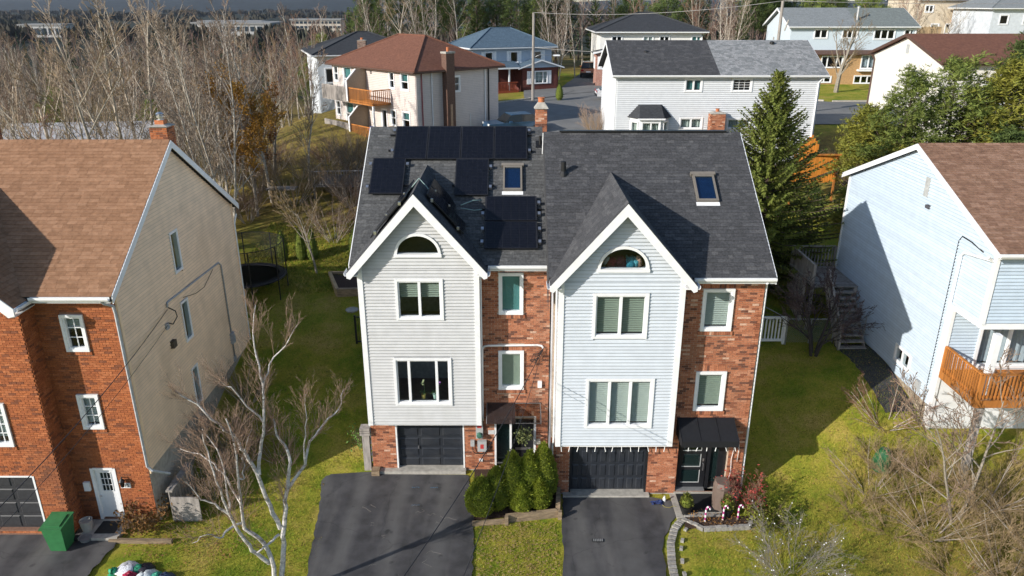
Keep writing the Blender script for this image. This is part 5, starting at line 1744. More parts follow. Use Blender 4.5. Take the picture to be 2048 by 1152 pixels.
# --- white house with dark hip roof
H7 = thing('hip_roof_house', 'white sided house with dark grey hip roof and red brick lower wing', 'house', (15, 88, 8))
w7 = [(1.2, 2.4, 11.75, 12.6, dict(cols=(1, 1))), (4.6, 5.75, 11.75, 12.6, dict(cols=(1, 1), blind='roller', bm=BLIND, bd=.9)), (6.35, 7.5, 11.75, 12.6, dict(cols=(1, 1))), (9.8, 11.0, 11.75, 12.6, dict(cols=(1, 1), blind='roller', bm=TEAL))]
wht = mat('cream_white_siding', (.74, .73, .70), rough=.55, var=.04)
F7 = body(H7, 9.5, 85, 0, 10.9, 9.5, 7.5, 12.95, wht, {0: w7})
hip_roof(H7, 9.5, 85, 0, 10.9, 9.5, 13.05, 1.85, .6, RF_DARK)
mbk = mat('mixed_red_brick', (.33, .14, .10), rough=.9, var=.5, scale=6, col2=(.42, .27, .22), bump=.4)
F7b = body(H7, 8.9, 82.6, 0, 3.8, 2.38, 7.5, 10.9, mbk, {3: [(.6, 1.5, 9.3, 10.5)], 0: [(.5, 1.1, 9.3, 10.6), (1.6, 2.4, 7.9, 8.7)]})
MB(F7b[0]).slab([(-.35, .3, 11.0), (4.0, .3, 11.9), (4.0, -2.4, 11.9), (-.35, -2.4, 11.0)], .1).build('wing_roof', RF_DARK, H7)
MB(F7b[0]).prism([(-.4, 10.86), (4.0, 11.78), (4.0, 11.95), (-.4, 11.05)], .3, .36).build('wing_fascia', W_TRIM, H7)
for u in (.15, 1.15): MB(F7b[0]).box(u, u + .33, .0, .05, 9.3, 10.6).build('shutter', W_TRIM, H7)

# --- split level house, tan brick below pale blue
H8 = thing('split_level_house', 'long house with grey-green roof, pale blue upper wall and tan brick below', 'house', (36, 88, 7.6))
tbk = mat('tan_brick', (.46, .28, .13), rough=.9, var=.18, scale=4, bump=.3)
pbl = mat('powder_blue_siding', (.56, .64, .70), rough=.55, var=.05)
w8 = [(2.5, 4.0, 12.3, 13.3, dict(cols=(1, 1))), (5.5, 7.2, 12.3, 13.3, dict(cols=(1, 1, 1))), (8.9, 11.2, 12.2, 13.3, dict(cols=(1, 1, 1))), (12.1, 13.4, 12.2, 13.3, dict(cols=(1, 1)))]
F8 = body(H8, 29.8, 84.6, 0, 13.2, 8, 10.9, 13.5, pbl, {0: w8})
w8b = [(3.5, 5.9, 9.3, 10.6, dict(cols=(.6, 1, .6))), (7.8, 11.0, 9.2, 10.7, dict(cols=(1, 1, 1, 1), blind='curtain', bm=CURTAIN)), (2.6, 4.9, 7.75, 8.5, dict(cols=(1, 1, 1))), (7.3, 11.0, 7.65, 8.55, dict(cols=(1, 1, 1, 1, 1)))]
F8b = body(H8, 29.8, 84.2, 0, 13.2, 8, 7.0, 10.95, tbk, {0: w8b})
MB(F8b[0]).slab([(-.4, .5, 10.75), (13.6, .5, 10.75), (13.6, -.4, 11.15), (-.4, -.4, 11.15)], .1).build('skirt_roof', BRTRIM, H8)
MB(F8b[0]).box(7.5, 11.3, .0, .5, 9.0, 9.18).build('bay_base', W_TRIM, H8)
gable_roof(H8, Frame(29.8, 84.6, 0), 7.2, 8, 13.55, .42, ov=.4, orl=.4, orr=0, sh=None, under=RF_PALE, rake='left', gut=(-.4, 13.6))
gable_roof(H8, Frame(37.0, 84.6, 0), 6.0, 8, 13.53, .42, ov=.4, orl=0, orr=.4, sh=None, under=RF_PALEG, rake='right', gutter=False)
for F in (F8[3], F8[1]): MB(F).prism([(0, 13.45), (8, 13.45), (4, 15.1)], -.16, -.004).build('gable_wall', pbl, H8)
MB(Frame(37.2, 84.6, 0)).lathe((0, -1.2, 14.0), [(.14, 0), (.14, 1.3), (.2, 1.32), (.2, 1.5), (.08, 1.6)], 10).build('flue_pipe', METAL, H8)

# --- white gable house with brown roof
H9 = thing('gable_house', 'cream white gabled house with red-brown roof behind the pine trees', 'house', (36, 60, 7))
crw = mat('warm_white_stucco', (.76, .73, .66), rough=.8, var=.03, bump=.1)
F9 = body(H9, 30, 54.2, 0, 15, 10.6, 6.4, 12.05, crw, {3: [(7.0, 7.75, 10.35, 11.2, dict(bars=(3, 2)))], 0: [(3, 5, 9.2, 10.6, dict(cols=(1, 1, 1)))]})
gable_roof(H9, Frame(30, 54.2, 0), 15, 10.6, 12.1, .29, ov=.45, orl=.35, orr=.3, sh=None, under=RF_BROWN, fascia=BRTRIM)
MB(F9[3]).prism([(0, 12.0), (10.6, 12.0), (5.3, 13.55)], -.16, -.004).build('gable_wall', crw, H9)
MB(F9[3]).box(5.1, 5.5, .0, .04, 12.35, 13.0).build('gable_vent', mat('grey_vent', (.42, .43, .42)), H9)
MB(F9[3]).tube([(.2, .3, 11.9), (.25, .08, 11.6), (.25, .08, 7)], .06, 6).build('downspout', BRTRIM, H9)
MB(F9[3]).tube([(2.6, .05, 11.8), (2.6, .05, 8.2)], .04, 6).build('conduit', W_TRIM, H9)

# --- far cream house and far right house
HA = thing('cream_house', 'far cream stucco house with wooden balcony and patio', 'house', (60, 113, 9))
crm = mat('cream_stucco', (.62, .53, .40), rough=.8, var=.05)
FA = body(HA, 55.8, 110, 0, 9.6, 9, 9, 16.2, crm, {0: [(1.0, 2.2, 14.6, 15.6, dict(cols=(1, 1))), (6.3, 6.9, 14.2, 15.9), (6.95, 7.55, 14.2, 15.9), (4.2, 5.0, 11.8, 13.2), (6.6, 7.4, 11.8, 13.3), (2.2, 3.4, 12, 13.2)]})
gable_roof(HA, Frame(55.8, 110, 0), 9.6, 9, 16.35, .4, ov=.4, under=RF_BROWN, fascia=W_TRIM)
MB(FA[0]).box(4.9, 8.2, .0, 1.6, 13.4, 13.6).build('balcony_floor', CEDARW, HA)
for k in range(20): MB(FA[0]).box(4.95 + k * .16, 5.01 + k * .16, 1.5, 1.56, 13.6, 14.5).build('baluster', GREYW, HA)
MB(FA[0]).box(4.9, 8.2, 1.48, 1.6, 14.5, 14.6).build('top_rail', GREYW, HA)
for u in (5.0, 6.6, 8.1): MB(FA[0]).box(u - .1, u + .1, 1.4, 1.6, 9, 13.4).build('balcony_post', CEDARW, HA)
HB = thing('far_grey_roof_house', 'far white house with grey hip roof at the edge of the hill', 'house', (66, 104, 9))
FBB = body(HB, 60.2, 100, 0, 10, 9, 9, 15.2, pal, {0: [(1, 2.2, 13.3, 14.5), (4, 5.2, 13.3, 14.5)]})
hip_roof(HB, 60.2, 100, 0, 10, 9, 15.3, 2.2, .5, RF_PALE)
wf = thing('board_fence', 'weathered board fence beside the far cream house', 'fence', (55, 107, 9))
for k in range(24): MB().box(53.2 + k * .2, 53.2 + k * .2 + .18, 107, 107.04, 11.0, 12.9 - .05 * (k % 3)).build('picket', NEWW, wf)

# --- white-roofed house among the birches on the left
HC = thing('white_roof_house', 'low house with pale roof half hidden by the birch wood', 'house', (-27, 46, 3))
FC = body(HC, -33, 47, 8, 9, 8, 2, 5.9, pal, {0: [(1, 2, 4.2, 5.4), (6, 7.2, 4.2, 5.4)], 1: [(2, 3, 4.2, 5.4)]})
gable_roof(HC, Frame(-33, 47, 8), 9, 8, 5.95, .55, ov=.4, orl=.3, orr=.3, under=mat('white_roof', (.36, .36, .37), rough=.7, var=.15, scale=1.5), fascia=W_TRIM)
for i in (1, 3): MB(FC[i]).prism([(0, 5.85), (8, 5.85), (4, 7.95)], -.16, -.004).build('gable_wall', pal, HC)
# ------------------------------------------------------------------ vegetation
BARK_BIRCH = mat('birch_bark', (.58, .55, .52), rough=.8, var=.25, scale=4, dirt=((.07, .06, .05), 6., .9, (.6, .6, 2.2)))
BARK_WOOD = mat('wood_birch_bark', (.50, .45, .38), rough=.85, var=.3, scale=4, rnd=.25, dirt=((.08, .07, .06), 3., .8, (.6, .6, 1.6)))
BARK_GREY = mat('grey_bark', (.38, .33, .27), rough=.9, var=.3, scale=4, rnd=.2)
BARK_PALE = mat('pale_bark', (.34, .30, .24), rough=.9, var=.3, scale=4, rnd=.2)
TWIG = mat('brown_twig', (.215, .15, .105), rough=.9, var=.3, scale=3, rnd=.25)
TWIG_R = mat('reddish_twig', (.22, .12, .08), rough=.9, var=.3, scale=3, rnd=.2)
TWIG_G = mat('grey_twig', (.28, .22, .17), rough=.9, var=.3, scale=3, rnd=.2)
TWIG_T = mat('tan_twig', (.25, .18, .10), rough=.9, var=.3, scale=3, rnd=.2)


def vec_rot(d, ang, az):
    x = d.orthogonal().normalized(); y = d.cross(x)
    return (d * math.cos(ang) + (x * math.cos(az) + y * math.sin(az)) * math.sin(ang)).normalized()


def grow(rng, T, C, p, d, L, r, lev, maxlev, cfg):
    seg = cfg['seg'][min(lev, len(cfg['seg']) - 1)]
    pts = [p]; rad = [r]
    dd = d.copy()
    tip = cfg.get('tip', .25)
    for i in range(seg):
        w = cfg['wob'] * (1 + .4 * lev)
        dd = (dd + Vector((rng.uniform(-w, w), rng.uniform(-w, w), rng.uniform(-w, w) + cfg['up'] * (.5 if lev == 0 else 1)))).normalized()
        pts.append(pts[-1] + dd * (L / seg))
        rad.append(max(r * (1 - (1 - tip) * (i + 1) / seg), cfg['rmin']))
    M = T if lev <= cfg.get('tl', 1) else C
    M.tube([tuple(q) for q in pts], rad, 6 if lev == 0 else (5 if lev == 1 else 3), tone=lev / 4, cap=False)
    if lev >= maxlev: return
    n = cfg['n'][lev]
    for k in range(n):
        t = cfg['t0'][lev] + (1 - cfg['t0'][lev]) * (k + rng.random()) / n
        i = min(int(t * seg), seg - 1); f = t * seg - i
        q = pts[i].lerp(pts[i + 1], f)
        base = (pts[i + 1] - pts[i]).normalized()
        nd = vec_rot(base, cfg['ang'][lev] * rng.uniform(.6, 1.3), rng.uniform(0, 2 * math.pi))
        nl = L * cfg['len'][lev] * rng.uniform(.6, 1.15) * (1 - cfg.get('sh', .45) * t)
        grow(rng, T, C, q, nd, nl, max(rad[i] * cfg['rr'] * rng.uniform(.7, 1.1), cfg['rmin']), lev + 1, maxlev, cfg)


def bare(seed, Ht, r, cfg, stems=1, spread=.15, lev=4):
    rng = random.Random(seed); T, C = MB(), MB()
    for s in range(stems):
        a = 2 * math.pi * s / max(1, stems) + rng.random()
        d = Vector((math.cos(a) * spread, math.sin(a) * spread, 1)).normalized() if stems > 1 else Vector((rng.uniform(-.06, .06), rng.uniform(-.06, .06), 1)).normalized()
        grow(rng, T, C, Vector((math.cos(a) * .12 * (stems > 1), math.sin(a) * .12 * (stems > 1), -.15)), d, Ht * rng.uniform(.85, 1.05), r * rng.uniform(.8, 1.1), 0, lev, cfg)
    return T, C


CF_BIRCH = dict(seg=(9, 5, 3, 2, 1), n=(20, 6, 4, 2), ang=(.62, .6, .6, .6), len=(.34, .5, .5, .55), t0=(.2, .2, .15, .1), wob=.075, up=.06, rr=.42, rmin=.009, sh=.45)
CF_SPREAD = dict(seg=(6, 6, 4, 3, 2), n=(9, 6, 5, 3), ang=(.75, .65, .6, .55), len=(.75, .55, .5, .5), t0=(.25, .25, .15, .1), wob=.09, up=.10, rr=.55, rmin=.008, sh=.35)
CF_POLE = dict(seg=(9, 4, 3, 2), n=(22, 6, 4), ang=(.55, .6, .6), len=(.22, .55, .5), t0=(.25, .2, .1), wob=.05, up=.07, rr=.36, rmin=.009, sh=.45)


def tree_proto(name, label, cat, T, C, mt, mc, group=None):
    t = thing(name, label, cat, (0, 0, 0), group)
    T.build('trunk', mt, t); C.build('crown', mc, t)
    return t


def place(proto, x, y, rz, s, label=None, first=None, z=None):
    o = proto if first else copy_tree(proto)
    o.location = (x, y, (zf(x, y) if z is None else z))
    o.rotation_euler = (0, 0, rz); o.scale = (s, s, s)
    if label: o['label'] = label
    return o


GRPW = 'bare trees of the wood on the left'
protos = []
for i, (cf, Ht, r, st, sp, lev, mt, mc, lb) in enumerate([
        (CF_BIRCH, 12.5, .10, 1, 0, 4, BARK_WOOD, TWIG, 'bare white-stemmed birch tree in the leafless wood'),
        (CF_BIRCH, 11.0, .08, 3, .16, 4, BARK_WOOD, TWIG_G, 'bare many-stemmed birch tree in the leafless wood'),
        (CF_POLE, 11.5, .10, 1, 0, 3, BARK_GREY, TWIG, 'bare slender grey tree in the leafless wood'),
        (CF_SPREAD, 7.0, .17, 1, 0, 4, BARK_PALE, TWIG_T, 'bare wide-crowned pale tree in the leafless wood'),
        (CF_POLE, 9.5, .08, 4, .18, 3, BARK_PALE, TWIG_R, 'bare reddish-twigged tree clump in the leafless wood')]):
    T, C = bare(100 + i, Ht, r, cf, st, sp, lev)
    protos.append((tree_proto('bare_tree', lb, 'tree', T, C, mt, mc, GRPW), lb))
used = [False] * len(protos)


def put(k, x, y, s=1.0, rz=None, label=None, group=None, name=None):
    o = place(protos[k][0], x, y, rnd.uniform(0, 6.28) if rz is None else rz, s, label or protos[k][1], first=not used[k])
    used[k] = True
    if group: o['group'] = group
    if name: o.name = name
    return o


rnd = random.Random(5)
# trees one can single out in the wood on the left
put(3, -20.2, 37.5, 1.25, 1.0)
put(1, -15.2, 38.5, 1.08, .3)
put(0, -14.6, 44.5, .9, 2.0)
pts_w = []
tries = 0
while len(pts_w) < 100 and tries < 5000:
    tries += 1
    y = rnd.uniform(35, 105); hx = .68 * y
    x = rnd.uniform(-hx - 3, -9 - max(0, (y - 50) * .12))
    if y < 64 and x > -10.5: continue
    if abs(x + 27) < 6 and abs(y - 46) < 6: continue          # the house among them
    if x > -19.5 and y > 52 and y < 82: continue              # pink and grey-roofed houses
    if x > -15 and y < 44: continue
    if y < 66 and x > -.275 * y: continue                      # open view of the slope and the pink house
    if y < 52 and x > -.36 * y and rnd.random() < .6: continue
    if any((x - a) ** 2 + (y - b) ** 2 < (2.0 if y < 60 else 3.4) ** 2 for a, b in pts_w): continue
    pts_w.append((x, y))
pts_w.sort(key=lambda p: p[1])
for x, y in pts_w:
    k = rnd.choices(range(5), [4, 4, 4, 2, 3])[0]
    o = put(k, x, y, rnd.uniform(.6, .92) * (1.0 if y < 60 else 1.05))
# the larger pale trees at the edge of the wood
BARK_L = mat('light_tan_bark', (.52, .45, .36), rough=.85, var=.25, scale=3, dirt=((.12, .10, .08), 3., .6, (.6, .6, 1.6)))
TWIG_L = mat('light_tan_twig', (.34, .26, .185), rough=.9, var=.25, scale=3)
for i, (x, y, Ht, r, st, sp_, cf, lb) in enumerate([
        (-23.6, 39.5, 8.6, .21, 1, 0, dict(CF_SPREAD, up=.12), 'tall forked pale tree rising behind the tan ridge of the orange brick house'),
        (-21.3, 42.0, 12.6, .12, 4, .13, CF_BIRCH, 'clump of tall white birch stems rising beside the forked pale tree'),
        (-18.2, 44.0, 11.2, .11, 2, .12, CF_BIRCH, 'pair of leaning white birches between chimney and autumn tree'),
        (-15.9, 40.5, 10.0, .10, 2, .1, CF_BIRCH, 'two slim white birches next to the orange-yellow tree'),
        (-28.5, 41.0, 9.6, .12, 3, .2, CF_BIRCH, 'pale many-stemmed tree behind the second chimney'),
        (-12.8, 46.5, 8.2, .09, 1, 0, CF_BIRCH, 'single thin pale tree at the plank platform on the slope')]):
    T, C = bare(300 + i, Ht, r, cf, st, sp_, 4)
    o = thing('bare_tree', lb, 'tree', (0, 0, 0)); T.build('trunk', BARK_L, o); C.build('crown', TWIG_L if i != 5 else TWIG, o)
    o.location = (x, y, zf(x, y)); o.rotation_euler = (0, 0, i * 1.3)
# trees behind the back street
for i, (x, y, k, s) in enumerate([(-9, 84, 1, .95), (-6, 90, 0, .9), (-12.5, 88, 3, 1.2), (5.2, 88, 1, .85), (7.3, 90, 0, .8), (3.5, 98, 2, 1.1), (6, 102, 4, 1.1), (9, 100, 2, 1.1), (22.5, 95, 4, 1.2), (25, 92, 1, 1),
                                  (27, 98, 2, 1.2), (23.5, 101, 0, 1.1), (20, 104, 2, 1.2), (17, 102, 4, 1.2), (13, 103, 2, 1.15), (29, 103, 4, 1.2), (11, 105, 0, 1.05), (1, 104, 2, 1.1), (-3, 102, 4, 1.1), (-8, 100, 2, 1.1),
                                  (46, 92, 4, .9), (49, 97, 2, .9), (52, 103, 3, 1.1), (67, 95, 3, .8), (57, 104, 3, .8)]):
    put(k, x, y, s, label=['bare white birch tree behind the houses of the back street', 'bare clump of birch stems behind the houses of the back street', 'bare slender tree behind the houses of the back street',
                           'bare spreading tree behind the houses of the back street', 'bare reddish clump of trees behind the houses of the back street'][k], group='bare trees behind the back street')


def single(name, label, x, y, T, C, mt, mc, cat='tree', rz=0.0, z=None, extra=None, group=None):
    t = thing(name, label, cat, (0, 0, 0), group)
    T.build('trunk' if cat == 'tree' else 'stem', mt, t)
    if C.v: C.build('crown' if cat == 'tree' else 'twigs', mc, t)
    if extra: extra[0].build(extra[2], extra[1], t)
    t.location = (x, y, zf(x, y) if z is None else z); t.rotation_euler = (0, 0, rz)
    return t


def leaves_on(C, rng, n, size, spread=.12, up=0.0):
    """n leaf faces scattered along the twigs"""
    m = MB(); V = C.v
    for i in range(n):
        p = Vector(V[rng.randrange(len(V))]) + Vector((rng.gauss(0, spread), rng.gauss(0, spread), rng.gauss(0, spread)))
        a = Vector((rng.uniform(-1, 1), rng.uniform(-1, 1), rng.uniform(-1, 1) + up)).normalized(); b = a.orthogonal().normalized()
        s = size * rng.uniform(.6, 1.3)
        m.add([tuple(p - a * s), tuple(p + b * s * .45), tuple(p + a * s), tuple(p - b * s * .45)], [(0, 1, 2, 3)], rng.random(), raw=True)
    return m


# --- the birch in front, pale crooked limbs from one base
BIRCH = [
    ([(-6.54, 16.9, 0.49), (-6.42, 17.0, 1.55), (-6.31, 17.05, 2.44), (-6.23, 17.1, 3.23), (-6.01, 17.15, 4.23), (-6.01, 17.2, 4.75), (-6.28, 17.3, 5.19), (-6.36, 17.4, 5.62)], 0.1, 0.03),
    ([(-6.43, 17.05, 2.35), (-6.6, 17.0, 3.14), (-6.79, 16.9, 4.23), (-7.0, 16.8, 5.01), (-7.13, 16.7, 5.52), (-7.45, 16.6, 5.95), (-7.88, 16.5, 6.59), (-8.33, 16.4, 7.03)], 0.085, 0.02),
    ([(-6.74, 16.9, 4.21), (-6.7, 17.1, 4.81), (-6.55, 17.2, 5.59), (-6.47, 17.3, 6.72), (-6.58, 17.4, 7.45), (-6.63, 17.5, 8.04), (-6.5, 17.6, 8.82)], 0.065, 0.012),
    ([(-6.48, 17.3, 6.64), (-6.31, 17.5, 7.19), (-5.9, 17.7, 7.63), (-5.54, 17.9, 8.21)], 0.035, 0.008),
    ([(-6.55, 17.2, 5.63), (-6.85, 17.0, 6.23), (-7.1, 16.8, 6.91), (-7.36, 16.7, 7.07)], 0.035, 0.008),
    ([(-6.09, 17.15, 3.6), (-5.65, 17.4, 4.18), (-5.52, 17.6, 4.8), (-5.14, 17.8, 5.23), (-4.75, 18.0, 5.57), (-4.59, 18.1, 6.13)], 0.06, 0.012),
    ([(-5.65, 17.4, 4.18), (-5.58, 17.3, 4.92), (-5.43, 17.3, 5.68), (-5.4, 17.3, 6.42)], 0.03, 0.007),
    ([(-6.68, 16.9, 0.49), (-6.7, 16.8, 1.54), (-6.91, 16.7, 2.3), (-7.23, 16.6, 2.71), (-7.18, 16.5, 3.6), (-7.1, 16.4, 4.45), (-7.02, 16.3, 5.56), (-7.09, 16.2, 6.34)], 0.09, 0.02),
    ([(-6.77, 16.8, 1.37), (-7.08, 16.5, 2.05), (-7.22, 16.3, 2.75), (-7.34, 16.1, 3.55), (-7.37, 15.9, 4.42), (-7.48, 15.8, 5.38), (-7.5, 15.7, 6.22)], 0.075, 0.015),
    ([(-7.34, 16.1, 3.55), (-7.63, 16.0, 3.97), (-7.92, 15.9, 4.16), (-8.19, 15.8, 4.79)], 0.045, 0.01),
    ([(-7.23, 16.5, 2.96), (-7.48, 16.1, 3.04), (-7.61, 15.9, 2.96), (-7.82, 15.7, 3.24), (-8.19, 15.6, 3.05)], 0.045, 0.01),
    ([(-7.18, 16.5, 3.6), (-7.57, 16.8, 4.16), (-7.93, 17.0, 4.49), (-8.38, 17.2, 4.67), (-8.99, 17.4, 4.7)], 0.04, 0.01),
    ([(-7.34, 16.1, 3.55), (-7.35, 16.2, 4.43), (-7.48, 16.3, 5.41), (-7.82, 16.4, 5.93)], 0.04, 0.01),
    ([(-6.46, 17.0, 2.18), (-6.69, 16.7, 2.1), (-6.95, 16.5, 1.97)], 0.05, 0.03),
    ([(-7.1, 16.4, 4.45), (-6.98, 16.5, 4.37), (-7.01, 16.6, 4.92), (-6.72, 16.8, 5.68)], 0.03, 0.008),
]


def limb(rng, T, C, pts, r0, r1, cfg, dens=8.0):
    P = [Vector(p) for p in pts]
    fine = []
    for i in range(len(P) - 1):
        for k in range(3):
            q = P[i].lerp(P[i + 1], k / 3)
            if k: q = q + Vector((rng.gauss(0, .018), rng.gauss(0, .03), rng.gauss(0, .018)))
            fine.append(q)
    fine.append(P[-1]); n = len(fine)
    rad = [r0 + (r1 - r0) * i / (n - 1) for i in range(n)]
    T.tube([tuple(q) for q in fine], rad, 8, cap=True)
    Lt = sum((fine[i + 1] - fine[i]).length for i in range(n - 1))
    for k in range(int(Lt * dens)):
        t = rng.uniform(.25, 1) ** .8; i = min(int(t * (n - 1)), n - 2)
        d = vec_rot((fine[i + 1] - fine[i]).normalized(), rng.uniform(.35, 1.0), rng.uniform(0, 6.283))
        d = (d + Vector((0, 0, .35))).normalized()
        grow(rng, T, C, fine[i], d, rng.uniform(.35, 1.25) * (1.1 - .4 * t), max(min(rad[i] * .3, .0085), .004), 2, 4, cfg)


rng = random.Random(12)
T, C = MB(), MB()
cfb = dict(seg=(6, 5, 5, 3, 2), n=(0, 0, 6, 4), ang=(.5, .5, .5, .5), len=(.4, .4, .5, .5), t0=(.2, .2, .15, .1), wob=.06, up=.07, rr=.6, rmin=.0024, sh=.3, tl=1, tip=.3)
for p, a_, b_ in BIRCH: limb(rng, T, C, p, a_ * .8, b_ * .8, cfb)
T.tube([(-6.62, 16.82, -.3), (-6.56, 16.88, .2), (-6.54, 16.9, .55)], [.17, .13, .11], 10)
T.tube([(-6.72, 16.8, -.3), (-6.68, 16.86, .2), (-6.66, 16.9, .55)], [.16, .12, .10], 10)
bt = thing('birch_tree', 'large bare white birch with crooked limbs between driveway and orange brick house', 'tree', (0, 0, 0))
T.build('trunk', BARK_BIRCH, bt); C.build('crown', mat('birch_twig', (.26, .175, .125), rough=.9, var=.3), bt)

# --- small tree on the slope behind, maple across the street, dark bare tree by the fence
T, C = bare(31, 3.4, .075, CF_SPREAD, 1, 0, 4)
single('bare_tree', 'small pale bare tree on the slope near the trampoline', -10.0, 36.2, T, C, BARK_PALE, TWIG_T)
T, C = bare(32, 5.2, .26, dict(CF_SPREAD, n=(11, 7, 5, 4)), 1, 0, 4)
single('bare_tree', 'round bare tree on the lawn before the tan brick house', 33.0, 78.5, T, C, BARK_PALE, TWIG_T)
T, C = bare(33, 3.0, .07, dict(CF_SPREAD, up=.03), 4, .35, 4)
single('bare_tree', 'dark bare crooked tree against the chain-link fence', 12.6, 28.3, T, C, mat('dark_bark', (.05, .042, .04), rough=.9), mat('dark_twig', (.075, .05, .05), rough=.9))
T, C = bare(34, 5.6, .10, dict(CF_SPREAD, up=.14), 1, 0, 4)
ex = leaves_on(C, random.Random(2), 5200, .09)
single('autumn_tree', 'slim tree holding orange-yellow autumn leaves', -15.0, 42.8, T, C, BARK_GREY, TWIG, extra=(ex, mat('yellow_leaf', (.36, .19, .03), rough=.8, var=.35, scale=4, transl=.3), 'foliage'))
T, C = bare(35, 6.2, .06, CF_POLE, 3, .2, 3)
ex = leaves_on(C, random.Random(3), 2200, .09)
single('autumn_tree', 'thin clump of saplings with rusty leaves among the birches', -15.8, 46, T, C, BARK_GREY, TWIG_T, extra=(ex, mat('rust_leaf', (.30, .12, .03), rough=.8, var=.35, scale=4, transl=.3), 'foliage'))


# --- conifers
def needle_mat(name, c, c2, tr=.25):
    return mat(name, c, rough=.75, var=.35, scale=1.6, col2=c2, rnd=.12, spec=.25, transl=tr)


N_SPRUCE = needle_mat('spruce_needles', (.13, .175, .035), (.22, .24, .05))
N_DARK = needle_mat('dark_needles', (.07, .11, .03), (.11, .145, .04))
N_PINE = needle_mat('pine_needles', (.15, .21, .05), (.25, .28, .065), .35)
N_OLIVE = needle_mat('olive_needles', (.18, .20, .035), (.30, .28, .05), .35)
N_CEDAR = needle_mat('cedar_foliage', (.20, .27, .035), (.35, .38, .05), .3)
BARK_D = mat('conifer_bark', (.09, .065, .05), rough=.95, var=.3, scale=4)


def rhomb(m, p, d, L, w, side, tone=0.0):
    q = p + d * L
    mid = p + d * (L * .45)
    m.add([tuple(p), tuple(mid + side * w), tuple(q), tuple(mid - side * w)], [(0, 1, 2, 3)], tone, raw=True)


def spruce(seed, Ht, R, dens=1.0, droop=.35, wh=.27, sprig=.34):
    rng = random.Random(seed); T, C = MB(), MB()
    T.tube([(0, 0, -.2), (.02, 0, Ht * .5), (0, 0, Ht)], [Ht * .018, Ht * .011, .012], 7)
    z = Ht * .04
    while z < Ht - .1:
        t = z / Ht
        Lb = R * (1 - t) ** .85 * rng.uniform(.8, 1.12) + .06
        nb = max(4, int((7 if t < .8 else 5) * dens))
        a0 = rng.random() * 6.28
        for b in range(nb):
            a = a0 + 6.283 * b / nb + rng.uniform(-.3, .3)
            L_ = Lb * rng.uniform(.72, 1.15)
            up = .15 + .75 * t
            d = Vector((math.cos(a), math.sin(a), up - droop * (1 - t))).normalized()
            side = Vector((-math.sin(a), math.cos(a), 0))
            p = Vector((0, 0, z + rng.uniform(-.1, .1)))
            k = max(3, int(L_ / .17))
            pts = [tuple(p)]
            for i in range(k):
                f = (i + 1) / k
                dd = (d + Vector((0, 0, -.12 + .34 * f * f))).normalized()
                p = p + dd * (L_ / k)
                pts.append(tuple(p))
                sl = sprig * (1.15 - .62 * f) * (.65 + .35 * min(1, L_)) * (1 - .55 * t * t)
                if f < .18: continue
                for s in (-1, 1):
                    sd = (dd * .75 + side * s * .8 + Vector((0, 0, rng.uniform(-.25, .1)))).normalized()
                    rhomb(C, p, sd, sl * rng.uniform(.7, 1.2), .045, dd.cross(sd).normalized().cross(sd).normalized(), rng.random())
                    rhomb(C, p, sd, sl * rng.uniform(.6, 1.), .04, Vector((0, 0, 1)), rng.random())
                sd = (dd + Vector((rng.uniform(-.2, .2), rng.uniform(-.2, .2), rng.uniform(-.5, .3)))).normalized()
                rhomb(C, p, sd, sl * .9, .045, side, rng.random())
                for _ in range(2):
                    rhomb(C, p, Vector((rng.uniform(-.7, .7) + d.x * .5, rng.uniform(-.7, .7) + d.y * .5, rng.choice((-.8, .7)))).normalized(), sl * .7, .045, side, rng.random())
            T.tube(pts[::max(1, k // 3)], [.022 * (1 - t) + .008] * len(pts[::max(1, k // 3)]), 3, cap=False)
        z += wh * rng.uniform(.8, 1.2) * (1 if t < .7 else .7)
    return T, C


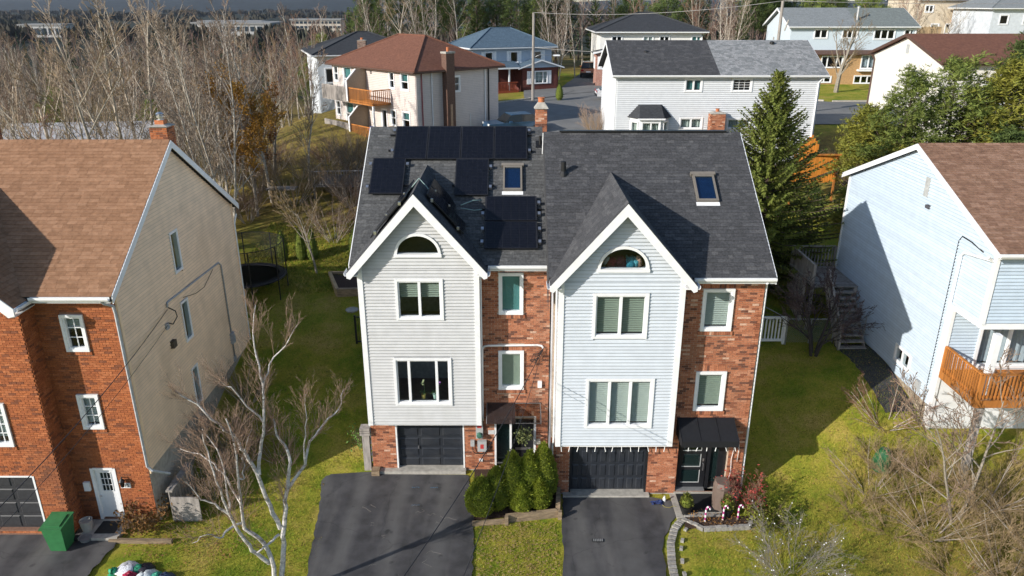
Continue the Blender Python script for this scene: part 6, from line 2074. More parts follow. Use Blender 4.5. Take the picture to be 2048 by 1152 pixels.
def pine(seed, Ht, R, n=900, low=.2, nl=6, nlen=.24):
    """open crown: limbs that end in needle tufts"""
    rng = random.Random(seed); T, C = MB(), MB()
    pts = [(0, 0, -.2)]
    x = y = 0
    for i in range(6):
        x += rng.uniform(-.12, .12); y += rng.uniform(-.12, .12); pts.append((x, y, Ht * (i + 1) / 6))
    T.tube(pts, [Ht * .016 * (1 - i / 7.5) for i in range(7)], 7)
    ends = []
    nb = 46
    for b in range(nb):
        t = low + (1 - low) * (b + rng.random()) / nb
        a = b * 2.4 + rng.uniform(-.4, .4)
        L_ = R * (1 - ((t - low) / (1 - low)) ** 1.7) * rng.uniform(.6, 1.15) + .25
        i = min(int(t * 6), 5); q = Vector(pts[i]).lerp(Vector(pts[i + 1]), t * 6 - i)
        d = Vector((math.cos(a), math.sin(a), .15 + .55 * t)).normalized()
        k = max(3, int(L_ / .3)); pp = [q]
        for j in range(k):
            d = (d + Vector((rng.uniform(-.15, .15), rng.uniform(-.15, .15), .1))).normalized()
            pp.append(pp[-1] + d * (L_ / k))
            if j >= k * .3:
                for s in range(3):
                    e = pp[-1] + Vector((rng.uniform(-1, 1), rng.uniform(-1, 1), rng.uniform(-.4, .8))) * (.32 * min(1.2, .3 + L_ * .4))
                    ends.append((e, (e - pp[-1]).normalized()))
                    if rng.random() < .4: T.tube([tuple(pp[-1]), tuple(e)], [.01, .006], 3, cap=False)
        ends.append((pp[-1], d))
        T.tube([tuple(v) for v in pp], [.03 * (1 - .7 * j / k) * (1.2 - t) + .006 for j in range(k + 1)], 4, cap=False)
    rng.shuffle(ends)
    while len(ends) < n: ends.append((ends[rng.randrange(len(ends))][0] + Vector((rng.gauss(0, .18), rng.gauss(0, .18), rng.gauss(0, .15))), Vector((rng.gauss(0, 1), rng.gauss(0, 1), 1)).normalized()))
    for e, d in ends[:n]:
        tn = rng.random()
        for j in range(nl):
            v = (d * .8 + Vector((rng.gauss(0, .7), rng.gauss(0, .7), rng.gauss(.15, .6)))).normalized()
            rhomb(C, e, v, nlen * rng.uniform(.7, 1.2), .026, v.orthogonal().normalized(), tn)
    return T, C


def conifer(name, label, x, y, TC, m, rz=0.0, s=1.0, z=None, group=None):
    t = single(name, label, x, y, TC[0], TC[1], BARK_D, m, rz=rz, z=z, group=group)
    t.scale = (s, s, s)
    return t


conifer('spruce_tree', 'tall dark green spruce between the semi and the ice blue house', 12.15, 35.2, spruce(7, 10.2, 4.7, 1.7, droop=.22, wh=.21, sprig=.5), N_SPRUCE, z=2.85)
conifer('spruce_tree', 'young yellowish spruce low beside the ice blue house deck', 15.0, 37.2, spruce(8, 3.2, 1.5), N_SPRUCE)
for i, (x, y, k, m, s, lb) in enumerate([
        (21.6, 41.5, 0, N_PINE, .95, 'sparse open pine rising in front of the cream gable wall'),
        (20.6, 43.6, 2, N_OLIVE, 1.0, 'yellowish bushy pine beside the orange fence'),
        (20.9, 40.2, 2, N_OLIVE, .85, 'short yellow-green pine in front of the tallest pine'),
        (24.6, 42.5, 1, N_PINE, 1.22, 'full green pine below the red-brown roof'),
        (27.0, 41.5, 1, N_OLIVE, 1.22, 'olive tinged pine among the green pines'),
        (29.6, 40.5, 0, N_PINE, 1.12, 'tall dense green pine at the end of the pine row'),
        (26.0, 38.9, 2, N_DARK, 1.1, 'dark low pine behind the tan-brown roof'),
        (28.2, 43.0, 0, N_DARK, 1.1, 'dark tall pine behind the olive tinged one'),
        (23.3, 39.3, 2, N_PINE, .9, 'low green pine at the foot of the full one'),
        (32.0, 42.5, 0, N_PINE, 1.15, 'green pine beyond the dense one'),
        (29.2, 37.8, 2, N_PINE, 1.05, 'broad low pine close behind the roof ridge'),
        (18.6, 40.0, 2, N_OLIVE, .5, 'small golden pine under the fence'),
        (17.1, 41.6, 2, N_DARK, .4, 'dark bushy young pine before the orange fence')]):
    conifer('pine_tree', lb, x, y, pine(60 + i, (8.6, 7.0, 5.4)[k], (2.9, 2.9, 2.4)[k], (3000, 2800, 2200)[k], low=.12, nlen=.28), m, s=s)
# evergreens on the skyline
sk_s = spruce(71, 13, 3.0, .8, wh=.55, sprig=.75); sk_p = pine(72, 12, 4.0, 1100, low=.35, nl=7, nlen=.55); sk_b = pine(73, 8, 3.6, 1000, low=.1, nl=7, nlen=.5)
P_s = tree_proto('evergreen_tree', 'x', 'tree', *sk_s, BARK_D, N_DARK, 'evergreens on the skyline')
P_p = tree_proto('evergreen_tree', 'x', 'tree', *sk_p, BARK_D, N_DARK, 'evergreens on the skyline')
P_b = tree_proto('evergreen_tree', 'x', 'tree', *sk_b, BARK_D, N_PINE, 'evergreens on the skyline')
fs = {id(P_s): 0, id(P_p): 0, id(P_b): 0}
LBS = {id(P_s): 'narrow dark spruce on the skyline behind the back street', id(P_p): 'tall open pine on the skyline behind the back street', id(P_b): 'broad bright green evergreen on the skyline'}
for x, y, P, s in [(-22, 92, P_b, .95), (-25, 96, P_b, .8), (-20.5, 100, P_s, .78), (-15.2, 91, P_s, .72), (-9, 93, P_p, .85), (-7, 97, P_p, .95), (-11.5, 97, P_s, .7), (-2, 100, P_p, .85), (0.5, 96, P_p, .95), (3, 106, P_b, 1.),
                   (-5, 104, P_b, 1), (13.5, 107, P_s, .78), (16, 109, P_p, .8), (27, 93, P_s, .6), (30.5, 100, P_p, .85), (33, 104, P_p, .9), (36, 108, P_p, .9), (40, 106, P_b, 1.1), (-13.2, 95, P_p, .9), (-4.2, 95, P_s, .85), (5.5, 100, P_p, .9), (10.5, 101, P_s, .75), (19.5, 101, P_p, .85), (-17.5, 97, P_p, .85), (44, 110, P_p, .9), (48, 108, P_b, 1.1), (24, 106, P_p, .8), (-33, 70, P_b, .6), (-44, 74, P_b, .7), (-50, 84, P_s, .6), (-30, 88, P_b, .6)]:
    o = place(P, x, y, rnd.uniform(0, 6), s, LBS[id(P)], first=not fs[id(P)]); fs[id(P)] = 1


# --- clipped cedars between the driveways
def cedar(seed, h, r, n=2600):
    rng = random.Random(seed); core, C = MB(), MB()
    prof = [(r * .5, 0.05), (r * .92, h * .18), (r * 1.0, h * .38), (r * .82, h * .62), (r * .5, h * .83), (r * .2, h * .95), (.01, h)]
    core.lathe((0, 0, 0), [(a * .88, z) for a, z in prof], 12)
    zs = [z for a, z in prof]; rs = [a for a, z in prof]
    for i in range(n):
        z = h * rng.random() ** .9
        rr = np.interp(z, zs, rs) * rng.uniform(.88, 1.03)
        a = rng.uniform(0, 6.283)
        p = Vector((rr * math.cos(a), rr * math.sin(a), z))
        d = Vector((math.cos(a) * .6 + rng.gauss(0, .3), math.sin(a) * .6 + rng.gauss(0, .3), .9 + rng.gauss(0, .3))).normalized()
        sd = Vector((-math.sin(a), math.cos(a), 0)) if rng.random() < .6 else d.orthogonal().normalized()
        rhomb(C, p, d, rng.uniform(.045, .09) * (2.0 if rng.random() < .06 else 1), .02, sd, rng.random())
    return core, C


N_CORE = mat('cedar_core', (.12, .15, .02), rough=.95, var=.3, scale=8)
for i, (x, y, h, r, lb) in enumerate([(-1.02, 20.55, 1.32, .42, 'lowest rounded cedar shrub at the foot of the timber edging'), (-.50, 20.85, 1.5, .4, 'cedar shrub second up from the foot of the bed'),
                                      (.02, 21.05, 1.95, .40, 'middle pointed cedar shrub before the dark front door'), (.58, 21.15, 1.9, .38, 'cedar shrub fourth up the planting bed'),
                                      (1.05, 21.35, 2.05, .40, 'tallest cedar shrub beside the black garage door'), (.32, 20.72, 1.05, .33, 'small low cedar in front of the middle one'), (.92, 20.85, 1.1, .32, 'small low cedar in front of the tallest one')]):
    core, C = cedar(80 + i, h * 1.06, r * 1.2, 6000)
    t = thing('cedar_shrub', lb, 'shrub', (0, 0, 0), 'cedars in the bed between the driveways')
    core.build('inner_branches', N_CORE, t); C.build('foliage', N_CEDAR, t)
    t.location = (x, y, .12 + max(0, zf(x, y)))


# --- shrubs
CF_SHRUB = dict(seg=(6, 4, 3, 2), n=(9, 5, 2), ang=(.45, .5, .55), len=(.5, .5, .5), t0=(.2, .15, .1), wob=.12, up=.02, rr=.55, rmin=.0028, sh=.35, tl=0, tip=.3)


def shrub(seed, h, r, stems, spread, lev=3, cf=None):
    return bare(seed, h, r, cf or CF_SHRUB, stems, spread, lev)


T, C = shrub(91, 2.2, .018, 16, 1.15)
single('bare_shrub', 'tangled bare brown shrub on the lawn before the ice blue house', 13.3, 19.4, T, C, BARK_GREY, TWIG_T, 'shrub')
T, C = shrub(92, 2.8, .02, 16, .9)
single('bare_shrub', 'large bare brown shrub below the orange balcony', 15.4, 20.4, T, C, BARK_GREY, TWIG_T, 'shrub')
T, C = shrub(93, 1.9, .018, 13, 1.2)
single('bare_shrub', 'bare reddish-brown shrub at the dark foundation of the ice blue house', 13.7, 23.9, T, C, BARK_GREY, TWIG_R, 'shrub')
T, C = shrub(94, 2.2, .018, 16, 1.2)
single('bare_shrub', 'spreading bare shrub with leaning stems beside the tangled one', 14.6, 17.6, T, C, BARK_PALE, TWIG_T, 'shrub')
T, C = shrub(95, 1.9, .010, 18, 1.3, cf=dict(CF_SHRUB, wob=.24, n=(10, 6, 3)))
rb = random.Random(5); ex = MB()
for i in range(70):
    p = Vector(C.v[rb.randrange(len(C.v))])
    ex.lathe((p.x, p.y, p.z), [(.004, -.02), (.022, 0), (.004, .02)], 5)
single('berry_shrub', 'grey bare shrub dotted with white berries', 8.3, 17.8, T, C, mat('dull_grey_twig', (.20, .18, .15), rough=.9), mat('dull_grey_twig', (.20, .18, .15), rough=.9), 'shrub', extra=(ex, mat('white_berry', (.75, .75, .75)), 'berry'))
T, C = shrub(191, 2.0, .016, 12, 1.2)
single('bare_shrub', 'bare shrub with drooping twigs under the white lower wall', 12.2, 21.3, T, C, BARK_PALE, TWIG_T, 'shrub')
T, C = shrub(192, 2.4, .018, 16, 1.1)
single('bare_shrub', 'dense bare shrub at the foot of the porch posts', 16.2, 18.6, T, C, BARK_GREY, TWIG_T, 'shrub')
T, C = bare(193, 4.2, .06, dict(CF_SPREAD, up=.04), 2, .3, 4)
single('bare_tree', 'pale thin bare tree rising before the orange balcony', 14.3, 19.9, T, C, BARK_PALE, TWIG)
scp = [tree_proto('scrub_bush', 'x', 'shrub', *shrub(210 + k, h_, .012, n_, sp_), TWIG_T, TWIG_T, 'thin scrub on the right lawn') for k, (h_, n_, sp_) in enumerate(((1.5, 12, 1.2), (1.9, 12, .9), (1.1, 14, 1.5)))]
for k, (x, y, q, s_) in enumerate([(12.2, 19.6, 0, 1.0), (13.2, 21.2, 1, .9), (13.4, 17.8, 2, 1.2), (15.2, 18.9, 1, 1.1), (16.4, 20.0, 0, 1.2), (12.9, 22.4, 2, 1.0), (15.9, 17.2, 0, 1.1), (14.4, 21.6, 0, 1.0), (11.4, 20.6, 2, .8), (14.9, 16.4, 2, 1.2), (17.3, 18.8, 1, 1.2)]):
    place(scp[q], x, y, k * 1.7, s_, ['knee-high spreading scrub on the lawn before the ice blue house', 'upright thin scrub on the lawn before the ice blue house', 'low sprawling scrub on the lawn before the ice blue house'][q], first=k < 3 and q == (0, 1, 2)[k])
T, C = shrub(96, 1.25, .012, 14, .45)
ex = leaves_on(C, random.Random(7), 600, .045)
single('red_shrub', 'shrub with crimson leaves at the right corner of the brick wall', 7.75, 20.95, T, C, TWIG_R, TWIG_R, 'shrub', extra=(ex, mat('crimson_leaf', (.32, .02, .03), rough=.7, var=.5, scale=6, col2=(.40, .09, .06), transl=.25), 'foliage'))
T, C = shrub(97, 1.0, .012, 12, .6)
ex = leaves_on(C, random.Random(8), 900, .06)
single('autumn_shrub', 'olive and rust coloured shrub beside the white front door', -11.9, 19.95, T, C, TWIG, TWIG, 'shrub', extra=(ex, mat('olive_rust_leaf', (.13, .09, .02), rough=.8, var=.4, scale=6, col2=(.22, .09, .025), transl=.2), 'foliage'))
T, C = shrub(98, .75, .01, 10, .8)
ex = leaves_on(C, random.Random(9), 1200, .05)
single('low_shrub', 'low yellow-green shrub below the crimson shrub', 8.35, 20.25, T, C, TWIG, TWIG, 'shrub', extra=(ex, mat('lime_leaf', (.17, .18, .02), rough=.8, var=.4, scale=6, transl=.2), 'foliage'))
T, C = shrub(99, 1.3, .014, 14, .7)
single('bare_shrub', 'pale feathery dry shrub by the back street kerb', 6.2, 56.5, *(lambda q: q)(shrub(99, 2.2, .02, 26, .5)), TWIG_T, mat('pale_plume', (.36, .26, .19), rough=.9, var=.2), 'shrub')
T, C = shrub(101, .8, .008, 8, .4)
ex = leaves_on(C, random.Random(19), 350, .05)
single('green_shrub', 'leafy bright green sprig at the left foot of the grey-white bay', -5.45, 23.9, T, C, TWIG, TWIG, 'shrub', extra=(ex, mat('bright_leaf', (.10, .19, .03), rough=.7, var=.3), 'foliage'))
# brush on the slope behind and around the birch
brush = [shrub(110 + i, h, .016, n, sp) for i, (h, n, sp) in enumerate(((1.9, 16, .6), (2.4, 18, .8), (1.4, 16, 1.0)))]
bp_ = [tree_proto('brush_shrub', 'x', 'shrub', *b, BARK_GREY, m, 'leafless brush on the back slope') for b, m in zip(brush, (TWIG, TWIG_T, TWIG_R))]
LB = ['upright leafless brush on the back slope', 'tall tan leafless brush on the back slope', 'low reddish leafless brush on the back slope']
fu = [0, 0, 0]
rs_ = random.Random(77)
for i in range(34):
    y = rs_.uniform(39.5, 52); x = rs_.uniform(-16 - (y - 38) * .3, -7.5)
    k = rs_.randrange(3)
    o = place(bp_[k], x, y, rs_.uniform(0, 6), rs_.uniform(.8, 1.3), LB[k], first=not fu[k]); fu[k] = 1
for i in range(16):
    y = rs_.uniform(39, 50); x = rs_.uniform(20, 30)
    k = rs_.randrange(3)
    o = place(bp_[k], x, y, rs_.uniform(0, 6), rs_.uniform(.7, 1.0), ['upright', 'tall tan', 'low reddish'][k] + ' leafless brush under the pines'); o['group'] = 'leafless brush under the pines'
for i, (x, y, k, s) in enumerate([(-10.3, 21.6, 0, .9), (-10.0, 22.6, 2, 1.0), (-10.6, 23.8, 0, 1.0), (-9.6, 24.3, 2, .8), (-10.4, 26.0, 0, .9), (-8.6, 23.3, 2, .7)]):
    o = place(bp_[k], x, y, i, s, 'bare brush along the beige side wall'); o['group'] = 'brush along the beige wall'
# narrow evergreens on the bank behind the trampoline
ncol = [cedar(120, 1.7, .32, 900)]
for i, x in enumerate((-12.1, -11.2, -8.3, -10.6, -7.3)):
    core, C = ncol[0]
    if i == 0:
        tcol = thing('columnar_cedar', 'slim dark columnar cedar on the bank behind the trampoline', 'shrub', (0, 0, 0), 'columnar cedars on the bank')
        core.build('inner_branches', N_CORE, tcol); C.build('foliage', N_DARK, tcol); o = tcol
    else: o = copy_tree(tcol)
    o.location = (x, 37.6 + .25 * (i % 2), zf(x, 37.6) - .05); o.rotation_euler = (0, 0, i)
# conical shrub on the far lawn and round one by the car
core, C = cedar(130, 1.6, .4, 500)
t = thing('cone_shrub', 'small conical evergreen on the lawn across the back street', 'shrub', (0, 0, 0)); core.build('inner_branches', N_CORE, t); C.build('foliage', N_DARK, t); t.location = (4.5, 73.0, zf(4.5, 73.0))
core, C = cedar(131, 1.2, .8, 900)
t = thing('round_shrub', 'rounded yellow-green shrub beside the blue car', 'shrub', (0, 0, 0)); core.build('inner_branches', N_CORE, t); C.build('foliage', N_CEDAR, t); t.location = (.75, 52.5, zf(.75, 52.5) + .2)

# --- grass blades and fallen leaves
rg = np.random.RandomState(3)


def scatter(name, n, region, size, m, flat=False, keep=None, lift=0.0):
    xs = rg.uniform(region[0], region[1], n); ys = rg.uniform(region[2], region[3], n)
    if keep is not None:
        k = np.array([keep(a, b) for a, b in zip(xs, ys)]); xs, ys = xs[k], ys[k]
    zs = np.array([zf(a, b) for a, b in zip(xs, ys)]) + lift
    n = len(xs)
    az = rg.uniform(0, 6.283, n); s = size * rg.uniform(.6, 1.4, n)
    dx, dy = np.cos(az), np.sin(az)
    v = np.zeros((n, 3, 3))
    if flat:
        tl = rg.uniform(0, .6, n)
        v[:, 0] = np.stack([xs - dx * s, ys - dy * s, zs + .01], 1)
        v[:, 1] = np.stack([xs + dx * s, ys + dy * s, zs + .01 + tl * s], 1)
        v[:, 2] = np.stack([xs - dy * s * .9, ys + dx * s * .9, zs + .015], 1)
    else:
        ln = rg.normal(0, .5, (n, 2))
        v[:, 0] = np.stack([xs - dx * s * .16, ys - dy * s * .16, zs - .01], 1)
        v[:, 1] = np.stack([xs + dx * s * .16, ys + dy * s * .16, zs - .01], 1)
        v[:, 2] = np.stack([xs + ln[:, 0] * s, ys + ln[:, 1] * s, zs + s], 1)
    me = bpy.data.meshes.new(name)
    me.vertices.add(3 * n); me.vertices.foreach_set('co', v.reshape(-1))
    me.loops.add(3 * n); me.loops.foreach_set('vertex_index', np.arange(3 * n, dtype=np.int32))
    me.polygons.add(n); me.polygons.foreach_set('loop_start', np.arange(0, 3 * n, 3, dtype=np.int32)); me.polygons.foreach_set('loop_total', np.full(n, 3, dtype=np.int32))
    me.update(); me.validate()
    at = me.attributes.new('tone', 'FLOAT', 'FACE'); at.data.foreach_set('value', rg.uniform(0, 1, n).astype(np.float32))
    me.materials.append(m)
    o = bpy.data.objects.new(name, me); COL.objects.link(o); o['kind'] = 'stuff'
    return o


def lawn_ok(x, y):
    if -6.6 < x < -1.25 and y < 22.9 and (x > -6.0 or y > 19.5): return False
    if 1.52 < x < 5.6 and y < 21.6: return False
    if x < -12.3 and y < 20.4: return False
    if -5.1 < x < 8.0 and y > 21.7: return False
    if x < -11.5 and y < 30.3: return False
    if x > 15 : return False
    if -1.3 < x < 1.7 and y > 20.3: return False
    if 5.4 < x < 7.6 and y > 20.2: return False
    return True


GR1 = mat('grass_blade', (.07, .10, .015), rough=.9, var=.4, scale=.55, tones=[(.09, .155, .014), (.16, .21, .02), (.28, .26, .035), (.40, .30, .07)], spec=.2)
scatter('grass', 300000, (-12.5, 15.2, 16, 34), .05, GR1, keep=lawn_ok)
scatter('grass', 60000, (-14, 0, 34, 42), .09, GR1)
LEAF = mat('fallen_leaf', (.2, .1, .04), rough=.9, var=.3, scale=3, tones=[(.16, .07, .025), (.26, .13, .04), (.34, .2, .07), (.12, .06, .03)])
scatter('fallen_leaves', 6500, (-12.5, 15.2, 16, 34), .035, LEAF, flat=True, keep=lawn_ok, lift=.03)
scatter('fallen_leaves', 9000, (-22, -4, 36, 56), .05, LEAF, flat=True, lift=.03)
scatter('fallen_leaves', 700, (-12.2, -8.5, 18.6, 22), .04, LEAF, flat=True, lift=.04)
scatter('fallen_leaves', 1500, (-1.1, 1.45, 16, 20.2), .035, mat('dry_leaf', (.3, .2, .09), rough=.9, tones=[(.3, .2, .08), (.36, .26, .11), (.22, .14, .05)]), flat=True, lift=.03)
# ------------------------------------------------------------------ things in the yards
# planting bed and stacked timbers between the driveways
bed = MB(); bed.slab([(-1.25, 20.35, .14), (1.55, 20.75, .16), (1.55, 22.85, .3), (-1.35, 22.85, .3)], .3); bed.build('planting_bed', SOIL, kind='structure')
tw = thing('timber_edging', 'weathered stacked landscape timbers holding the cedar bed', 'edging', (.2, 20.4, 0))
for i, (a, b, z) in enumerate([((-1.3, 20.12), (-.1, 20.26), .0), ((-.25, 20.28), (1.55, 20.58), .0), ((-.2, 20.30), (1.5, 20.58), .145), ((1.52, 20.55), (1.62, 21.6), .0), ((1.52, 20.6), (1.6, 21.6), .145), ((1.53, 20.7), (1.6, 21.62), .29)]):
    an = math.degrees(math.atan2(b[1] - a[1], b[0] - a[0])); L_ = math.dist(a, b)
    MB(Frame(a[0], a[1], an)).box(0, L_, -.07 - (i % 2) * .008, .07, z - .05, z + .14).build('timber', TIMBER, tw)
for x, y in ((-.18, 20.16), (1.58, 20.45)): MB().box(x - .06, x + .06, y - .06, y + .06, -.1, .33).build('stake', TIMBER, tw)
st = thing('timber_block', 'short dark timber block at the left garage corner', 'edging', (-4.9, 22.7, .2))
MB().box(-5.0, -4.72, 22.55, 22.85, .0, .42).build('timber', TIMBER, st)
vs = thing('step_stack', 'small stack of grey boards under the corner of the grey-white bay', 'boards', (-5.1, 23.1, .3))
for k in range(3): MB().box(-5.35, -5.0, 22.75, 23.1, 1.75 + k * .1, 1.82 + k * .1).build('board', GREYW, vs)
MB().box(-5.3, -5.05, 22.85, 23.05, .2, 1.75).build('post', GREYW, vs)

# paver border curving along the right driveway
pv = thing('paver_border', 'curved border of grey paver stones beside the right driveway', 'border', (4.9, 18.8, 0))
cp_ = [(4.62, 15.5), (4.66, 17.2), (4.72, 18.3), (4.86, 19.2), (5.12, 19.9), (5.5, 20.4)]


def along(pts, d):
    for i in range(len(pts) - 1):
        L_ = math.dist(pts[i], pts[i + 1])
        if d <= L_: 
            t = d / L_; return (pts[i][0] + (pts[i + 1][0] - pts[i][0]) * t, pts[i][1] + (pts[i + 1][1] - pts[i][1]) * t, math.atan2(pts[i + 1][1] - pts[i][1], pts[i + 1][0] - pts[i][0]))
        d -= L_
    return None


dd_ = 0; rp = random.Random(4)
while True:
    q = along(cp_, dd_)
    if not q: break
    fr = Frame(q[0] + .14, q[1], math.degrees(q[2]) + rp.uniform(-6, 6))
    MB(fr).box(-.06, .06, -.12, .12, -.05, .07 + rp.uniform(0, .02)).build('paver', STONE, pv)
    q2 = along(cp_, dd_)
    MB(Frame(q[0] + .45, q[1] - .1, math.degrees(q[2]) + rp.uniform(-9, 9))).box(-.07, .06, -.05, .05, -.05, .08).build('edge_stone', STONE, pv) if int(dd_ * 10) % 3 == 0 else None
    dd_ += .19
# porch slab, bed with stones, pots, box and candy canes by the right door
MB().slab([(5.66, 20.72, .10), (6.9, 20.72, .10), (6.9, 21.72, .10), (5.66, 21.72, .10)], .15).build('porch_slab', mat('black_rubber_mat', (.014, .015, .017), rough=.85, var=.2, scale=8), kind='structure')
MB().slab([(5.45, 20.45, .075), (7.2, 20.45, .075), (7.9, 21.7, .075), (5.45, 21.72, .075)], .1).build('porch_border', CONC, kind='structure')
MB().slab([(5.6, 19.95, .09), (7.75, 19.95, .09), (7.95, 20.5, .09), (5.75, 20.5, .09)], .1).build('flower_bed', SOIL, kind='structure')
eb = thing('stone_edging', 'row of pale edging stones round the candy cane bed', 'edging', (6.6, 19.9, 0))
for a, b, n in (((5.6, 20.35), (6.2, 19.85), 4), ((6.2, 19.85), (7.7, 19.95), 8), ((7.7, 19.95), (8.0, 20.6), 4), ((5.7, 20.5), (6.9, 20.52), 6)):
    for k in range(n):
        t = (k + .5) / n; an = math.degrees(math.atan2(b[1] - a[1], b[0] - a[0]))
        MB(Frame(a[0] + (b[0] - a[0]) * t, a[1] + (b[1] - a[1]) * t, an + rp.uniform(-4, 4))).box(-math.dist(a, b) / n * .47, math.dist(a, b) / n * .47, -.06, .06, 0, .15 + rp.uniform(-.02, .02)).build('edge_stone', STONE, eb)
sbx = thing('storage_box', 'taupe upright storage box beside the black front door', 'box', (7.0, 21.0, .1))
bxm = mat('taupe_plastic', (.155, .115, .095), rough=.55, var=.1)
pr_ = [(6.78, 20.82), (7.0, 20.72), (7.26, 20.82), (7.3, 21.1), (7.2, 21.35), (6.85, 21.35), (6.74, 21.1)]
mb = MB()
k = len(pr_)
cx, cy = 7.02, 21.05
mb.add([(x, y, .09) for x, y in pr_] + [(x, y, .95) for x, y in pr_] + [(cx + (x - cx) * .8, cy + (y - cy) * .8, 1.08) for x, y in pr_],
       [tuple(range(k))[::-1], tuple(range(2 * k, 3 * k))] + [(i, (i + 1) % k, k + (i + 1) % k, k + i) for i in range(k)] + [(k + i, k + (i + 1) % k, 2 * k + (i + 1) % k, 2 * k + i) for i in range(k)])
mb.build('body', bxm, sbx)
MB().box(6.9, 7.12, 20.715, 20.73, .9, .94).build('latch', bxm, sbx)
for i, (x, y, lb) in enumerate(((5.78, 20.62, 'potted dwarf spruce in a black pot at the driveway corner'), (7.1, 20.5, 'small dwarf spruce in front of the taupe storage box'))):
    t = thing('potted_spruce', lb, 'plant', (0, 0, 0))
    MB().lathe((0, 0, 0), [(.13, 0), (.17, .26), (.19, .27), (.19, .3), (.15, .3)], 14).build('pot', BLKMET, t)
    core, C = cedar(140 + i, .5, .2, 500)
    core.v = [(a, b, c + .26) for a, b, c in core.v]; C.v = [(a, b, c + .26) for a, b, c in C.v]
    core.build('inner_branches', N_CORE, t); C.build('foliage', mat('dwarf_spruce', (.17, .18, .03), rough=.8, var=.3, transl=.15), t)
    t.location = (x, y, .09)
for i, (x, y) in enumerate(((6.32, 20.22), (6.92, 20.28), (7.42, 20.32))):
    t = thing('candy_cane_light', 'pink and white striped candy cane stake in the flower bed', 'decoration', (x, y, .09), 'candy cane stakes')
    pts = [(x, y, .05 + .1 * k) for k in range(6)] + [(x + .02, y, .63), (x + .07, y, .67), (x + .12, y, .63), (x + .13, y, .56)]
    for j in range(len(pts) - 1):
        MB().tube(pts[j:j + 2], .028, 7).build('stripe', mat('candy_pink', (.42, .05, .22), rough=.4) if j % 2 else W_VINYL, t)
for i, (x, y) in enumerate(((6.05, 20.3), (6.62, 20.22), (7.18, 20.2))):
    T, C = shrub(150 + i, .22, .004, 8, .7, 2)
    ex = leaves_on(C, random.Random(i), 160, .03)
    single('bedding_plant', 'tiny rusty bedding plant between the candy canes', x, y, T, C, TWIG, TWIG, 'plant', z=.09, extra=(ex, mat('rusty_bedding', (.26, .12, .02), rough=.8, var=.4), 'foliage'), group='rusty bedding plants')
# icicle lights under the right bay and string on the wall
ic = thing('icicle_lights', 'string of white icicle lights under the pale blue bay', 'lights', (3.3, 21.2, 2.3))
MB().tube([(1.5, 21.22, 2.31), (3.3, 21.21, 2.30), (5.2, 21.22, 2.31)], .01, 5).build('wire', W_VINYL, ic)
for k in range(13):
    x = 1.62 + k * .285; a = rp.uniform(-.05, .05)
    MB().tube([(x, 21.21, 2.31), (x + a, 21.2, 2.12)], [.012, .016], 5).build('icicle', W_VINYL, ic)
ic2 = thing('icicle_lights', 'few white icicle lights under the black awning', 'lights', (6.4, 20.9, 2.45))
for k in range(6):
    x = 5.75 + k * .3; a = rp.uniform(-.06, .06)
    MB().tube([(x, 20.93, 2.48), (x + a, 20.92, 2.32)], [.012, .016], 5).build('icicle', W_VINYL, ic2)
MB().tube([(5.55, 20.93, 2.48), (7.3, 20.93, 2.48)], .008, 5).build('wire', W_VINYL, ic2)
lw = thing('light_string', 'white light string hanging down the brick beside the black door', 'lights', (7.45, 21.7, .5))
MB().tube([(7.42, 21.70, 2.35), (7.50, 21.69, 2.0), (7.44, 21.69, 1.5), (7.47, 21.69, 1.0), (7.4, 21.69, .6)], .012, 5).build('wire', W_VINYL, lw, smooth=True)
MB().tube([(7.42, 21.70, 2.35), (7.62, 21.69, 2.3), (7.66, 21.69, 1.9), (7.64, 21.69, 1.4)], .012, 5).build('wire', W_VINYL, lw, smooth=True)
# small litter on the right driveway
bt_ = thing('blue_tarp', 'crumpled blue cloth on the right driveway by the brick pier', 'cloth', (4.9, 21.2, .05))
rb = random.Random(9); mb = MB(); n = 7
for j in range(n):
    for i in range(n): mb.v.append((4.72 + .42 * i / (n - 1) + rb.uniform(-.03, .03), 21.1 + .2 * j / (n - 1) + rb.uniform(-.02, .02), .075 + rb.uniform(0, .09) * (0 < i < n - 1)))
for j in range(n - 1):
    for i in range(n - 1): a = j * n + i; mb.f.append((a, a + 1, a + n + 1, a + n)); mb.t.append(0)
mb.build('cloth', mat('navy_cloth', (.02, .035, .12), rough=.8, var=.4, scale=9), bt_)
pb = thing('white_jug', 'small white plastic jug beside the blue cloth', 'jug', (5.2, 21.3, .05)); MB().lathe((5.2, 21.33, .06), [(.05, 0), (.06, .1), (.03, .16), (.03, .2)], 10).build('bottle', W_VINYL, pb)
gc = thing('yellow_rope', 'thin yellowish cord lying on the right driveway', 'cord', (5.1, 21.1, .05)); MB().tube([(5.05, 21.2, .075), (5.15, 21.0, .075), (5.3, 20.95, .075), (5.45, 21.05, .075), (5.55, 21.0, .08)], .008, 5).build('strand', mat('yellow_cord', (.35, .30, .08)), gc, smooth=True)
dc = thing('drain_cover', 'dark rectangular drain cover in the right driveway', 'drain', (2.7, 19.35, .04))
MB().box(2.55, 2.9, 19.28, 19.42, .0, .055).build('cover', BLKMET, dc)
for k in range(6): MB().box(2.575 + k * .054, 2.61 + k * .054, 19.295, 19.405, .055, .062).build('bar', METAL, dc)
ck = thing('chalk_mark', 'faint blue chalk marks on the left driveway', 'marks', (-3, 21.5, .1))
for x, y, l in ((-2.85, 22.0, .3), (-3.4, 21.1, .28), (-3.5, 22.0, .12)):
    for k in range(4): MB().tube([(x + k * .07, y + rp.uniform(-.02, .02), zf(x, y) + .036), (x + k * .07 + .05, y + rp.uniform(-.03, .03), zf(x, y) + .036)], .006, 4).build('stroke', mat('blue_chalk', (.05, .16, .28), rough=.9), ck)
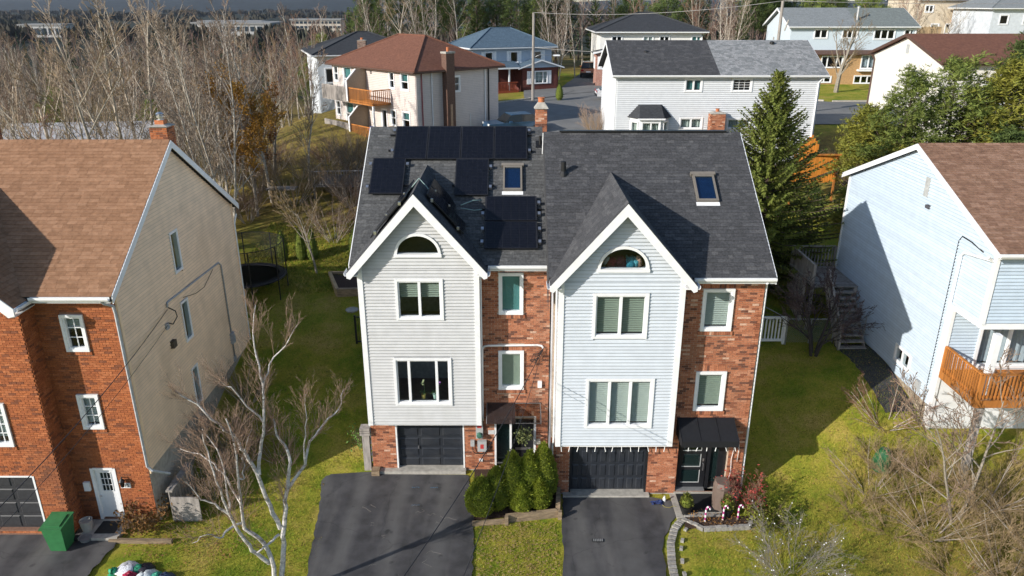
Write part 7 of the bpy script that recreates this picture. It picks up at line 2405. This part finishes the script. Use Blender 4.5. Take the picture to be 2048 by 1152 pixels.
crk = thing('driveway_crack', 'pale hairline scrapes in the left driveway asphalt', 'cracks', (-4, 20, .05))
for i in range(14):
    x, y = rp.uniform(-5.2, -2.2), rp.uniform(17.2, 21.6); p = [(x, y)]
    for k in range(5): p.append((p[-1][0] + rp.uniform(-.12, .16), p[-1][1] + rp.uniform(-.14, .1)))
    MB().tube([(a, b, max(zf(a, b), 0) + .0305) for a, b in p], .004, 3).build('scrape', mat('pale_scrape', (.22, .2, .18), rough=.9), crk)
wr = thing('door_wreath', 'green leafy hanging basket by the dark left door', 'plant', (.35, 22.7, 1.9))
rb = random.Random(10); w_ = MB()
for i in range(260):
    a = rb.uniform(0, 6.28); r_ = rb.uniform(.05, .32)
    p = Vector((.38 + r_ * math.cos(a), 22.62 + rb.uniform(-.1, .12), 1.85 + r_ * math.sin(a)))
    v = Vector((rb.gauss(0, 1), rb.gauss(0, 1) - .6, rb.gauss(0, 1))).normalized()
    rhomb(w_, p, v, rb.uniform(.07, .15), .03, v.orthogonal().normalized(), rb.random())
w_.build('foliage', mat('dusky_leaf', (.05, .085, .04), rough=.7, var=.4, col2=(.16, .16, .04), scale=4), wr)
MB().tube([(.38, 22.62, 2.1), (.38, 22.55, 2.62)], .006, 4).build('hook', BLKMET, wr)

# ------------------------------------------------------------------ left yard
gb_ = thing('green_bin', 'green wheeled rubbish bin in front of the orange brick bay', 'bin', (-13.9, 19.2, .1))
mb = MB()
x, y = -14.05, 19.05
mb.add([(x - .24, y - .26, .1), (x + .24, y - .26, .1), (x + .24, y + .24, .1), (x - .24, y + .24, .1), (x - .31, y - .36, 1.0), (x + .31, y - .36, 1.0), (x + .31, y + .34, 1.0), (x - .31, y + .34, 1.0)], BOXF)
mb.build('body', GREENP, gb_)
mb = MB(); mb.slab([(x - .34, y - .42, 1.02), (x + .34, y - .42, 1.02), (x + .34, y + .36, 1.10), (x - .34, y + .36, 1.10)], .05); mb.slab([(x - .24, y - .3, 1.065), (x + .24, y - .3, 1.065), (x + .22, y + .2, 1.125), (x - .22, y + .2, 1.125)], .04)
mb.build('lid', GREENP, gb_)
MB().tube([(x - .26, y + .42, 1.02), (x + .26, y + .42, 1.02)], .02, 6).build('handle', GREENP, gb_)
for s_ in (-.27, .27):
    w_ = MB(lambda a, b, c, s_=s_: (x + s_ + c, y + .28 + a, .15 + b)); w_.lathe((0, 0, -.03), [(.1, 0), (.1, .06)], 14); w_.build('wheel', RUBBER, gb_)
pl = thing('flower_pot', 'round white woven planter beside the white door step', 'pot', (-13.55, 19.6, .1))
MB().lathe((-13.62, 19.72, .1), [(.13, 0), (.17, .2), (.19, .42), (.2, .44), (.17, .44), (.16, .36)], 16).build('pot', mat('pale_pot', (.42, .39, .35), rough=.8, var=.3, scale=20), pl)
MB().lathe((-13.5, 19.35, .06), [(.16, 0), (.19, .1), (.17, .1)], 14).build('saucer', mat('grey_dish', (.2, .2, .2)), pl)
fe = thing('timber_edging', 'low timber edging in front of the rust coloured shrub', 'edging', (-12, 19.2, 0))
MB(Frame(-12.75, 19.32, -1)).box(0, 2.0, -.06, .06, -.05, .12).build('timber', TIMBER, fe)
tp_ = thing('inflatable_pile', 'deflated white, green and red lawn decoration heap on the grass', 'decoration', (-11.3, 17.9, 0))
rb = random.Random(21)
for i, (c, x, y, r_) in enumerate([((.6, .62, .66), -11.6, 18.1, .32), ((.02, .2, .12), -11.25, 18.05, .2), ((.02, .02, .03), -11.05, 18.05, .25), ((.35, .02, .06), -11.35, 17.75, .22), ((.55, .62, .64), -10.9, 17.75, .3), ((.03, .25, .17), -10.55, 17.7, .2), ((.04, .06, .12), -10.3, 17.7, .22), ((.02, .3, .15), -11.95, 17.95, .12)]):
    b_ = MB(); b_.lathe((x, y, -.06), [(r_ * 1.1, 0), (r_ * 1.15, .06), (r_ * .8, .16), (r_ * .3, .22), (.02, .2)], 10)
    b_.v = [(a + rb.uniform(-.05, .05), b + rb.uniform(-.05, .05), c2 + rb.uniform(-.03, .05)) for a, b, c2 in b_.v]
    b_.build('fabric', mat('inflatable_%d' % i, c, rough=.5, var=.5, scale=14), tp_, smooth=True)
# trampoline
tr = thing('trampoline', 'black round trampoline with safety net behind the beige wall', 'trampoline', (-12.7, 33.4, 2.5))
cx, cy, tz, R_ = -12.75, 34.1, zf(-12.7, 34) + .0, 1.75
rim = [(cx + R_ * math.cos(6.2832 * k / 32), cy + R_ * math.sin(6.2832 * k / 32), tz + .9) for k in range(33)]
MB().tube(rim, .045, 6, cap=False).build('rim', BLKMET, tr, smooth=True)
MB().lathe((cx, cy, tz + .87), [(.01, 0), (R_ * .84, .004), (R_ * .84, .01), (.01, .012)], 32).build('mat', mat('jump_mat', (.012, .013, .02), rough=.9), tr)
MB().lathe((cx, cy, tz + .90), [(R_ * .84, 0), (R_ * .84, .03), (R_ * 1.01, .03), (R_ * 1.01, 0)], 32).build('pad', mat('pad_black', (.02, .02, .028), rough=.7), tr)
netm = bpy.data.materials.new('black_net'); netm.use_nodes = True
N_ = netm.node_tree.nodes; L_n = netm.node_tree.links
tr_ = N_.new('ShaderNodeBsdfTransparent'); ms_ = N_.new('ShaderNodeMixShader'); ms_.inputs[0].default_value = .42
N_['Principled BSDF'].inputs['Base Color'].default_value = (.012, .012, .012, 1)
L_n.new(tr_.outputs[0], ms_.inputs[1]); L_n.new(N_['Principled BSDF'].outputs[0], ms_.inputs[2]); L_n.new(ms_.outputs[0], N_['Material Output'].inputs[0])
nb_ = MB(); nn_ = 40
for k in range(nn_ + 1):
    a = 6.2832 * k / nn_
    nb_.v += [(cx + R_ * .97 * math.cos(a), cy + R_ * .97 * math.sin(a), tz + .92), (cx + R_ * .97 * math.cos(a), cy + R_ * .97 * math.sin(a), tz + 2.55)]
for k in range(nn_): nb_.f.append((2 * k, 2 * k + 2, 2 * k + 3, 2 * k + 1)); nb_.t.append(0)
nb_.build('net', netm, tr)
MB().tube([(q[0], q[1], tz + 2.56) for q in rim], .02, 5, cap=False).build('net_ring', BLKMET, tr)
for k in range(8):
    a = 6.2832 * (k + .5) / 8; px, py = cx + R_ * 1.02 * math.cos(a), cy + R_ * 1.02 * math.sin(a)
    MB().tube([(px, py, zf(px, py) - .1), (px, py, tz + 2.56)], .03, 6).build('pole', BLKMET, tr)
# raised bed, gate, stepping stone
rbd = thing('raised_bed', 'timber framed raised garden bed on the back lawn', 'garden bed', (-8, 34.5, 2.6))
q = [(-9.3, 36.0), (-6.6, 35.9), (-6.6, 33.7), (-8.4, 33.6)]
zb_ = zf(-8, 35) + .02
for i in range(4):
    a, b = q[i], q[(i + 1) % 4]
    MB(Frame(a[0], a[1], math.degrees(math.atan2(b[1] - a[1], b[0] - a[0])))).box(0, math.dist(a, b), -.08, .08, zb_ - .4, zb_ + .2).build('timber', NEWW if i % 2 else TIMBER, rbd)
MB().slab([(a, b, zb_ + .1) for a, b in q], .3).build('soil', SOIL, rbd)
gt = thing('side_gate', 'black metal garden gate at the left side of the semi', 'gate', (-5.4, 29.5, 2))
zg_ = zf(-5.4, 29.5)
for a, b in (((-6.75, 29.6), (-6.75, 29.6)), ((-5.1, 29.6), (-5.1, 29.6))): MB().box(a[0] - .04, a[0] + .04, 29.56, 29.64, zg_ - .2, zg_ + 1.35).build('gate_post', BLKMET, gt)
for z in (.1, 1.25): MB().box(-6.7, -5.15, 29.58, 29.62, zg_ + z, zg_ + z + .05).build('gate_rail', BLKMET, gt)
for k in range(12): MB().tube([(-6.62 + k * .13, 29.6, zg_ + .1), (-6.62 + k * .13, 29.6, zg_ + 1.3)], .009, 5).build('bar', BLKMET, gt)
ss = thing('stepping_stone', 'flat pale stepping stone in the shaded back lawn', 'stone', (-7.3, 31.5, 2.3)); MB().lathe((-7.45, 32.3, zf(-7.45, 32.3) - .05), [(.3, 0), (.32, .07), (.28, .09)], 9).build('slab', CONC, ss)
# old deck and platform on the slope
od = thing('garden_deck', 'small raw lumber deck with railing on the back slope', 'deck', (-10.5, 46, 4.6))
oz = zf(-10.5, 46) + .6
for k in range(18): MB().box(-12.2 + k * .2, -12.02 + k * .2, 45, 48.5, oz - .04, oz).build('deck_board', GREYW, od)
railing(od, (-12.2, 45.0), (-8.6, 45.3), oz, .95, GREYW, step=.16, bal=.04)
railing(od, (-12.2, 48.5), (-12.2, 45.0), oz, .95, NEWW, step=.8, bal=.06)
for x_, y_ in ((-12.1, 45.1), (-10.3, 45.1), (-8.7, 45.2)): MB().box(x_ - .07, x_ + .07, y_ - .07, y_ + .07, oz - 1.5, oz).build('post', GREYW, od)
ps = thing('tree_platform', 'grey plank platform propped in the brush on the slope', 'platform', (-13.5, 44, 4.5))
for k in range(4): MB().box(-14.6, -12.9, 43.6 + k * .22, 43.8 + k * .22, 5.55, 5.62).build('plank', GREYW, ps)
for x_ in (-14.4, -13.1): MB().box(x_ - .05, x_ + .05, 43.9, 44.0, 3.2, 5.55).build('post', NEWW, ps)

# ------------------------------------------------------------------ right yard: fences
cf_ = thing('chain_link_fence', 'galvanised chain-link fence with gate between the two houses', 'fence', (12.5, 29.3, 2.1))
chain = bpy.data.materials.new('chain_link'); chain.use_nodes = True
N_ = chain.node_tree.nodes; L_n = chain.node_tree.links
bs_ = N_['Principled BSDF']; bs_.inputs['Base Color'].default_value = (.32, .32, .31, 1); bs_.inputs['Roughness'].default_value = .5


def link_panel(x0, x1, y, z0, z1, root):
    m = MB(); s = .075
    n = int((x1 - x0) / s); h = z1 - z0
    for k in range(-int(h / s), n):
        for sg in (1, -1):
            a = x0 + k * s
            p0, p1 = (a, z0), (a + h, z1)
            if sg < 0: p0, p1 = (a, z1), (a + h, z0)
            t0 = max(0, (x0 - p0[0]) / h); t1 = min(1, (x1 - p0[0]) / h)
            if t1 <= t0: continue
            A = (p0[0] + h * t0, y, p0[1] + (p1[1] - p0[1]) * t0); B = (p0[0] + h * t1, y, p0[1] + (p1[1] - p0[1]) * t1)
            m.tube([A, B], .0035, 3, cap=False)
    m.build('mesh_panel', chain, root)


fz = zf(12.8, 29.2)
link_panel(11.75, 13.75, 29.3, fz + .03, fz + 1.1, cf_)
link_panel(14.0, 15.0, 29.2, fz + .05, fz + 1.1, cf_)
for x_, h in ((11.75, 1.2), (12.75, 1.15), (13.75, 1.2), (13.95, 1.2), (15.02, 1.25)): MB().tube([(x_, 29.3 if x_ < 13.8 else 29.2, fz - .3), (x_, 29.3 if x_ < 13.8 else 29.2, fz + h)], .03, 7).build('fence_post', METAL, cf_)
MB().tube([(11.75, 29.3, fz + 1.12), (13.75, 29.3, fz + 1.12)], .022, 6).build('top_rail', METAL, cf_)
MB().tube([(14.0, 29.2, fz + .05), (15.0, 29.2, fz + .05), (15.0, 29.2, fz + 1.12), (14.0, 29.2, fz + 1.12), (14.0, 29.2, fz + .05)], .022, 6).build('gate_frame', METAL, cf_)
MB().tube([(11.75, 29.3, fz + 1.12), (9.6, 33.2, zf(9.6, 33.2) + 1.1)], .02, 6).build('top_rail', METAL, cf_)
MB().tube([(9.6, 33.2, zf(9.6, 33.2)), (9.6, 33.2, zf(9.6, 33.2) + 1.15)], .03, 6).build('fence_post', METAL, cf_)
pg = thing('picket_gate', 'white vinyl picket gate against the brick corner of the semi', 'gate', (11.2, 29.4, 2.1))
for k in range(8): MB().box(10.55 + k * .145, 10.61 + k * .145, 29.36, 29.4, fz + .12, fz + 1.12).build('picket', W_VINYL, pg)
for z in (.06, 1.1): MB().box(10.5, 11.68, 29.34, 29.42, fz + z, fz + z + .1).build('rail', W_VINYL, pg)
for x_ in (10.5, 11.68): MB().box(x_ - .05, x_ + .05, 29.33, 29.43, fz - .1, fz + 1.25).build('gate_post', W_VINYL, pg)
sheet('side_path', [(14.0, 24.5), (13.7, 29), (15.1, 29), (15.1, 24.5)], ASPH, lift=.02)
FENCEO = mat('bright_orange_stain', (.60, .22, .03), rough=.7, var=.2, scale=2, stretch=(1, 1, .2), rnd=.12)
of = thing('stained_fence', 'bright orange stained board fence under the pines', 'fence', (17.9, 44, 6))
for k in range(20):
    x_ = 16.6 + k * .14
    MB().box(x_, x_ + .13, 44.0 + k * .01, 44.03 + k * .01, 5.9, 7.6).build('board', FENCEO, of)
for k in range(9):
    x_ = 17.2 + k * .13
    MB().box(x_, x_ + .12, 44.9, 44.93, 6.4, 8.0 + .12 * k - (.0 if k < 6 else .3 * (k - 5))).build('board', FENCEO, of)
for x_ in (16.7, 17.9, 19.2): MB().box(x_, x_ + .1, 44.12, 44.22, zf(x_, 44) - .2, 7.5).build('fence_post', CEDARW, of)
MB().box(16.5, 19.4, 43.95, 43.99, 7.55, 7.65).build('cap_rail', CEDARW, of)
gbn = thing('compost_bin', 'dome shaped green compost bin behind the bare shrubs', 'bin', (13.2, 22.6, .9)); MB().lathe((12.95, 22.3, zf(12.95, 22.3) - .05), [(.36, 0), (.34, .3), (.26, .6), (.16, .72), (.16, .78), (.02, .8)], 14).build('body', mat('bright_green_plastic', (.025, .12, .045), rough=.5), gbn)

# ------------------------------------------------------------------ street furniture and cars at the back
WOODP = mat('pole_wood', (.30, .27, .24), rough=.9, var=.2, scale=3, stretch=(1, 1, .2))
def pole(x, y, h, label, lamp=None, transformer=False):
    z = zf(x, y)
    t = thing('utility_pole', label, 'pole', (x, y, z))
    MB().tube([(x, y, z - .2), (x, y, z + h)], [.15, .11], 10).build('mast', WOODP, t)
    if lamp:
        MB().tube([(x, y, z + h - lamp[1]), (x + .6, y, z + h - lamp[1] + .25), (x + lamp[0], y, z + h - lamp[1] + .22)], .03, 6).build('lamp_arm', METAL, t, smooth=True)
        MB().box(x + lamp[0] - .05, x + lamp[0] + .55, y - .12, y + .12, z + h - lamp[1] + .15, z + h - lamp[1] + .27).build('lamp_head', W_TRIM, t)
    if transformer:
        MB().lathe((x - .42, y - .1, z + h - 4.2), [(.28, 0), (.3, .05), (.3, 1.15), (.31, 1.2), (.2, 1.28), (.05, 1.3)], 14).build('transformer', mat('transformer_grey', (.45, .47, .49), rough=.5, var=.08), t)
        MB().tube([(x - .42, y - .1, z + h - 2.9), (x - .42, y - .1, z + h - 2.65)], .05, 6).build('bushing', CONC, t)
        MB().tube([(x + .35, y - .1, z + h - 2.2), (x + .6, y - .1, z + h - 1.4)], .06, 6).build('cutout_fuse', CONC, t)
    return Vector((x, y, z + h))


pa = pole(1.95, 71.9, 7.9, 'pale wooden street lamp pole on the back street', lamp=(1.9, 3.9))
pb_ = pole(21.0, 62.2, 9.0, 'utility pole carrying a grey transformer drum', transformer=True)


def wire(name, label, A, B, sag, r=.014, m=None):
    A, B = Vector(A), Vector(B)
    pts = []
    for k in range(13):
        t = k / 12; p = A.lerp(B, t); p.z -= sag * 4 * t * (1 - t); pts.append(tuple(p))
    t = thing(name, label, 'wire', tuple(A.lerp(B, .5) - Vector((0, 0, sag))))
    MB().tube(pts, r, 5).build('strand', m or RUBBER, t, smooth=True)


WIREG = mat('weathered_wire', (.35, .34, .32), rough=.6)
wire('overhead_wire', 'top overhead wire strung between the two back street poles', pa, pb_, .5, .018, WIREG)
wire('overhead_wire', 'lower overhead wire strung between the two back street poles', pa - Vector((0, 0, 3)), pb_ - Vector((0, 0, 3.3)), .5, .02, WIREG)
wire('overhead_wire', 'overhead wire running off beyond the transformer pole', pb_, (75, 70, 17), .6, .018, WIREG)
wire('service_wire', 'service wire sagging from the street to the grey-white house', (-3.0, 7.0, 7.0), (1.05, 22.75, 5.15), .5, .012, mat('black_wire', (.03, .03, .035)))
wire('service_wire', 'second thin cable from the street to the grey-white house', (-1.8, 7.0, 6.3), (1.0, 22.75, 4.95), .55, .008, mat('black_wire', (.03, .03, .035)))
wire('service_wire', 'service wire reaching the beige wall of the orange brick house', (-10.8, 8.0, 6.2), (-11.5, 23.1, 6.4), .5, .012, mat('black_wire', (.03, .03, .035)))
wire('service_wire', 'second thin cable reaching the beige wall', (-11.0, 8.0, 5.6), (-11.5, 22.95, 5.9), .5, .008, mat('black_wire', (.03, .03, .035)))


def car(label, x, y, rz, m, suv=False, z=None):
    t = thing('parked_car', label, 'car', (0, 0, 0))
    W = .93; Hh = 1.0 if suv else .82; R0 = 1.68 if suv else 1.42
    prof = [(-2.3, .35), (-2.32, .75), (-2.2, Hh), (-1.0, Hh + .04), (1.9, Hh + .08), (2.25, Hh), (2.3, .6), (2.25, .35)]
    b = MB(lambda u, n, zz: (u, n, zz))
    k = len(prof); vs = []
    for s, ins in ((-1, .0), (1, .0)):
        vs += [(u, s * (W - (.06 if zz > .9 or zz < .4 else 0)), zz) for u, zz in prof]
    b.add(vs, [tuple(range(k))[::-1], tuple(range(k, 2 * k))] + [(i, (i + 1) % k, k + (i + 1) % k, k + i) for i in range(k)])
    b.build('body', m, t)
    cab = [(-1.15, Hh + .03), (-.55, R0 - .05), (.3, R0), (1.5 if suv else 1.2, R0 - .04), (2.15 if suv else 1.95, Hh + .07)]
    g = MB(); k = len(cab)
    g.add([(u, -(W - .06 - .18 * (zz - Hh)), zz) for u, zz in cab] + [(u, (W - .06 - .18 * (zz - Hh)), zz) for u, zz in cab], [tuple(range(k))[::-1], tuple(range(k, 2 * k))] + [(i, (i + 1) % k, k + (i + 1) % k, k + i) for i in range(k)])
    g.build('windows', mat('car_glass', (.012, .014, .016), rough=.08, spec=.6), t)
    r = MB(); r.slab([(-.5, -.72, R0 + .0), (1.4 if suv else 1.1, -.72, R0), (1.4 if suv else 1.1, .72, R0), (-.5, .72, R0)], .07); r.build('roof', m, t)
    for u in (-1.45, 1.42):
        for s in (-1, 1):
            wh = MB(lambda a, b_, c, u=u, s=s: (u + a, s * .86 + c * s, .34 + b_)); wh.lathe((0, 0, -.1), [(.34, 0), (.34, .2), (.2, .21)], 18)
            w = wh.build('wheel', RUBBER, t)
            rm = MB(lambda a, b_, c, u=u, s=s: (u + a, s * .86 + c * s, .34 + b_)); rm.lathe((0, 0, .11), [(.21, 0), (.2, .012), (.05, .02)], 12); rm.build('rim', STEEL, w)
    for s in (-1, 1):
        MB().box(-2.335, -2.28, s * .7 - .18, s * .7 + .18, .68, .82).build('headlight', W_VINYL, t)
        MB().box(2.27, 2.325, s * .7 - .16, s * .7 + .16, .72, .92).build('tail_light', mat('tail_red', (.3, .01, .01), rough=.3), t)
        MB().box(-.75, -.55, s * 1.0 - .1, s * 1.0 + .1, Hh + .02, Hh + .16).build('mirror', m, t)
    MB().box(2.30, 2.335, -.26, .26, .6, .74).build('number_plate', W_TRIM, t)
    MB().box(2.29, 2.335, -.85, .85, .36, .55).build('bumper', BLKMET, t)
    t.location = (x, y, (zf(x, y) if z is None else z) + .09); t.rotation_euler = (0, 0, rz)
    return t


car('copper brown utility vehicle parked in the drive of the hip roofed house', 9.0, 91.0, math.radians(-97), mat('copper_paint', (.26, .09, .03), rough=.3, coat=.5), suv=True)
car('blue car parked behind the chimney of the semi', .2, 57.5, math.radians(20), mat('blue_paint', (.03, .08, .16), rough=.3, coat=.5))
car('white car half hidden by the white house on the back street', 10.3, 73.5, math.radians(180), mat('white_paint', (.7, .7, .7), rough=.3, coat=.5))
# ------------------------------------------------------------------ distance: woods, town and hills
rf = np.random.RandomState(11)


def merged_wood(name, src, pts, m, smin, smax):
    """many low-detail trees as one object, too many and too far to count"""
    V = np.array(src.v); Fc = src.f
    tri = np.array([f[:3] for f in Fc] + [(f[0], f[2], f[3]) for f in Fc if len(f) == 4], dtype=np.int64)
    n = len(pts); nv = len(V)
    out = np.zeros((n, nv, 3))
    for i, (x, y) in enumerate(pts):
        a = rf.uniform(0, 6.28); s = rf.uniform(smin, smax); c, sn = math.cos(a), math.sin(a)
        out[i, :, 0] = (V[:, 0] * c - V[:, 1] * sn) * s + x
        out[i, :, 1] = (V[:, 0] * sn + V[:, 1] * c) * s + y
        out[i, :, 2] = V[:, 2] * s + zf(x, y)
    idx = (tri[None] + (np.arange(n) * nv)[:, None, None]).reshape(-1)
    me = bpy.data.meshes.new(name)
    me.vertices.add(n * nv); me.vertices.foreach_set('co', out.reshape(-1))
    nt = len(tri) * n
    me.loops.add(nt * 3); me.loops.foreach_set('vertex_index', idx.astype(np.int32))
    me.polygons.add(nt); me.polygons.foreach_set('loop_start', np.arange(0, nt * 3, 3, dtype=np.int32)); me.polygons.foreach_set('loop_total', np.full(nt, 3, dtype=np.int32))
    me.update(); me.materials.append(m)
    o = bpy.data.objects.new(name, me); COL.objects.link(o); o['kind'] = 'stuff'
    return o


cfl = dict(seg=(4, 2, 1), n=(11, 5), ang=(.6, .6), len=(.3, .55), t0=(.25, .1), wob=.06, up=.06, rr=.5, rmin=.03, sh=.4)
T, C = bare(200, 10, .12, cfl, 1, 0, 2)
low = MB(); low.v = list(T.v); low.f = list(T.f); k = len(low.v); low.v += C.v; low.f += [tuple(i + k for i in f) for f in C.f]
pts = []
while len(pts) < 430:
    y = 95 + 330 * rf.rand() ** 1.4; x = rf.uniform(-.72 * y, .75 * y)
    if x > 48 and y < 122: continue
    if x > -20 and y < 108: continue
    pts.append((x, y))
merged_wood('distant_bare_wood', low, pts, mat('far_twig', (.17, .115, .095), rough=.95, var=.3, scale=.05), .75, 1.15)
sp = MB(); rr_ = random.Random(3)
sp.tube([(0, 0, 0), (0, 0, 9)], [.15, .03], 4)
for i in range(150):
    z = rr_.uniform(.6, 9.2); R_ = 2.0 * (1 - z / 9.6) + .15; a = rr_.uniform(0, 6.28)
    rhomb(sp, Vector((0, 0, z)), Vector((math.cos(a), math.sin(a), rr_.uniform(-.4, .2))).normalized(), R_ * rr_.uniform(.7, 1.2), .35, Vector((-math.sin(a), math.cos(a), .2)))
pts = []
while len(pts) < 360:
    y = 115 + 520 * rf.rand() ** 1.2; x = rf.uniform(-.75 * y, .75 * y)
    if x > 48 and y < 135: continue
    pts.append((x, y))
merged_wood('distant_evergreen_wood', sp, pts, mat('far_evergreen', (.04, .062, .022), rough=.9, var=.35, scale=.06), .6, 1.15)
# far woods as low rounded clumps out to the hills
cl_ = MB(); rr_ = random.Random(4)
for i in range(60):
    a = rr_.uniform(0, 6.28); r_ = 9 * math.sqrt(rr_.random()); h = rr_.uniform(4, 9)
    rhomb(cl_, Vector((r_ * math.cos(a), r_ * math.sin(a), 0)), Vector((rr_.uniform(-.2, .2), rr_.uniform(-.2, .2), 1)).normalized(), h, 2.2, Vector((math.cos(a * 3), math.sin(a * 3), 0)))
pts = []
while len(pts) < 700:
    y = 420 + 1900 * rf.rand(); x = rf.uniform(-.75 * y, .75 * y)
    pts.append((x, y))
merged_wood('distant_treetops', cl_, pts, mat('far_mixed_wood', (.035, .042, .028), rough=.95, var=.4, scale=.01, col2=(.06, .042, .032)), .8, 1.4)
# hills on the horizon
hl = MB(); nh = 90
for j, (yy, hh) in enumerate(((2300, -20), (2700, 18), (3300, 34), (4200, -20))):
    for i in range(nh + 1):
        x = -4200 + 8400 * i / nh
        k = 1 if j in (1, 2) else 0
        h = hh + k * (7 * math.sin(x * .0021 + 1.2 + j) + 5 * math.sin(x * .0055 + j * 2) + 2.5 * math.sin(x * .017)) + k * (-8 * sm(-1500, -200, x))
        hl.v.append((x, yy + 90 * math.sin(x * .003), h))
for j in range(3):
    for i in range(nh): a = j * (nh + 1) + i; hl.f.append((a, a + 1, a + nh + 2, a + nh + 1)); hl.t.append(0)
hl.build('hills', mat('wooded_hill', (.011, .018, .022), rough=1, var=.4, scale=.012, bump=0), smooth=True, kind='structure')


FARROOF = mat('far_flat_roof', (.24, .24, .235), rough=.9)


def far_block(name, label, x, y, w, d, z0, h, m, wm, floors=2, n=10, roofm=None):
    t = thing(name, label, 'building', (x + w / 2, y + d / 2, z0))
    MB().box(x, x + w, y, y + d, z0, z0 + h).build('wall', m, t)
    MB().box(x - .8, x + w + .8, y - .8, y + d + .8, z0 + h, z0 + h + 1.2).build('roof', roofm or FARROOF, t)
    fh = h / floors
    for f in range(floors):
        for k in range(n):
            a = x + w * (k + .15) / n; b = x + w * (k + .85) / n
            MB().box(a, b, y - .25, y - .02, z0 + fh * (f + .3), z0 + fh * (f + .8)).build('window', wm, t)


wbm = mat('far_white_wall', (.42, .42, .41), rough=.8); dgl = mat('far_dark_glass', (.03, .045, .06), rough=.2); bgl = mat('far_blue_glass', (.05, .12, .16), rough=.2)
far_block('warehouse', 'long low white warehouse in the valley', -250, 620, 62, 30, -12, 12, wbm, dgl, 1, 9)
far_block('warehouse', 'white hall with slanting pale roof in the valley', -205, 560, 34, 30, -12, 13, wbm, dgl, 2, 7)
far_block('apartment_block', 'pale multi-storey block below the hills', -178, 640, 40, 16, -12, 14, mat('far_beige', (.5, .45, .38)), dgl, 4, 12)
far_block('warehouse', 'small white building at the left end of the valley', -398, 640, 34, 20, -12, 10, wbm, dgl, 1, 6)
far_block('warehouse', 'brownish hall in the valley behind the birch crowns', -300, 760, 60, 25, -12, 10, mat('far_brown', (.25, .2, .18)), dgl, 1, 8)
far_block('office_tower', 'dark glass office block on the skyline', -46, 620, 30, 20, -12, 25, dgl, bgl, 5, 6)
far_block('office_tower', 'lower teal glass office wing beside the dark block', -64, 610, 24, 20, -12, 19, bgl, dgl, 4, 6)
far_block('office_tower', 'grey office block on the skyline behind the spruces', -112, 700, 26, 20, -12, 28, mat('far_grey', (.2, .2, .22)), dgl, 5, 6)
far_block('office_tower', 'pale teal glass building low on the skyline', -40, 560, 40, 20, -12, 12, mat('far_teal', (.15, .22, .22)), bgl, 3, 8)

# air between here and the hills
hz = MB().box(-4700, 4700, -450, 4700, -40, 42)
hz.f = [f[::-1] for f in hz.f]
hm = bpy.data.materials.new('haze_air'); hm.use_nodes = True
hn = hm.node_tree.nodes
hn.remove(hn['Principled BSDF'])
pv_ = hn.new('ShaderNodeVolumePrincipled')
pv_.inputs['Color'].default_value = (.72, .82, 1.0, 1); pv_.inputs['Density'].default_value = .000045; pv_.inputs['Anisotropy'].default_value = .3
hm.node_tree.links.new(pv_.outputs[0], hn['Material Output'].inputs['Volume'])
USE_HAZE = True
if USE_HAZE:
    me = hz.mesh('haze', tone=False); me.materials.append(hm)
    ho = bpy.data.objects.new('haze', me); COL.objects.link(ho); ho['kind'] = 'stuff'
